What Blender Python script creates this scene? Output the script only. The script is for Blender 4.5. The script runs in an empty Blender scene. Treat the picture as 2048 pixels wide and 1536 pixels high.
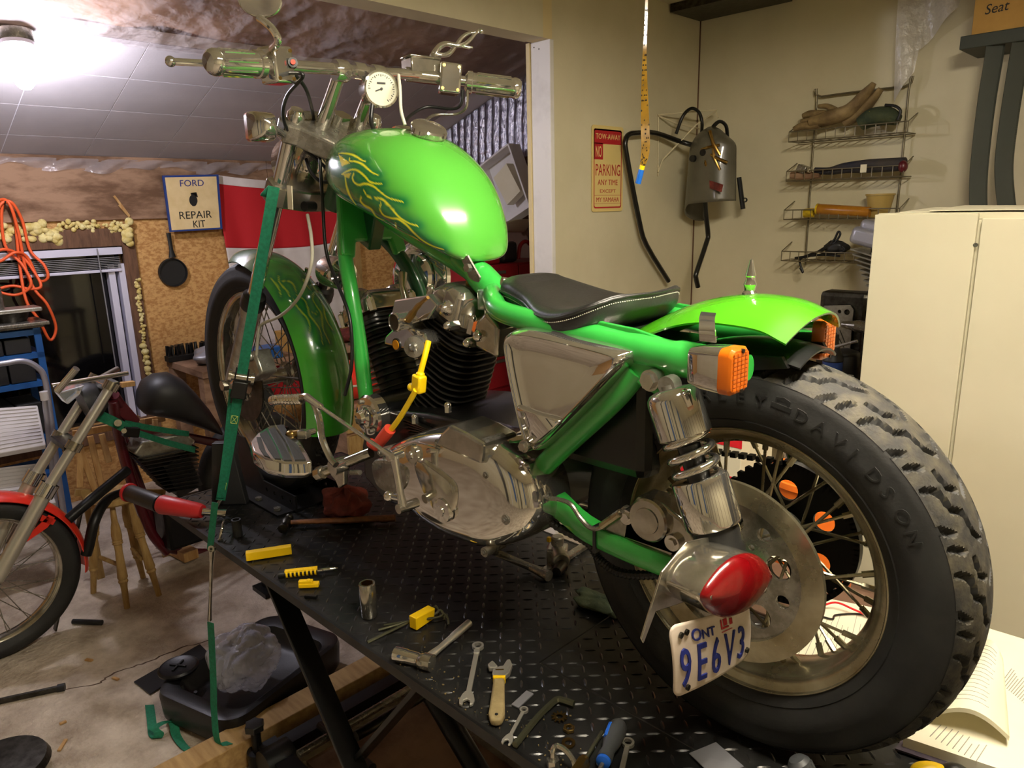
import bpy, math, random
from math import sin, cos, pi, radians, sqrt, atan2, hypot
from mathutils import Vector as V, Matrix, noise
random.seed(7)
SC = bpy.context.scene
COL = SC.collection
# ---------------- camera (x = bike rearwards, y = away from viewer, z up from the lift deck) ----------------
CP = V((0.4868, -1.0427, 0.8732)); YAW, PIT, ROL, FPX = -0.7859, 0.2384, -0.0249, 1450.08
_F = V((sin(YAW)*cos(PIT), cos(YAW)*cos(PIT), -sin(PIT)))
_R = V((cos(YAW), -sin(YAW), 0)); _U = _R.cross(_F)
CR = _R*cos(ROL)+_U*sin(ROL); CU = _U*cos(ROL)-_R*sin(ROL)
cam = bpy.data.objects.new('camera', bpy.data.cameras.new('camera')); COL.objects.link(cam)
m = Matrix((CR, CU, -_F)).transposed().to_4x4(); m.translation = CP
cam.matrix_world = m
cam.data.sensor_fit = 'HORIZONTAL'; cam.data.sensor_width = 36; cam.data.lens = 36*FPX/2048
cam.data.clip_start = .02; cam.data.clip_end = 60
SC.camera = cam
# ---------------- world, exposure ----------------
w = bpy.data.worlds.new('world'); SC.world = w; w.use_nodes = True
w.node_tree.nodes['Background'].inputs[0].default_value = (.010, .012, .02, 1)
w.node_tree.nodes['Background'].inputs[1].default_value = .3
vs = SC.view_settings; vs.view_transform = 'Standard'; vs.look = 'None'; vs.gamma = 1; vs.exposure = 0.35
vs.use_curve_mapping = False
FLOOR = -.72
# ---------------- pixel -> point on a plane of the real place ----------------
def ray(px, py): return _F+CR*((px-1024)/FPX)-CU*((py-768)/FPX)
def PX(px, py, x): d = ray(px, py); return CP+d*((x-CP.x)/d.x)
def PY(px, py, y): d = ray(px, py); return CP+d*((y-CP.y)/d.y)
def PZ(px, py, z): d = ray(px, py); return CP+d*((z-CP.z)/d.z)
# ---------------- materials ----------------
def lin(c): return tuple(((x/255)/12.92 if x <= 10 else (((x/255)+.055)/1.055)**2.4) for x in c)+(1,)
M = {}
def mat(name, c, rough=.5, metal=0, c2=None, ns=8, nd=4, bump=0, bs=None, coat=0, trans=0, alpha=1, emit=None, es=0, ior=1.45, flakes=0, aniso=0, lo=.35, hi=.65, stretch=None, rvar=0, spec=None):
    mt = bpy.data.materials.new(name); mt.use_nodes = True
    nt = mt.node_tree; N = nt.nodes; L = nt.links; b = N['Principled BSDF']
    b.inputs['Base Color'].default_value = lin(c); b.inputs['Roughness'].default_value = rough
    b.inputs['Metallic'].default_value = metal; b.inputs['IOR'].default_value = ior
    if spec is not None: b.inputs['Specular IOR Level'].default_value = spec
    if coat: b.inputs['Coat Weight'].default_value = coat; b.inputs['Coat Roughness'].default_value = .04
    if trans: b.inputs['Transmission Weight'].default_value = trans
    b.inputs['Alpha'].default_value = alpha
    if emit: b.inputs['Emission Color'].default_value = lin(emit); b.inputs['Emission Strength'].default_value = es
    tc = N.new('ShaderNodeTexCoord'); vec = tc.outputs['Object']
    if stretch:
        mp = N.new('ShaderNodeMapping'); mp.inputs['Scale'].default_value = stretch; L.new(vec, mp.inputs[0]); vec = mp.outputs[0]
    if c2 or rvar:
        nz = N.new('ShaderNodeTexNoise'); nz.inputs['Scale'].default_value = ns; nz.inputs['Detail'].default_value = nd; nz.inputs['Roughness'].default_value = .6
        L.new(vec, nz.inputs['Vector'])
        if c2:
            rp = N.new('ShaderNodeValToRGB'); rp.color_ramp.elements[0].position = lo; rp.color_ramp.elements[1].position = hi
            rp.color_ramp.elements[0].color = lin(c); rp.color_ramp.elements[1].color = lin(c2)
            L.new(nz.outputs[0], rp.inputs[0]); L.new(rp.outputs[0], b.inputs['Base Color'])
        if rvar:
            mr = N.new('ShaderNodeMapRange'); mr.inputs[3].default_value = max(0, rough-rvar); mr.inputs[4].default_value = rough+rvar
            L.new(nz.outputs[0], mr.inputs[0]); L.new(mr.outputs[0], b.inputs['Roughness'])
    if bump:
        n2 = N.new('ShaderNodeTexNoise'); n2.inputs['Scale'].default_value = bs or ns; n2.inputs['Detail'].default_value = 5
        L.new(vec, n2.inputs['Vector'])
        bp = N.new('ShaderNodeBump'); bp.inputs['Strength'].default_value = bump; bp.inputs['Distance'].default_value = .01
        L.new(n2.outputs[0], bp.inputs['Height']); L.new(bp.outputs[0], b.inputs['Normal'])
    M[name] = mt; return mt
# ---------------- mesh builder ----------------
def frame(w_):
    w_ = w_.normalized(); a = V((0, 0, 1)) if abs(w_.z) < .9 else V((1, 0, 0))
    u = a.cross(w_).normalized(); return u, w_.cross(u), w_
def cr(pts, n=6, closed=False):
    P = [V(p) for p in pts]; out = []; k = len(P)
    for i in range(k if closed else k-1):
        p1, p2 = P[i], P[(i+1) % k]
        p0 = P[i-1] if (i > 0 or closed) else p1*2-p2
        p3 = P[(i+2) % k] if (i+2 < k or closed) else p2*2-p1
        for j in range(n):
            t = j/n
            out.append(.5*((2*p1)+(p2-p0)*t+(2*p0-5*p1+4*p2-p3)*t*t+(3*p1-p0-3*p2+p3)*t**3))
    if not closed: out.append(P[-1].copy())
    return out
class MB:
    def __init__(s): s.v = []; s.f = []
    def add(s, vs_, fs):
        o = len(s.v); s.v += [V(p) for p in vs_]; s.f += [tuple(i+o for i in f) for f in fs]; return s
    def box(s, c, d, R=None):
        c = V(c); h = V(d)/2; R = R or Matrix.Identity(3)
        vv = [c+R @ V((x*h.x, y*h.y, z*h.z)) for x in (-1, 1) for y in (-1, 1) for z in (-1, 1)]
        return s.add(vv, [(0, 1, 3, 2), (4, 6, 7, 5), (0, 4, 5, 1), (2, 3, 7, 6), (0, 2, 6, 4), (1, 5, 7, 3)])
    def bb(s, x0, x1, y0, y1, z0, z1):
        return s.box(((x0+x1)/2, (y0+y1)/2, (z0+z1)/2), (abs(x1-x0), abs(y1-y0), abs(z1-z0)))
    def bar(s, a, b, wd, th, up=(0, 0, 1)):
        a, b = V(a), V(b); w_ = (b-a).normalized(); u = w_.cross(V(up))
        u = u.normalized() if u.length > 1e-5 else frame(w_)[0]
        v_ = u.cross(w_); R = Matrix((u, w_, v_)).transposed()
        return s.box((a+b)/2, (wd, (b-a).length, th), R)
    def cyl(s, a, b, r, r2=None, n=16, cap=True):
        a, b = V(a), V(b); r2 = r if r2 is None else r2; u, v_, w_ = frame(b-a)
        vv = [a+(u*cos(2*pi*i/n)+v_*sin(2*pi*i/n))*r for i in range(n)]+[b+(u*cos(2*pi*i/n)+v_*sin(2*pi*i/n))*r2 for i in range(n)]
        ff = [(i, (i+1) % n, n+(i+1) % n, n+i) for i in range(n)]
        if cap: ff += [tuple(range(n-1, -1, -1)), tuple(range(n, 2*n))]
        return s.add(vv, ff)
    def tube(s, pts, r, n=8, closed=False, flat=None, up=None):
        P = [V(p) for p in pts]; k = len(P); rs = r if isinstance(r, (list, tuple)) else [r]*k
        tg = []
        for i in range(k):
            a = P[i-1] if (i > 0 or closed) else P[i]; b = P[(i+1) % k] if (i < k-1 or closed) else P[i]
            t = (b-a); tg.append(t.normalized() if t.length > 1e-9 else V((0, 0, 1)))
        u = frame(tg[0])[0]
        if up is not None: u = (V(up)-tg[0]*V(up).dot(tg[0])).normalized()
        vv = []
        for i in range(k):
            u = (u-tg[i]*u.dot(tg[i])); u = u.normalized() if u.length > 1e-6 else frame(tg[i])[0]
            v_ = tg[i].cross(u); fl = flat or (1, 1)
            vv += [P[i]+(u*cos(2*pi*j/n)*fl[0]+v_*sin(2*pi*j/n)*fl[1])*rs[i] for j in range(n)]
        ff = []
        for i in range(k if closed else k-1):
            o, q = i*n, ((i+1) % k)*n
            ff += [(o+j, o+(j+1) % n, q+(j+1) % n, q+j) for j in range(n)]
        if not closed: ff += [tuple(range(n-1, -1, -1)), tuple(range((k-1)*n, k*n))]
        return s.add(vv, ff)
    def lathe(s, prof, o, ax, n=32, a0=0, a1=2*pi, close=False, u=None):
        o = V(o); uu, vv_, ww = frame(V(ax))
        if u is not None: uu = (V(u)-ww*V(u).dot(ww)).normalized(); vv_ = ww.cross(uu)
        full = abs(a1-a0-2*pi) < 1e-6; cnt = n if full else n+1; k = len(prof); vv = []
        for i in range(cnt):
            a = a0+(a1-a0)*i/n; d = uu*cos(a)+vv_*sin(a)
            vv += [o+d*p[0]+ww*p[1] for p in prof]
        ff = []
        for i in range(n):
            p_, q = i*k, ((i+1) % cnt)*k
            for j in range(k if close else k-1): ff.append((p_+j, q+j, q+(j+1) % k, p_+(j+1) % k))
        if full and not close:
            if prof[0][0] > 1e-6: ff.append(tuple(i*k for i in range(n)))
            if prof[-1][0] > 1e-6: ff.append(tuple(i*k+k-1 for i in range(n-1, -1, -1)))
        return s.add(vv, ff)
    def prism(s, poly, o, u, v_, t, w_=None):
        o, u, v_ = V(o), V(u), V(v_); w_ = V(w_) if w_ else u.cross(v_).normalized(); k = len(poly)
        a = [o+u*p[0]+v_*p[1] for p in poly]; b = [p+w_*t for p in a]
        return s.add(a+b, [tuple(range(k-1, -1, -1)), tuple(range(k, 2*k))]+[(i, (i+1) % k, k+(i+1) % k, k+i) for i in range(k)])
    def loft(s, rings, cap=True, closed=True):
        k = len(rings[0]); vv = [p for r in rings for p in r]; ff = []
        for i in range(len(rings)-1):
            for j in range(k if closed else k-1): ff.append((i*k+j, i*k+(j+1) % k, (i+1)*k+(j+1) % k, (i+1)*k+j))
        if cap: ff += [tuple(range(k-1, -1, -1)), tuple((len(rings)-1)*k+j for j in range(k))]
        return s.add(vv, ff)
    def ell(s, c, r, n=16, m_=10, R=None):
        c = V(c); R = R or Matrix.Identity(3); r = V(r) if hasattr(r, '__len__') else V((r, r, r)); vv = []; ff = []
        for i in range(m_+1):
            th = pi*i/m_
            for j in range(n):
                ph = 2*pi*j/n; vv.append(c+R @ V((r.x*sin(th)*cos(ph), r.y*sin(th)*sin(ph), r.z*cos(th))))
        for i in range(m_):
            for j in range(n): ff.append((i*n+j, (i+1)*n+j, (i+1)*n+(j+1) % n, i*n+(j+1) % n))
        return s.add(vv, ff)
    def ribbon(s, pts, side, th=.0015):
        """flat strap; side = half-width vector (or list of vectors) """
        P = [V(p) for p in pts]; k = len(P); sd = side if isinstance(side, list) else [V(side)]*k; rings = []
        for i in range(k):
            t = (P[min(i+1, k-1)]-P[max(i-1, 0)]).normalized(); n_ = t.cross(sd[i]).normalized()*th/2
            rings.append([P[i]-sd[i]-n_, P[i]+sd[i]-n_, P[i]+sd[i]+n_, P[i]-sd[i]+n_])
        return s.loft(rings)
    def grid(s, fn, nu, nv, th=None):
        vv = [V(fn(i/nu, j/nv)) for i in range(nu+1) for j in range(nv+1)]
        ff = [(i*(nv+1)+j, (i+1)*(nv+1)+j, (i+1)*(nv+1)+j+1, i*(nv+1)+j+1) for i in range(nu) for j in range(nv)]
        return s.add(vv, ff)
    def text(s, name, o, u, v_, size, t=.0006, sx=1, fn=None, cx=False):
        tv, tf, wd = TX[name]; o, u, v_ = V(o), V(u), V(v_); w_ = u.cross(v_).normalized(); off = -wd*sx*size/2 if cx else 0
        pts = []
        for p in tv:
            x, y, z = p[0]*size*sx+off, p[1]*size, (t if p[2] > 0 else -.0004)
            pts.append(fn(x, y, z) if fn else o+u*x+v_*y+w_*z)
        return s.add(pts, tf)
    def mesh(s, name, ang=35):
        me = bpy.data.meshes.new(name); me.from_pydata(s.v, [], s.f); me.validate(clean_customdata=False); me.update()
        if ang: me.polygons.foreach_set('use_smooth', [True]*len(me.polygons)); me.set_sharp_from_angle(angle=radians(ang))
        return me
    def build(s, name, mt, parent=None, ang=35, bev=0, bseg=2, sub=0, solid=0, label=None, kind=None):
        o = bpy.data.objects.new(name, s.mesh(name, ang)); COL.objects.link(o)
        if isinstance(mt, str): mt = M[mt]
        o.data.materials.append(mt)
        if solid:
            md = o.modifiers.new('solid', 'SOLIDIFY'); md.thickness = solid; md.offset = 0
        if bev:
            md = o.modifiers.new('bevel', 'BEVEL'); md.width = bev; md.segments = bseg; md.limit_method = 'ANGLE'; md.angle_limit = radians(40); md.harden_normals = False
        if sub:
            md = o.modifiers.new('sub', 'SUBSURF'); md.levels = sub; md.render_levels = sub
        if parent is not None: attach(o, parent)
        if label: o['label'] = label
        if kind: o['kind'] = kind
        return o
def base_of(o):
    return o.get('_w', None)
WM = {}
def attach(o, parent):
    o.parent = parent; o.matrix_parent_inverse = WM.get(parent.name, Matrix.Identity(4)).inverted()
    WM.setdefault(o.name, Matrix.Identity(4))
def thing(name, label, cat, loc=(0, 0, 0), group=None):
    o = bpy.data.objects.new(name, None); COL.objects.link(o); o.location = V(loc); o.empty_display_size = .05
    WM[o.name] = Matrix.Translation(V(loc)); return tag(o, label, cat, group)
def tag(o, label, cat, group=None):
    o['label'] = label; o['category'] = cat
    if group: o['group'] = group
    return o
def place(o, M4):      # a part built around the origin and set down with a matrix (parent must sit at identity frame)
    o.matrix_world = M4 if o.parent is None else M4
    return o
def copy_part(src, parent, name, M4):
    """a piece that shares src's mesh; M4 = its world matrix"""
    o = bpy.data.objects.new(name, src if isinstance(src, bpy.types.Mesh) else src.data); COL.objects.link(o)
    if not isinstance(src, bpy.types.Mesh):
        for md in src.modifiers:
            k = o.modifiers.new(md.name, md.type)
            for pr in md.bl_rna.properties:
                if not pr.is_readonly and pr.identifier not in ('name', 'type'):
                    try: setattr(k, pr.identifier, getattr(md, pr.identifier))
                    except Exception: pass
    attach(o, parent); o.matrix_basis = M4; WM[o.name] = M4.copy()
    return o
def Rz(a): return Matrix.Rotation(a, 3, 'Z')
def Rx(a): return Matrix.Rotation(a, 3, 'X')
def Ry(a): return Matrix.Rotation(a, 3, 'Y')
def lerp(a, b, t): return a+(b-a)*t
# ---------------- lettering outlines (built-in font) ----------------
TX = {}
def prep_text(strings):
    obs = []
    for s_ in strings:
        cu = bpy.data.curves.new('t', 'FONT'); cu.body = s_; cu.extrude = .02; cu.resolution_u = 3
        o = bpy.data.objects.new('t', cu); COL.objects.link(o); obs.append((s_, o, cu))
    dg = bpy.context.evaluated_depsgraph_get()
    for s_, o, cu in obs:
        me = bpy.data.meshes.new_from_object(o.evaluated_get(dg))
        vv = [tuple(v.co) for v in me.vertices]; ff = [tuple(p.vertices) for p in me.polygons]
        TX[s_] = (vv, ff, max([v[0] for v in vv] or [0])); bpy.data.meshes.remove(me)
    for s_, o, cu in obs: bpy.data.objects.remove(o); bpy.data.curves.remove(cu)
prep_text(['FORD', 'REPAIR', 'KIT', 'TOW-AWAY', 'NO', 'PARKING', 'ANY TIME', 'EXCEPT', 'MY YAMAHA', 'ONT', 'O', 'NT', '9E6V3', 'HARLEY', 'DAVIDSON', 'GLIDER', 'SUPER', 'S', 'Seat', '9', 'E', '6', 'V', '3'])
# ---------------- material list ----------------
mat('lime', (70, 158, 22), .25, 0, coat=1, spec=.5)
mat('frame_green', (48, 160, 62), .3, 0, coat=.8)
mat('frame_green_shaded', (22, 84, 48), .35, 0, coat=.6)  # frame green darkened, shade put into the colour
mat('chrome', (216, 213, 206), .06, .95, rvar=.03, ns=14)
mat('chrome_worn', (196, 192, 180), .15, .92, c2=(160, 154, 140), ns=22, nd=6, rvar=.08)
mat('alu', (178, 175, 165), .3, .75, c2=(140, 137, 126), ns=30, rvar=.1)
mat('steel', (160, 157, 148), .28, .8, c2=(122, 117, 106), ns=40, rvar=.1)
mat('steel_dark', (82, 80, 74), .4, 1, c2=(56, 54, 48), ns=40)
mat('dirty_chrome', (180, 173, 148), .27, .84, c2=(126, 113, 82), ns=9, nd=8, rvar=.12, bump=.05, bs=60)
mat('rubber', (19, 19, 19), .66, 0, c2=(29, 29, 27), ns=18, nd=6, bump=.06, bs=220)
mat('tread_rubber', (31, 30, 27), .75, 0, c2=(72, 66, 49), ns=36, nd=9, bump=.2, bs=90, lo=.42, hi=.78)
mat('black_plastic', (20, 20, 20), .4, 0, bump=.03, bs=120)
mat('black_paint', (13, 13, 13), .3, 0, coat=.3)
mat('fin_black', (19, 19, 18), .36, 0, spec=.6)
mat('black_metal', (26, 26, 26), .38, .5, rvar=.1, ns=30)
mat('leather', (27, 26, 24), .42, 0, bump=.08, bs=160, spec=.6)
mat('thread', (190, 186, 170), .7)
mat('plate_steel', (30, 31, 32), .32, .4, c2=(44, 43, 41), ns=7, nd=8, rvar=.12, bump=.04, bs=60)
mat('amber', (200, 98, 8), .3, 0, coat=.6, trans=.12, bump=.0)
mat('red_lens', (104, 4, 8), .2, 0, coat=.5, trans=.1)
mat('wire_yellow', (246, 206, 10), .4)
mat('boot_red', (206, 66, 44), .5)
mat('gold_badge', (206, 142, 24), .35, .4)
mat('white_face', (188, 184, 164), .5)
mat('print_black', (22, 22, 22), .6)
mat('print_blue', (28, 40, 116), .5)
mat('print_red', (176, 34, 40), .55)
mat('plate_white', (222, 210, 196), .4, c2=(196, 180, 164), ns=10)
mat('cream_wall', (210, 201, 172), .7, 0, c2=(200, 191, 160), ns=2.5, nd=6, bump=.05, bs=140)
mat('white_trim', (222, 218, 216), .5, 0, c2=(196, 192, 190), ns=6, nd=8, lo=.5, hi=.8)
mat('cream_edge', (214, 196, 150), .6)
mat('cabinet_white', (208, 202, 176), .32, 0, c2=(202, 195, 168), ns=2)
mat('ceiling_tile', (180, 174, 176), .75, 0, c2=(170, 164, 166), ns=3, nd=6, bump=.04, bs=90)
mat('tile_joint_lit', (232, 230, 236), .7)  # paler than the tiles: light on their edges put into the colour
mat('concrete', (206, 193, 175), .85, 0, c2=(138, 121, 103), ns=8, nd=15, bump=1.0, bs=55, lo=.34, hi=.76)
mat('crack', (84, 66, 52), .95)
mat('brown_board', (152, 120, 94), .8, 0, c2=(100, 72, 50), ns=3.5, nd=9, bump=.1, bs=40, stretch=(1, 1, 3), lo=.42, hi=.62)
mat('osb', (202, 158, 98), .75, 0, c2=(168, 120, 66), ns=75, nd=2, bump=.2, bs=90, lo=.4, hi=.62, stretch=(1, .55, 1))
mat('wood_jamb', (112, 80, 58), .8, 0, c2=(84, 58, 40), ns=10, stretch=(6, 6, 1))
mat('pine', (196, 158, 104), .65, 0, c2=(166, 122, 70), ns=7, stretch=(8, 8, 1), nd=6)
mat('old_pine', (176, 146, 92), .65, 0, c2=(146, 112, 62), ns=9, stretch=(5, 5, 1), nd=6)
mat('lumber', (184, 152, 100), .75, 0, c2=(150, 116, 70), ns=5, stretch=(1, 7, 7), nd=7)
mat('hickory', (122, 76, 38), .5, 0, c2=(84, 48, 22), ns=10, stretch=(1.2, 9, 9))
mat('foam', (220, 208, 150), .8, 0, c2=(196, 172, 92), ns=22, bump=.3, bs=60)
mat('insulation', (178, 142, 114), .9, 0, c2=(134, 100, 76), ns=2.4, nd=7, bump=.6, bs=7, lo=.3, hi=.7)
mat('foil', (186, 184, 194), .2, 1, c2=(126, 124, 134), ns=26, bump=.6, bs=42, stretch=(3, 3, .8))
mat('brown_panel', (92, 68, 50), .75, 0, c2=(78, 56, 40), ns=4)
mat('strap_green', (20, 116, 84), .75, 0, c2=(14, 98, 70), ns=120, nd=2, bump=.15, bs=400)
mat('stitch', (186, 202, 110), .8)
mat('orange_cord', (226, 92, 44), .5)
mat('blue_paint', (34, 92, 158), .45, 0, c2=(26, 76, 136), ns=7)
mat('white_paint', (196, 192, 194), .5, 0, c2=(156, 132, 112), ns=9, nd=8, lo=.6, hi=.72)
mat('alu_tube', (172, 172, 186), .4, .6)
mat('red_paint', (206, 44, 28), .3, 0, coat=.6)
mat('maroon', (84, 18, 28), .35, 0, coat=.3)
mat('matte_black', (32, 32, 33), .48)
mat('chest_red', (142, 22, 30), .4, 0, c2=(122, 16, 24), ns=4)
mat('rag_red', (122, 50, 40), .9, 0, c2=(80, 32, 26), ns=20, bump=.3, bs=60)
mat('flag_red', (182, 26, 34), .8, 0, bump=.1, bs=300)
mat('flag_white', (214, 206, 202), .85, 0, c2=(196, 186, 182), ns=5)
mat('cast_iron', (34, 34, 34), .5, .3)
mat('sign_cream', (222, 198, 148), .6, 0, c2=(208, 182, 130), ns=9)
mat('sign_yellow', (222, 198, 128), .5)
mat('sign_blue', (32, 58, 122), .5)
mat('helmet_gray', (96, 92, 78), .35, 0, c2=(76, 72, 60), ns=6, coat=.3)
mat('wire_white', (206, 194, 160), .5)
mat('wire_gray', (120, 112, 92), .4, .7)
mat('glove_tan', (146, 124, 84), .85, 0, c2=(104, 84, 56), ns=14, nd=6, bump=.3, bs=60)
mat('glove_green', (40, 52, 36), .85, 0, c2=(66, 72, 46), ns=16, bump=.3, bs=60)
mat('amber_plastic', (196, 134, 34), .3, 0, c2=(160, 100, 26), ns=6, trans=.2)
mat('cup_plastic', (196, 168, 96), .35, 0, trans=.3)
mat('yellow_tape', (222, 186, 20), .5, 0, c2=(120, 100, 20), ns=30)
mat('cloth_navy', (34, 36, 50), .8, 0, c2=(60, 54, 50), ns=12)
mat('belt_rubber', (52, 56, 48), .6)
mat('cardboard', (178, 138, 70), .8, 0, c2=(166, 126, 62), ns=8)
mat('fly_paper', (150, 114, 36), .2, 0, c2=(112, 82, 20), ns=16, coat=.8)
mat('fly', (30, 22, 12), .7)
mat('blue_label', (24, 104, 206), .4)
mat('yellow_label', (240, 214, 20), .4)
mat('paper', (226, 220, 196), .75, 0, c2=(214, 206, 178), ns=3)
mat('ink', (140, 136, 124), .8)
mat('book_cover', (44, 34, 44), .6)
mat('red_wire', (190, 24, 30), .4)
mat('cup_gold', (168, 128, 44), .3, 1)
mat('brass', (176, 146, 84), .3, 1, c2=(146, 112, 56), ns=24)
mat('grip_tan', (160, 142, 100), .6, 0, c2=(126, 110, 74), ns=22)
mat('grip_dark', (58, 60, 62), .5)
mat('grip_blue', (28, 92, 190), .45)
mat('tool_yellow', (240, 196, 12), .4)
mat('tool_red', (156, 28, 30), .4)
mat('olive_steel', (94, 94, 74), .38, .8)
mat('clay_dirt', (120, 104, 66), .95)
mat('tool_chrome', (198, 194, 182), .34, .75, rvar=.08, ns=30)
mat('drain_black', (15, 15, 16), .38, 0, bump=.04, bs=200)
mat('peg_rubber', (34, 32, 26), .7, 0, bump=.1, bs=300)
mat('lens_clear', (226, 232, 236), .08, 0, trans=.8)
mat('glass_dark', (10, 10, 11), .06, 0, spec=.7, coat=.4)
mat('blind_metal', (150, 150, 156), .4, .5)
mat('win_white', (200, 198, 214), .5)
mat('orange_sticker', (240, 118, 30), .6)
mat('red_stripe', (206, 30, 40), .5)
mat('bulb_glow', (255, 255, 255), .5, emit=(244, 241, 255), es=560)
mat('porcelain', (220, 216, 226), .35)
mat('tube_glow', (255, 255, 255), .5, emit=(255, 244, 222), es=240)
def plastic_mat(name, tint, fac, rough=.12):
    mt = bpy.data.materials.new(name); mt.use_nodes = True; nt = mt.node_tree; N = nt.nodes; L = nt.links
    for n in list(N): N.remove(n)
    out = N.new('ShaderNodeOutputMaterial'); mx = N.new('ShaderNodeMixShader'); tr = N.new('ShaderNodeBsdfTransparent'); tr.inputs[0].default_value = (.93, .92, .92, 1)
    gl = N.new('ShaderNodeBsdfPrincipled'); gl.inputs['Base Color'].default_value = lin(tint); gl.inputs['Roughness'].default_value = rough; gl.inputs['IOR'].default_value = 1.6
    gl.inputs['Specular IOR Level'].default_value = .9
    tc = N.new('ShaderNodeTexCoord'); nz = N.new('ShaderNodeTexNoise'); nz.inputs['Scale'].default_value = 9; nz.inputs['Detail'].default_value = 5
    bp = N.new('ShaderNodeBump'); bp.inputs['Strength'].default_value = .7; bp.inputs['Distance'].default_value = .04
    L.new(tc.outputs['Object'], nz.inputs['Vector']); L.new(nz.outputs[0], bp.inputs['Height']); L.new(bp.outputs[0], gl.inputs['Normal'])
    mx.inputs[0].default_value = fac; L.new(tr.outputs[0], mx.inputs[1]); L.new(gl.outputs[0], mx.inputs[2]); L.new(mx.outputs[0], out.inputs[0])
    M[name] = mt
plastic_mat('vapour_sheet', (200, 190, 190), .30)
plastic_mat('bag_film', (226, 228, 244), .36, .07)
plastic_mat('sheet_white', (226, 222, 216), .5, .3)
# ======================= THE SETTING =======================
def struct(o): o['kind'] = 'structure'; return o
XS, XB, YW, YF, ZC = -1.70, -4.10, 2.60, 2.40, 1.83
XJ = PY(1064, 300, 1.412).x
def zc(x): return 1.2+.345*(x+4.1)
fl = struct(MB().bb(-4.3, 2.6, -3.2, 2.8, FLOOR-.05, FLOOR).build('floor', 'concrete', ang=0))
ck = MB()
cpts = [PZ(x, y, FLOOR+.0005) for x, y in [(80, 1385), (190, 1370), (215, 1352), (262, 1335), (300, 1322), (350, 1300), (400, 1285), (520, 1245), (600, 1215), (700, 1190)]]
cpts = [p+V((random.uniform(-.006, .006), random.uniform(-.006, .006), 0)) for p in cr(cpts, 5)]
ck.ribbon(cpts, [V((.0022+.0016*random.random(), .002, 0)) for _ in cpts], .0008).build('crack', 'crack', fl)
struct(MB().bb(-1.82, 2.6, YW, YW+.1, FLOOR, ZC).build('wall_right', 'cream_wall', ang=0))
struct(MB().bb(XJ, XS, 1.43, YW, FLOOR, ZC).build('wall_partition', 'cream_wall', ang=0))
hd = MB().bb(XJ, XS, -3.2, 1.375, 1.555, ZC+.25)
struct(hd.build('wall_header', 'cream_wall', ang=0))
struct(MB().bb(XJ+.01, XS+.0, 1.375, 1.43, 1.5551, ZC).build('trim_1', 'cream_edge', ang=0))
tj = struct(MB().bb(XJ, XS+.004, 1.412, 1.4165+.02, FLOOR, 1.555).build('trim_2', 'white_trim', ang=0, bev=.003))
MB().bb(XJ-.02, XJ, 1.405, 1.44, FLOOR, 1.555).build('door_stop', 'cream_edge', tj, ang=0)
for q in [(1068, 95), (1078, 98)]:
    p = PY(*q, 1.412); MB().cyl(p, p+V((0, -.001, 0)), .003, n=8).build('nail_head', 'steel_dark', tj)
struct(MB().bb(-1.82, 2.6, -3.2, YW+.1, ZC, ZC+.05).build('ceiling', 'cream_wall', ang=0))
struct(MB().bb(2.6, 2.7, -3.2, YW, FLOOR, ZC).build('wall_front', 'cream_wall', ang=0))
struct(MB().bb(-4.2, 2.7, -3.3, -3.2, FLOOR, ZC+.4).build('wall_left', 'cream_wall', ang=0))
# dark joint of a duct along the near ceiling at the corner
dk = MB().bb(-1.69, -1.2, 2.30, 2.58, 1.79, 1.829); struct(dk.build('trim_3', 'steel_dark', ang=0))
wy0, wy1, wz0, wz1 = -.62, .385, -.30, .715
wb = MB().bb(XB-.1, XB, -3.2, wy0, FLOOR, 1.35).bb(XB-.1, XB, wy1, YF+.1, FLOOR, 1.35).bb(XB-.1, XB, wy0, wy1, FLOOR, wz0).bb(XB-.1, XB, wy0, wy1, wz1, 1.35)
wb = struct(wb.build('wall_back', 'osb', ang=0))
# weathered plank above the window and its strip of plastic at the ceiling joint
pk = MB().bb(XB, XB+.022, -3.2, 1.32, .862, 1.205); struct(pk.build('trim_4', 'brown_board', ang=0))
pk = MB().bb(XB, XB+.022, 1.324, YF, .862, 1.205); struct(pk.build('trim_5', 'brown_board', ang=0))
# window
wn = struct(MB().bb(XB-.02, XB+.03, wy1-.0, wy1+.072, wz0-.1, wz1+.10).bb(XB-.02, XB+.03, wy0-.1, wy1, wz1, wz1+.1).bb(XB-.02, XB+.03, wy0-.1, wy0, wz0-.1, wz1+.1).bb(XB-.02, XB+.03, wy0, wy1, wz0-.1, wz0).build('window_1', 'wood_jamb', ang=0, bev=.004))
MB().bb(XB-.07, XB-.06, wy0, wy1, wz0, wz1).build('pane', 'glass_dark', wn, ang=0)
MB().bb(XB-.05, XB+.012, wy1-.032, wy1, wz0, wz1-.10).bb(XB-.05, XB+.0, wy1-.085, wy1-.05, wz0, wz1-.1).build('sash', 'win_white', wn, ang=0)
MB().bb(XB-.02, XB+.034, wy0, wy1-.005, wz1-.045, wz1-.005).build('head_rail', 'win_white', wn, ang=0, bev=.002)
for i in range(7):
    z = wz1-.06-i*.0095
    MB().bb(XB-.012, XB+.022, wy0+.02, wy1-.02, z-.003, z).build('slat', 'blind_metal', wn, ang=0)
MB().bb(XB-.012, XB+.024, wy0+.02, wy1-.02, wz1-.142, wz1-.126).build('bottom_rail', 'win_white', wn, ang=0, bev=.003)
a, b = PX(194, 497, XB+.045), PX(232, 735, XB+.045)
MB().tube([a, b], .0035, 6).build('tilt_wand', 'blind_metal', wn)
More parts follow.
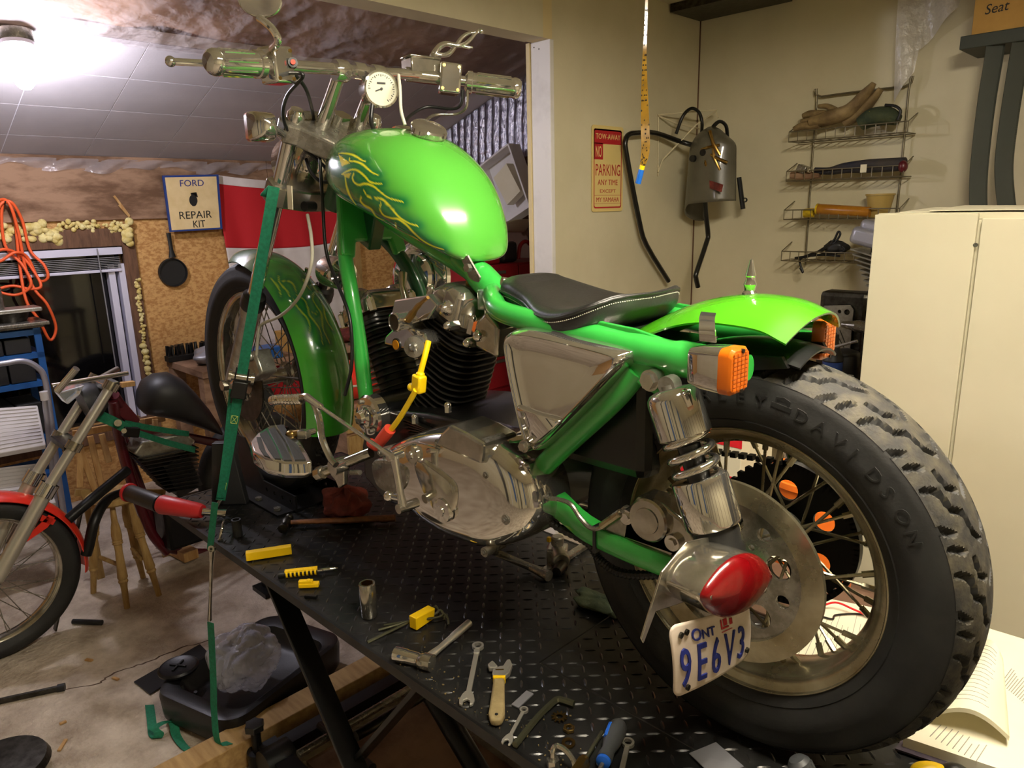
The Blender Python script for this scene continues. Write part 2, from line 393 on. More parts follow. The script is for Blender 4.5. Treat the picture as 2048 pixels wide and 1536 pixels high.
# expanding foam squeezed out round the window
def foam(name, pts, r, jit):
    mb = MB()
    for p in pts:
        for _ in range(2):
            q = V(p)+V((random.uniform(0, .02), random.uniform(-jit, jit), random.uniform(-jit, jit)*.7)); k = r*random.uniform(.6, 1.3)
            mb.ell(q, (k*.7, k, k*random.uniform(.7, 1.1)), 9, 6)
    mb.build(name, 'foam', wb)
foam('spray_foam', [PX(lerp(-60, 110, i/12), 460+random.uniform(-4, 14), XB+.02) for i in range(13)]+[PX(random.uniform(-60, 112), 455+random.uniform(-8, 26), XB+.02) for i in range(26)], .022, .016)
foam('spray_foam', [PX(lerp(115, 240, i/12), 455+random.uniform(-6, 8), XB+.02) for i in range(13)]+[PX(random.uniform(112, 242), 452+random.uniform(-8, 10), XB+.018) for i in range(26)], .012, .010)
foam('spray_foam', [PX(254+random.uniform(-5, 5), 445+i*8, XB+.045) for i in range(6)], .024, .008)
foam('spray_foam', [PX(lerp(272, 292, i/16), lerp(560, 745, i/16), XB+.03) for i in range(17)]+[PX(lerp(273, 293, i/30)+random.uniform(-2, 3), lerp(560, 745, i/30), XB+.03) for i in range(31)], .010, .007)
foam('spray_foam', [PX(lerp(286, 296, i/5), lerp(690, 750, i/5), XB+.03) for i in range(6)], .020, .008)
# sloped ceiling of fibre tiles
cl = MB(); cl.add([(XB-.1, -3.2, zc(XB-.1)+.003), (-2.957, -3.2, zc(-2.957)+.003), (-2.957, YF+.1, zc(-2.957)+.003), (XB-.1, YF+.1, zc(XB-.1)+.003), (XB-.1, -3.2, zc(XB-.1)+.05), (-2.957, -3.2, zc(-2.957)+.05), (-2.957, YF+.1, zc(-2.957)+.05), (XB-.1, YF+.1, zc(XB-.1)+.05)], [(3, 2, 1, 0), (4, 5, 6, 7), (0, 1, 5, 4), (1, 2, 6, 5), (2, 3, 7, 6), (3, 0, 4, 7)])
cl = struct(cl.build('ceiling_slope', 'tile_joint_lit', ang=0))
sl = atan2(.345, 1); ln = .305
tile = None; xr = [-2.955-ln*i for i in range(5)]; yr = [-3.2+.385*j for j in range(15)]
n_up = V((-.345, 0, 1)).normalized()
for i in range(4):
    for j in range(14):
        x0, x1 = max(xr[i+1], XB-.02)+.0025, xr[i]-.0025; y0, y1 = yr[j]+.0025, yr[j+1]-.0025
        if y1 > YF: y1 = YF-.005
        sk = lambda x: -.13*(x+3.5)*0
        c = [V((x, y, zc(x))) for x, y in ((x0, y0), (x1, y0), (x1, y1), (x0, y1))]
        mb = MB(); mb.add(c+[p+n_up*.0027 for p in c], [(3, 2, 1, 0), (4, 5, 6, 7), (0, 1, 5, 4), (1, 2, 6, 5), (2, 3, 7, 6), (3, 0, 4, 7)])
        mb.build('ceiling_tile', 'ceiling_tile', cl, ang=0)
# bare insulation held up by a crumpled plastic vapour barrier
def rgh(x, y, s): return sin(x*7.3*s+y*3.1)*.5+sin(y*9.7*s-x*4.4+1.3)*.35+sin((x+y)*17*s)*.15
ins = MB().grid(lambda u, v: (lerp(-3.0, -1.82, u), lerp(-3.2, 2.5, v), zc(lerp(-3.0, -1.82, u))+.05+.028*rgh(u*2, v*7, 1.2)), 40, 110)
struct(ins.build('ceiling_insulation', 'insulation', ang=180))
def ridge(p): return (1-abs(noise.noise(V(p))))**4
def wr(u, v):
    x = lerp(-2.985, -1.83, u); y = lerp(-3.15, 2.4, v); e_ = min(1, u*9)
    z = zc(x)-.010-.055*sin(pi*min(1, u*1.05))*(.7+.3*sin(y*5.1+sin(x*9)*.8))
    z += e_*(.022*noise.noise(V((x*3, y*3, 2)))-.014*ridge((x*2.2+y*.6, y*5.5-x*2, 7))-.008*ridge((x*7-y*2, y*9+x*3, 3))-.004*ridge((x*19, y*15+x*9, 5)))
    return (x, y, z)
vp = MB().grid(wr, 150, 420).build('ceiling_vapour_sheet', 'vapour_sheet', ang=180); struct(vp)
# loose plastic edge along the low joint
def wr2(u, v):
    y = lerp(-.6, 1.9, v); h = .035+.035*abs(sin(y*4.2+.4))+.012*sin(y*23)
    return (XB+.03+.012*sin(y*31+u*4)+.02*u*(1-u), y, 1.19-h*u)
struct(MB().grid(wr2, 6, 120).build('trim_6', 'vapour_sheet', ang=180))
# end wall: brown panelling below, ribbed foil insulation above
sw = struct(MB().bb(XB, XS-.12, YF, YF+.08, FLOOR, 2.05).build('wall_side', 'brown_panel', ang=0))
def ff_(u, v):
    x = lerp(XB+.02, -2.3, u); lo = lerp(.92, 1.26, u); hi = zc(x)-.004
    return (x, YF-.012-.011*abs(sin(x*46+sin(v*5)*.4))-.0012*sin(v*43+x*31)*sin(x*17+2), lerp(lo, hi, v))
MB().grid(ff_, 260, 30).build('foil_insulation', 'foil', sw, ang=180)
MB().bar((XB+.02, YF-.02, .905), (-2.3, YF-.02, 1.245), .03, .04, (0, 0, 1)).build('batten', 'wood_jamb', sw, ang=0)
# ---------------- lamps ----------------
bp_ = V((-2.94, -.23, 1.405)); top = V((-3.05, -.215, zc(-3.05)))
lamp = thing('ceiling_lamp', 'glowing white bulb in a porcelain holder on the sloping ceiling', 'lamp', top)
ax = (bp_-top).normalized(); ax = V((.12, 0, -1)).normalized(); c0 = bp_-ax*.125
MB().lathe([(.0, -.045), (.062, -.045), (.062, -.012), (.058, -.005), (0, -.005)], c0, ax, 28).build('junction_box', 'steel', lamp)
MB().lathe([(.058, -.005), (.056, .008), (.035, .018), (.027, .03), (.026, .055), (0, .055)], c0, ax, 28).build('porcelain_holder', 'porcelain', lamp)
MB().lathe([(0, .056), (.016, .056), (.018, .075), (.030, .1), (.036, .125), (.032, .15), (.018, .166), (0, .17)], c0, ax, 24).build('bulb', 'bulb_glow', lamp)
LZ, LX0, LX1, LYc = 1.70, -.72, .52, .42
fx = thing('shop_light', 'hooded twin tube shop light hanging above the lift', 'lamp', (LYc, -.1, LZ))
hp_ = [(-.11, -.021), (-.05, .03), (.05, .03), (.11, -.021)]; hin = [(.106, -.021), (.048, .026), (-.048, .026), (-.106, -.021)]
MB().prism(hp_+hin, (LYc, LX0, LZ), (1, 0, 0), (0, 0, 1), LX1-LX0, (0, 1, 0)).build('hood', 'white_trim', fx, ang=0)
for xx in (LX0, LX1): MB().prism([(-.108, -.020), (-.05, .028), (.05, .028), (.108, -.020)], (LYc, xx-.002, LZ), (1, 0, 0), (0, 0, 1), .004, (0, 1, 0)).build('end_plate', 'white_trim', fx, ang=0)
for yy in (-.055, .055): MB().cyl((LYc+yy, LX0+.03, LZ-.012), (LYc+yy, LX1-.03, LZ-.012), .013, n=14).build('tube', 'tube_glow', fx)
for xx in (LX0+.1, LX1-.1): MB().cyl((LYc, xx, LZ+.03), (LYc, xx, ZC), .003, n=6).build('hanger', 'steel', fx)
n_t = 8
for k in range(9): struct(MB().bb(2.55, 2.6, -3.1+k*.62, -3.06+k*.62, FLOOR, ZC).build('trim_%d' % (n_t+k), 'wood_jamb', ang=0))  # unseen studs, added as dark stripes for the chrome to reflect
for k in range(8): struct(MB().bb(-1.6+k*.52, -1.6+k*.52+(.22, .06, .30, .10)[k % 4], -3.2, -3.14, FLOOR+(.0, .0, .3, .0)[k % 4], ZC-(0, .5, 0, .2)[k % 4]).build('trim_%d' % (n_t+9+k), ('steel_dark', 'white_trim', 'blue_paint', 'helmet_gray')[k % 4], ang=0))  # made-up wall bars out of view, put in to break up chrome reflections
struct(MB().bb(XS, XS+.005, YW-.005, YW, FLOOR, ZC).build('trim_25', 'wood_jamb', ang=0))
# ======================= THE GREEN MOTORCYCLE ON THE LIFT =======================
import bmesh
import numpy as np
def plate_holes(mb, outer, holes, o, u, v_, t):
    """flat plate with real holes; loops are 2-D lists in the (u,v) frame at o, thickness t along u x v"""
    o, u, v_ = V(o), V(u), V(v_); w_ = u.cross(v_).normalized(); bm = bmesh.new(); ed = []
    for lp in [outer]+holes:
        vs_ = [bm.verts.new((p[0], p[1], 0)) for p in lp]
        ed += [bm.edges.new((vs_[i], vs_[(i+1) % len(vs_)])) for i in range(len(vs_))]
    bmesh.ops.triangle_fill(bm, use_beauty=True, use_dissolve=False, edges=ed, normal=(0, 0, 1))
    bm.verts.index_update(); P = [v.co.copy() for v in bm.verts]; n = len(P); F = []
    bd = []
    for f in bm.faces:
        ix = [v.index for v in f.verts]
        if f.normal.z < 0: ix = ix[::-1]
        F.append(tuple(i+n for i in ix)); F.append(tuple(ix[::-1]))
        for i in range(3):
            a, b = ix[i], ix[(i+1) % 3]
            e = bm.edges.get((bm.verts[a] if False else [v for v in f.verts if v.index == a][0], [v for v in f.verts if v.index == b][0]))
            if len(e.link_faces) == 1: F.append((a, b, b+n, a+n))
    bm.free()
    mb.add([o+u*p.x+v_*p.y for p in P]+[o+u*p.x+v_*p.y+w_*t for p in P], F); return mb
def circ2(cx, cy, r, n=24, a0=0): return [(cx+r*cos(a0+2*pi*i/n), cy+r*sin(a0+2*pi*i/n)) for i in range(n)]
def proj_np(P):
    d = P-np.array(CP); f = d @ np.array(_F)
    return np.stack([1024+FPX*(d @ np.array(CR))/f, 768-FPX*(d @ np.array(CU))/f], 1)
def paint_mat(name, rough=.22):
    mt = bpy.data.materials.new(name); mt.use_nodes = True; b = mt.node_tree.nodes['Principled BSDF']
    at = mt.node_tree.nodes.new('ShaderNodeAttribute'); at.attribute_name = 'paint'
    mt.node_tree.links.new(at.outputs['Color'], b.inputs['Base Color']); b.inputs['Roughness'].default_value = rough
    b.inputs['Coat Weight'].default_value = 1; b.inputs['Coat Roughness'].default_value = .05; M[name] = mt
paint_mat('flame_paint')
def flame_paint(ob, lines, base, core, halo, wpx, hpx, fills=(), grad=None):
    me = ob.data; n = len(me.vertices); co = np.empty(n*3); me.vertices.foreach_get('co', co); co = co.reshape(-1, 3)
    mir = co.copy(); mir[:, 1] = -np.abs(mir[:, 1]); p = proj_np(mir)
    dm = np.full(n, 1e9); dt = np.full(n, 1e9)
    for l in lines:
        q = [V((a[0], a[1], 0)) for a in l]; q = [(a.x, a.y) for a in cr(q, 5)]; k = len(q)-1
        for i in range(k):
            a = np.array(q[i]); b = np.array(q[i+1]); e = b-a; t = np.clip(((p-a) @ e)/(e @ e+1e-9), 0, 1)
            d = np.linalg.norm(p-(a+t[:, None]*e), axis=1); tp = .45+.55*(1-abs(2*(i+.5)/k-1)); dm = np.minimum(dm, d/tp); dt = np.minimum(dt, d)
    L3 = lambda c: np.array(lin(c)[:3])
    c = np.tile(L3(base), (n, 1))
    if grad is not None:
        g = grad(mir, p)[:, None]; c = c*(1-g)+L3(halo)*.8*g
    h = np.exp(-(dt/hpx)**2)[:, None]; c = c*(1-h)+L3(halo)*h
    for tri, col in fills:
        T = [np.array(t) for t in tri]; ins_ = np.ones(n, bool)
        for i in range(3):
            a, b = T[i], T[(i+1) % 3]; ins_ &= ((b[0]-a[0])*(p[:, 1]-a[1])-(b[1]-a[1])*(p[:, 0]-a[0])) >= 0
        c[ins_] = L3(col)
    k = np.clip(1.5-dm/wpx, 0, 1)[:, None]; c = c*(1-k)+L3(core)*k
    at = me.color_attributes.new('paint', 'FLOAT_COLOR', 'POINT'); buf = np.ones((n, 4), np.float32); buf[:, :3] = c; at.data.foreach_set('color', buf.ravel())
bike = thing('motorcycle', 'lime green custom motorcycle with flame painted tank strapped on the black lift', 'motorcycle', (-.8, 0, 0))
RR, WB, RF, RFR = .323, 1.657, .368, .2727
yx = V((0, 1, 0))
# ---------- wheels ----------
def tyre(parent, c, R, hw, rb, yb, N, sub, polys, gw, gd, name, lettering=None, mt='tread_rubber'):
    """tyre with real grooves: polys = groove polylines in (fraction of pitch, lateral metres)"""
    prof = []
    nv = 44
    for j in range(nv+1):
        s_ = -1+2*j/nv; y = s_*hw; r = R-(.34*hw)*abs(s_)**2.6; prof.append((r, y))
    pitch = 2*pi*R/N; vv = []; rows = len(prof)
    def depth(a, y):
        best = 1e9
        for pl in polys:
            for sh in (-1, 0, 1):
                for i in range(len(pl)-1):
                    ax_, ay = (pl[i][0]+sh)*pitch, pl[i][1]; bx, by = (pl[i+1][0]+sh)*pitch, pl[i+1][1]
                    ex, ey = bx-ax_, by-ay; t = max(0, min(1, ((a-ax_)*ex+(y-ay)*ey)/(ex*ex+ey*ey+1e-12)))
                    best = min(best, hypot(a-ax_-t*ex, y-ay-t*ey))
        return gd*max(0, min(1, (gw-best)/(gw*.5)))
    D = [[depth(i/sub*pitch, prof[j][1]) for j in range(rows)] for i in range(sub)]
    tot = N*sub
    for i in range(tot):
        th = 2*pi*i/tot; d = D[i % sub]
        for j, (r, y) in enumerate(prof):
            rr_ = r-d[j]; vv.append((c[0]+rr_*cos(th), c[1]+y, c[2]+rr_*sin(th)))
    ff = [(i*rows+j, i*rows+j+1, ((i+1) % tot)*rows+j+1, ((i+1) % tot)*rows+j) for i in range(tot) for j in range(rows-1)]
    mb = MB(); mb.add(vv, ff)
    t_ = mb.build('tread', M[mt], parent, ang=24)
    t_.data.materials.append(M['rubber'])
    t_.data.polygons.foreach_set('material_index', [1 if sum(D[(q//rows) % sub][q % rows] for q in f) > gd*1.2 else 0 for f in ff])
    re, ye = prof[0][0], hw
    sp = [(re+.0015, -ye+.002), (re-.003, -ye-.001), (re-.012, -ye-.0045), (lerp(re, rb, .38), -ye-.006), (lerp(re, rb, .42), -ye-.0075), (lerp(re, rb, .62), -ye-.005), (lerp(re, rb, .8), lerp(-ye, -yb, .5)-.003), (lerp(re, rb, .82), lerp(-ye, -yb, .5)-.0045), (lerp(re, rb, .93), lerp(-ye, -yb, .8)), (rb, -yb)]
    sw_ = MB(); sw_.lathe(sp, c, yx, 96); sw_.lathe([(r, -y) for r, y in sp][::-1], c, yx, 96)
    # lathe caps are not wanted on a ring: drop the two big polygons of each
    sw_.f = [f for f in sw_.f if len(f) < 10]
    s_ob = sw_.build('sidewall', 'rubber', parent, ang=50)
    return t_, s_ob
def wheel_frame(c): return Matrix.Translation(V(c))
def spokes(parent, c, n, hub_r, hub_y, rim_r, lean, r=.0022, mt='steel', nip=True):
    for side in (-1, 1):
        for d in (-1, 1):
            a = V((hub_r, side*hub_y*(1 if d > 0 else .82), 0)); b = V((rim_r*cos(lean*d), side*.008, rim_r*sin(lean*d)))
            mb = MB().cyl(a, b, r, n=6); e = (b-a).normalized()
            if nip: mb.cyl(b-e*.022, b+e*.004, r*1.9, n=6)
            me = mb.mesh('spoke'); me.materials.append(M[mt])
            for k in range(n//4):
                ang = 2*pi*(k+(.5 if side > 0 else 0)+(.25 if d > 0 else 0))/(n//4)
                copy_part(me, parent, 'spoke', Matrix.Translation(V(c)) @ Matrix.Rotation(-ang, 4, 'Y'))
rc = V((0, 0, RR))
rim = MB()
rp = [(.2148, -.057), (.2165, -.054), (.2145, -.050), (.206, -.0475), (.199, -.044), (.195, -.038), (.1945, -.030), (.189, -.024), (.186, -.012), (.185, 0)]
rp = rp+[(r, -y) for r, y in rp[-2::-1]]
rim.lathe(rp, rc, yx, 96); rim.f = [f for f in rim.f if len(f) < 10]
rw = rim.build('rear_wheel', 'dirty_chrome', bike, ang=40, solid=.0025)
P1 = [(.00, -.003), (.12, -.018), (.36, -.024), (.44, -.040), (.68, -.046), (.76, -.060)]
P2 = [(.58, -.012), (.66, -.027), (.86, -.032)]
P3 = [(.20, -.052), (.30, -.066)]; P4 = [(.98, -.046), (1.06, -.060)]
mir_ = lambda pl: [(a+.5, -y) for a, y in pl]
tr_, sd_ = tyre(rw, rc, RR, .067, .2165, .055, 17, 40, [P1, P2, P3, P4, mir_(P1), mir_(P2), mir_(P3), mir_(P4)], .0046, .008, 'tyre')
# raised sidewall lettering (reads round the tyre)
def arc_text(mb, word, r, a0, size, y, sx=1.25, gap=.006, t=.0011):
    a = a0
    for ch in word:
        if ch not in TX: prep_text([ch])
        wd = TX[ch][2]*size*sx
        def fn(x, yy, z, a=a):
            rr_ = r+yy-size*.35+x*0; th = a-(x)/r
            return V((rc.x+rr_*cos(th), y-z, rc.z+rr_*sin(th)))
        mb.text(ch, (0, 0, 0), (1, 0, 0), (0, 0, 1), size, t, sx, fn); a -= gap/r if gap > .02 else (wd+gap)/r
    return a
lt = MB()
a_ = arc_text(lt, 'HARLEY', .272, radians(118), .026, -.0745, 1.1, .030)
# bar-and-shield mark between the two words
am = a_-.035; cm = V((rc.x+.272*cos(am), -.0745, rc.z+.272*sin(am))); eu = V((sin(am), 0, -cos(am))); ev = V((cos(am), 0, sin(am)))
plate_holes(lt, [(-.011, .012), (0, .015), (.011, .012), (.011, -.004), (0, -.015), (-.011, -.004)], [[(-.008, .009), (0, .0115), (.008, .009), (.008, -.003), (0, -.0115), (-.008, -.003)]], cm, eu, ev, -.0011)
lt.box(cm, (.03, .002, .007), Matrix((eu, V((0, 1, 0)), ev)).transposed())
arc_text(lt, 'DAVIDSON', .272, am-.075, .026, -.0745, 1.1, .030)
lt.build('raised_lettering', 'rubber', rw, ang=30)
MB().lathe([(.017, -.088), (.045, -.085), (.048, -.079), (.044, -.074), (.027, -.065), (.024, -.02), (.024, .02), (.03, .06), (.046, .07), (.046, .08), (.017, .085)], rc, yx, 36).build('hub', 'alu', rw)
spokes(rw, rc, 40, .043, .068, .188, .62, .0026, 'dirty_chrome')
# brake disc with lightening holes
dh = []
for k in range(5):
    a = 2*pi*k/5+.35; dh.append(circ2(.079*cos(a), .079*sin(a), .0195)); a += pi/5; dh.append(circ2(.087*cos(a), .087*sin(a), .0105, 16))
    dh.append(circ2(.056*cos(a), .056*sin(a), .005, 10))
mb = plate_holes(MB(), circ2(0, 0, .118, 64), dh+[circ2(0, 0, .03)], rc+V((0, -.0885, 0)), (1, 0, 0), (0, 0, 1), -.006)
dk_ = mb.build('brake_disc', 'steel', rw, ang=30)
MB().lathe([(.113, -.0955), (.146, -.0955), (.146, -.0885), (.113, -.0885)], rc, yx, 72, close=True).build('friction_ring', 'dirty_chrome', dk_ and rw, ang=30)
sh_ = []
for k in range(6):
    a = 2*pi*k/6+.5; sh_.append(circ2(.075*cos(a), .075*sin(a), .018, 20))
mb = plate_holes(MB(), [((.118+(.006 if i % 4 < 2 else 0))*cos(2*pi*i/160), (.118+(.006 if i % 4 < 2 else 0))*sin(2*pi*i/160)) for i in range(160)], sh_+[circ2(0, 0, .03)], rc+V((0, .094, 0)), (1, 0, 0), (0, 0, 1), -.007)
mb.build('sprocket', 'black_metal', rw, ang=30)
ch_ = MB()
for k in range(46):
    a = -pi/2+pi*k/45-.0; p = rc+V((.1245*cos(a), .0905, .1245*sin(a)))
    ch_.box(p, (.011, .014, .009), Ry(-a+pi/2))
for k in range(36):
    for s_, z_ in ((1, .1245), (-1, -.1245)):
        x = -.016*k; ch_.box((x, .0905, RR+z_*(1-.35*k/36)), (.011, .014, .009), Ry(s_*-.1))
ch_.build('drive_chain', 'black_metal', bike, ang=0)
# front wheel
fc = V((-WB, 0, RF))
rp = [(.2735, -.038), (.2755, -.035), (.272, -.031), (.262, -.029), (.257, -.022), (.256, -.012), (.251, -.006), (.25, 0)]; rp = rp+[(r, -y) for r, y in rp[-2::-1]]
mb = MB().lathe(rp, fc, yx, 88); mb.f = [f for f in mb.f if len(f) < 10]
fw = mb.build('front_wheel', 'chrome_worn', bike, ang=40, solid=.002)
Q1 = [(.0, -.004), (.3, -.014), (.36, -.028), (.75, -.036)]; Q2 = [(.5, -.006), (.65, -.022)]
tyre(fw, fc, RF, .047, .2755, .037, 44, 12, [Q1, Q2, mir_(Q1), mir_(Q2)], .0025, .0035, 'tyre', mt='rubber')
MB().lathe([(.012, -.075), (.04, -.072), (.04, -.062), (.024, -.055), (.022, 0), (.024, .055), (.04, .062), (.04, .072), (.012, .075)], fc, yx, 28).build('hub', 'alu', fw)
spokes(fw, fc, 40, .038, .062, .253, .5, .0019, 'steel')
MB().lathe([(.06, -.082), (.125, -.082), (.125, -.077), (.06, -.077)], fc, yx, 48, close=True).build('brake_disc', 'steel_dark', fw)
MB().cyl((-WB, -.135, RF), (-WB, .135, RF), .011).cyl((-WB, -.15, RF), (-WB, -.128, RF), .017, n=6).build('axle', 'chrome_worn', fw)
# ---------- fenders ----------
def fender_surf(cx, cz, r, a0, a1, hw, drop, th, nu, nv, e=2.2, flare=None):
    rings = []
    for i in range(nu+1):
        a = lerp(a0, a1, i/nu); h = hw*(flare(i/nu) if flare else 1); ring = []
        for j in range(nv+1):
            s_ = -1+2*j/nv; rr_ = r-drop*abs(s_)**e; ring.append(V((cx+rr_*cos(a), h*s_, cz+rr_*sin(a))))
        for j in range(nv, -1, -1):
            s_ = -1+2*j/nv; rr_ = r-th-drop*abs(s_)**e*1.0; ring.append(V((cx+rr_*cos(a), (h-th*.6)*s_, cz+rr_*sin(a))))
        rings.append(ring)
    return MB().loft(rings)
# rear: short bobbed mudguard, raised off the tyre
pf = [V((-.275, 0, .632)), V((-.245, 0, .655)), V((-.18, 0, .692)), V((-.11, 0, .722)), V((-.04, 0, .736)), V((.03, 0, .733)), V((.078, 0, .716))]
pf = cr(pf, 5); rings = []
for i, p in enumerate(pf):
    u = i/(len(pf)-1); h = lerp(.062, .094, min(1, u*1.6)); dr = lerp(.014, .034, min(1, u*1.4)); ring = []
    t = (pf[min(i+1, len(pf)-1)]-pf[max(0, i-1)]).normalized(); nn = V((-t.z, 0, t.x))
    for j in range(25): s_ = -1+j/12; ring.append(p-nn*dr*abs(s_)**2.4+V((0, h*s_, 0)))
    for j in range(24, -1, -1): s_ = -1+j/12; ring.append(p-nn*(.003+dr*abs(s_)**2.4)+V((0, (h-.002)*s_, 0)))
    rings.append(ring)
rf = MB().loft(rings).build('rear_fender', 'lime', bike, ang=50)
sp0 = V((-.038, 0, .735)); MB().lathe([(.0115, -.002), (.0115, .003), (.008, .007), (.0085, .012), (.010, .016), (.007, .022), (.0065, .027), (.008, .029), (.0035, .047), (.0025, .053), (0, .055)], sp0, (0, 0, 1), 20).build('spike_ornament', 'chrome', rf)
fender_surf(0, RR, .350, radians(77), radians(134), .064, .018, .003, 24, 14).build('inner_mudguard', 'black_paint', bike, ang=50)
for s_ in (-1, 1): MB().prism([(-.14, .60), (-.02, .655), (.05, .66), (.06, .645), (-.02, .63), (-.13, .575)], (0, .07*s_, 0), (1, 0, 0), (0, 0, 1), -.008).build('fender_strut', 'black_metal', bike, ang=0)
# front
a_f = PY(494, 540, 0); a0 = atan2(a_f.z-RF, a_f.x+WB); b_f = PY(668, 866, 0); a1 = atan2(b_f.z-RF, b_f.x+WB)
ffn = fender_surf(-WB, RF, .402, a0, a1, .078, .034, .003, 130, 60, 2.3, lambda u: .72+.28*min(1, u*5)).build('front_fender', 'flame_paint', bike, ang=50)
FL = [[(540.6, 556), (550, 565.6), (558, 578), (562.5, 594)], [(558, 550), (558, 562.5), (565.6, 573), (575, 583), (580, 594)], [(565.6, 562.5), (578, 562.5), (587.5, 570), (592, 583)], [(587.5, 597), (590.6, 608), (601.6, 622), (614, 636), (620, 651.6), (619, 669)], [(594, 590.6), (609, 600), (615.6, 615.6), (619, 630), (630, 644), (640.6, 661), (645, 687.5)], [(625, 625), (634, 630), (644, 644), (650, 659), (656, 675)]]
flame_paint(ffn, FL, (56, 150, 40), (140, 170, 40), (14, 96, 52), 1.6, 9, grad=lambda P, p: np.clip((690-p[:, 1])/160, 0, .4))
for s_ in (-1, 1): MB().tube([(-WB+.17, .075*s_, RF+.345), (-WB+.10, .10*s_, RF+.22), (-WB+.02, .10*s_, RF+.06)], .005, 6).build('fender_stay', 'chrome_worn', bike)
# ---------- tank ----------
kx = [-1.122, -1.115, -1.10, -1.06, -1.0, -.95, -.90, -.85, -.80, -.75, -.70, -.665, -.638, -.622, -.616]
kt = [1.000, 1.018, 1.030, 1.046, 1.055, 1.056, 1.053, 1.045, 1.031, 1.006, .966, .920, .872, .828, .80]
kb = [.985, .968, .950, .918, .893, .877, .861, .845, .828, .809, .789, .774, .766, .769, .78]
kw = [.010, .040, .062, .095, .124, .138, .145, .147, .144, .136, .121, .102, .079, .050, .013]
def ip(x, K): return float(np.interp(x, kx, K))
sx_ = cr([V((x, 0, 0)) for x in kx], 1); NU, NV = 250, 400
def smooth(K):
    xs_ = np.linspace(0, len(kx)-1, NU+1); pts = cr([V((kx[i], K[i], 0)) for i in range(len(kx))], 40)
    ax_ = np.array([p.x for p in pts]); ay = np.array([p.y for p in pts]); return ax_, ay
AX, TT = smooth(kt); _, BB = smooth(kb); _, WW = smooth(kw)
ii = np.linspace(0, len(AX)-1, NU+1); ii = np.round(ii).astype(int); rings = []
for i in ii:
    x, zt, zb, hw = AX[i], TT[i], BB[i], WW[i]; zm = lerp(zb, zt, .36); ring = []
    for j in range(NV):
        th = 2*pi*j/NV; c_, s_ = cos(th), sin(th)
        y = hw*(abs(c_)**.86)*(1 if c_ > 0 else -1)
        z = zm+((zt-zm)*abs(s_)**.92 if s_ > 0 else -(zm-zb)*abs(s_)**.62)
        ring.append((x, y, z))
    rings.append(ring)
tank = MB().loft(rings).build('fuel_tank', 'flame_paint', bike, ang=60)
TL = [[(677, 306.6), (689, 306.6), (703, 309), (714, 314), (724, 320.6), (731.5, 322.5)],
 [(699, 316), (700, 322), (711, 323), (724, 328), (736, 338), (746, 346), (757, 350)],
 [(683, 349), (691, 344), (705, 339), (717.5, 342.5), (730, 353), (739, 363), (752, 367), (763, 367.5)],
 [(708, 346), (705, 355), (708, 364), (717.5, 370), (730, 367.5), (746, 372), (761, 384), (778, 396), (807, 404)],
 [(727, 380), (737, 394), (754, 396), (766, 399.5), (781.6, 415), (797, 433), (817, 446), (836, 452)],
 [(762, 407), (760, 419), (768, 431), (783.5, 436.6), (797, 438.6), (813, 450), (828, 466), (846, 481.6), (867.5, 493), (887, 499)],
 [(723, 392), (721, 401.5), (729, 411), (742.5, 419), (752, 433), (768, 440.5)],
 [(791, 446), (795, 460), (813, 470), (832, 478), (848, 493), (865.5, 505)],
 [(690, 352), (693, 372), (700, 392), (712, 410)]]
flame_paint(tank, TL, (74, 154, 52), (236, 232, 40), (5, 104, 56), 2.0, 13, fills=[(((677, 309), (700, 326), (683, 333)), (226, 206, 16)), (((682, 348), (702, 346), (697, 358)), (206, 190, 20))],
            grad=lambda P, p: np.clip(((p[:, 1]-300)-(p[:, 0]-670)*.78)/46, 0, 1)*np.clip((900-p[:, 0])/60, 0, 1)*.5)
cp_ = V((-.795, 0, 1.030)); cn = V((.50, -.05, .86)).normalized()
MB().lathe([(.036, -.008), (.036, .004), (.040, .006), (.040, .015), (.037, .019), (.02, .022), (0, .0225)], cp_, cn, 36).build('filler_cap', 'chrome', tank)
tb = PY(941, 535, -.05); MB().prism([(-.022, .018), (.0, .024), (.02, -.02), (.012, -.034), (-.012, -.022)], tb, (1, 0, 0), (0, -.3, 1), -.004).cyl(tb+V((0, -.003, 0)), tb+V((0, -.012, 0)), .009, n=6).build('tank_bracket', 'steel', bike)
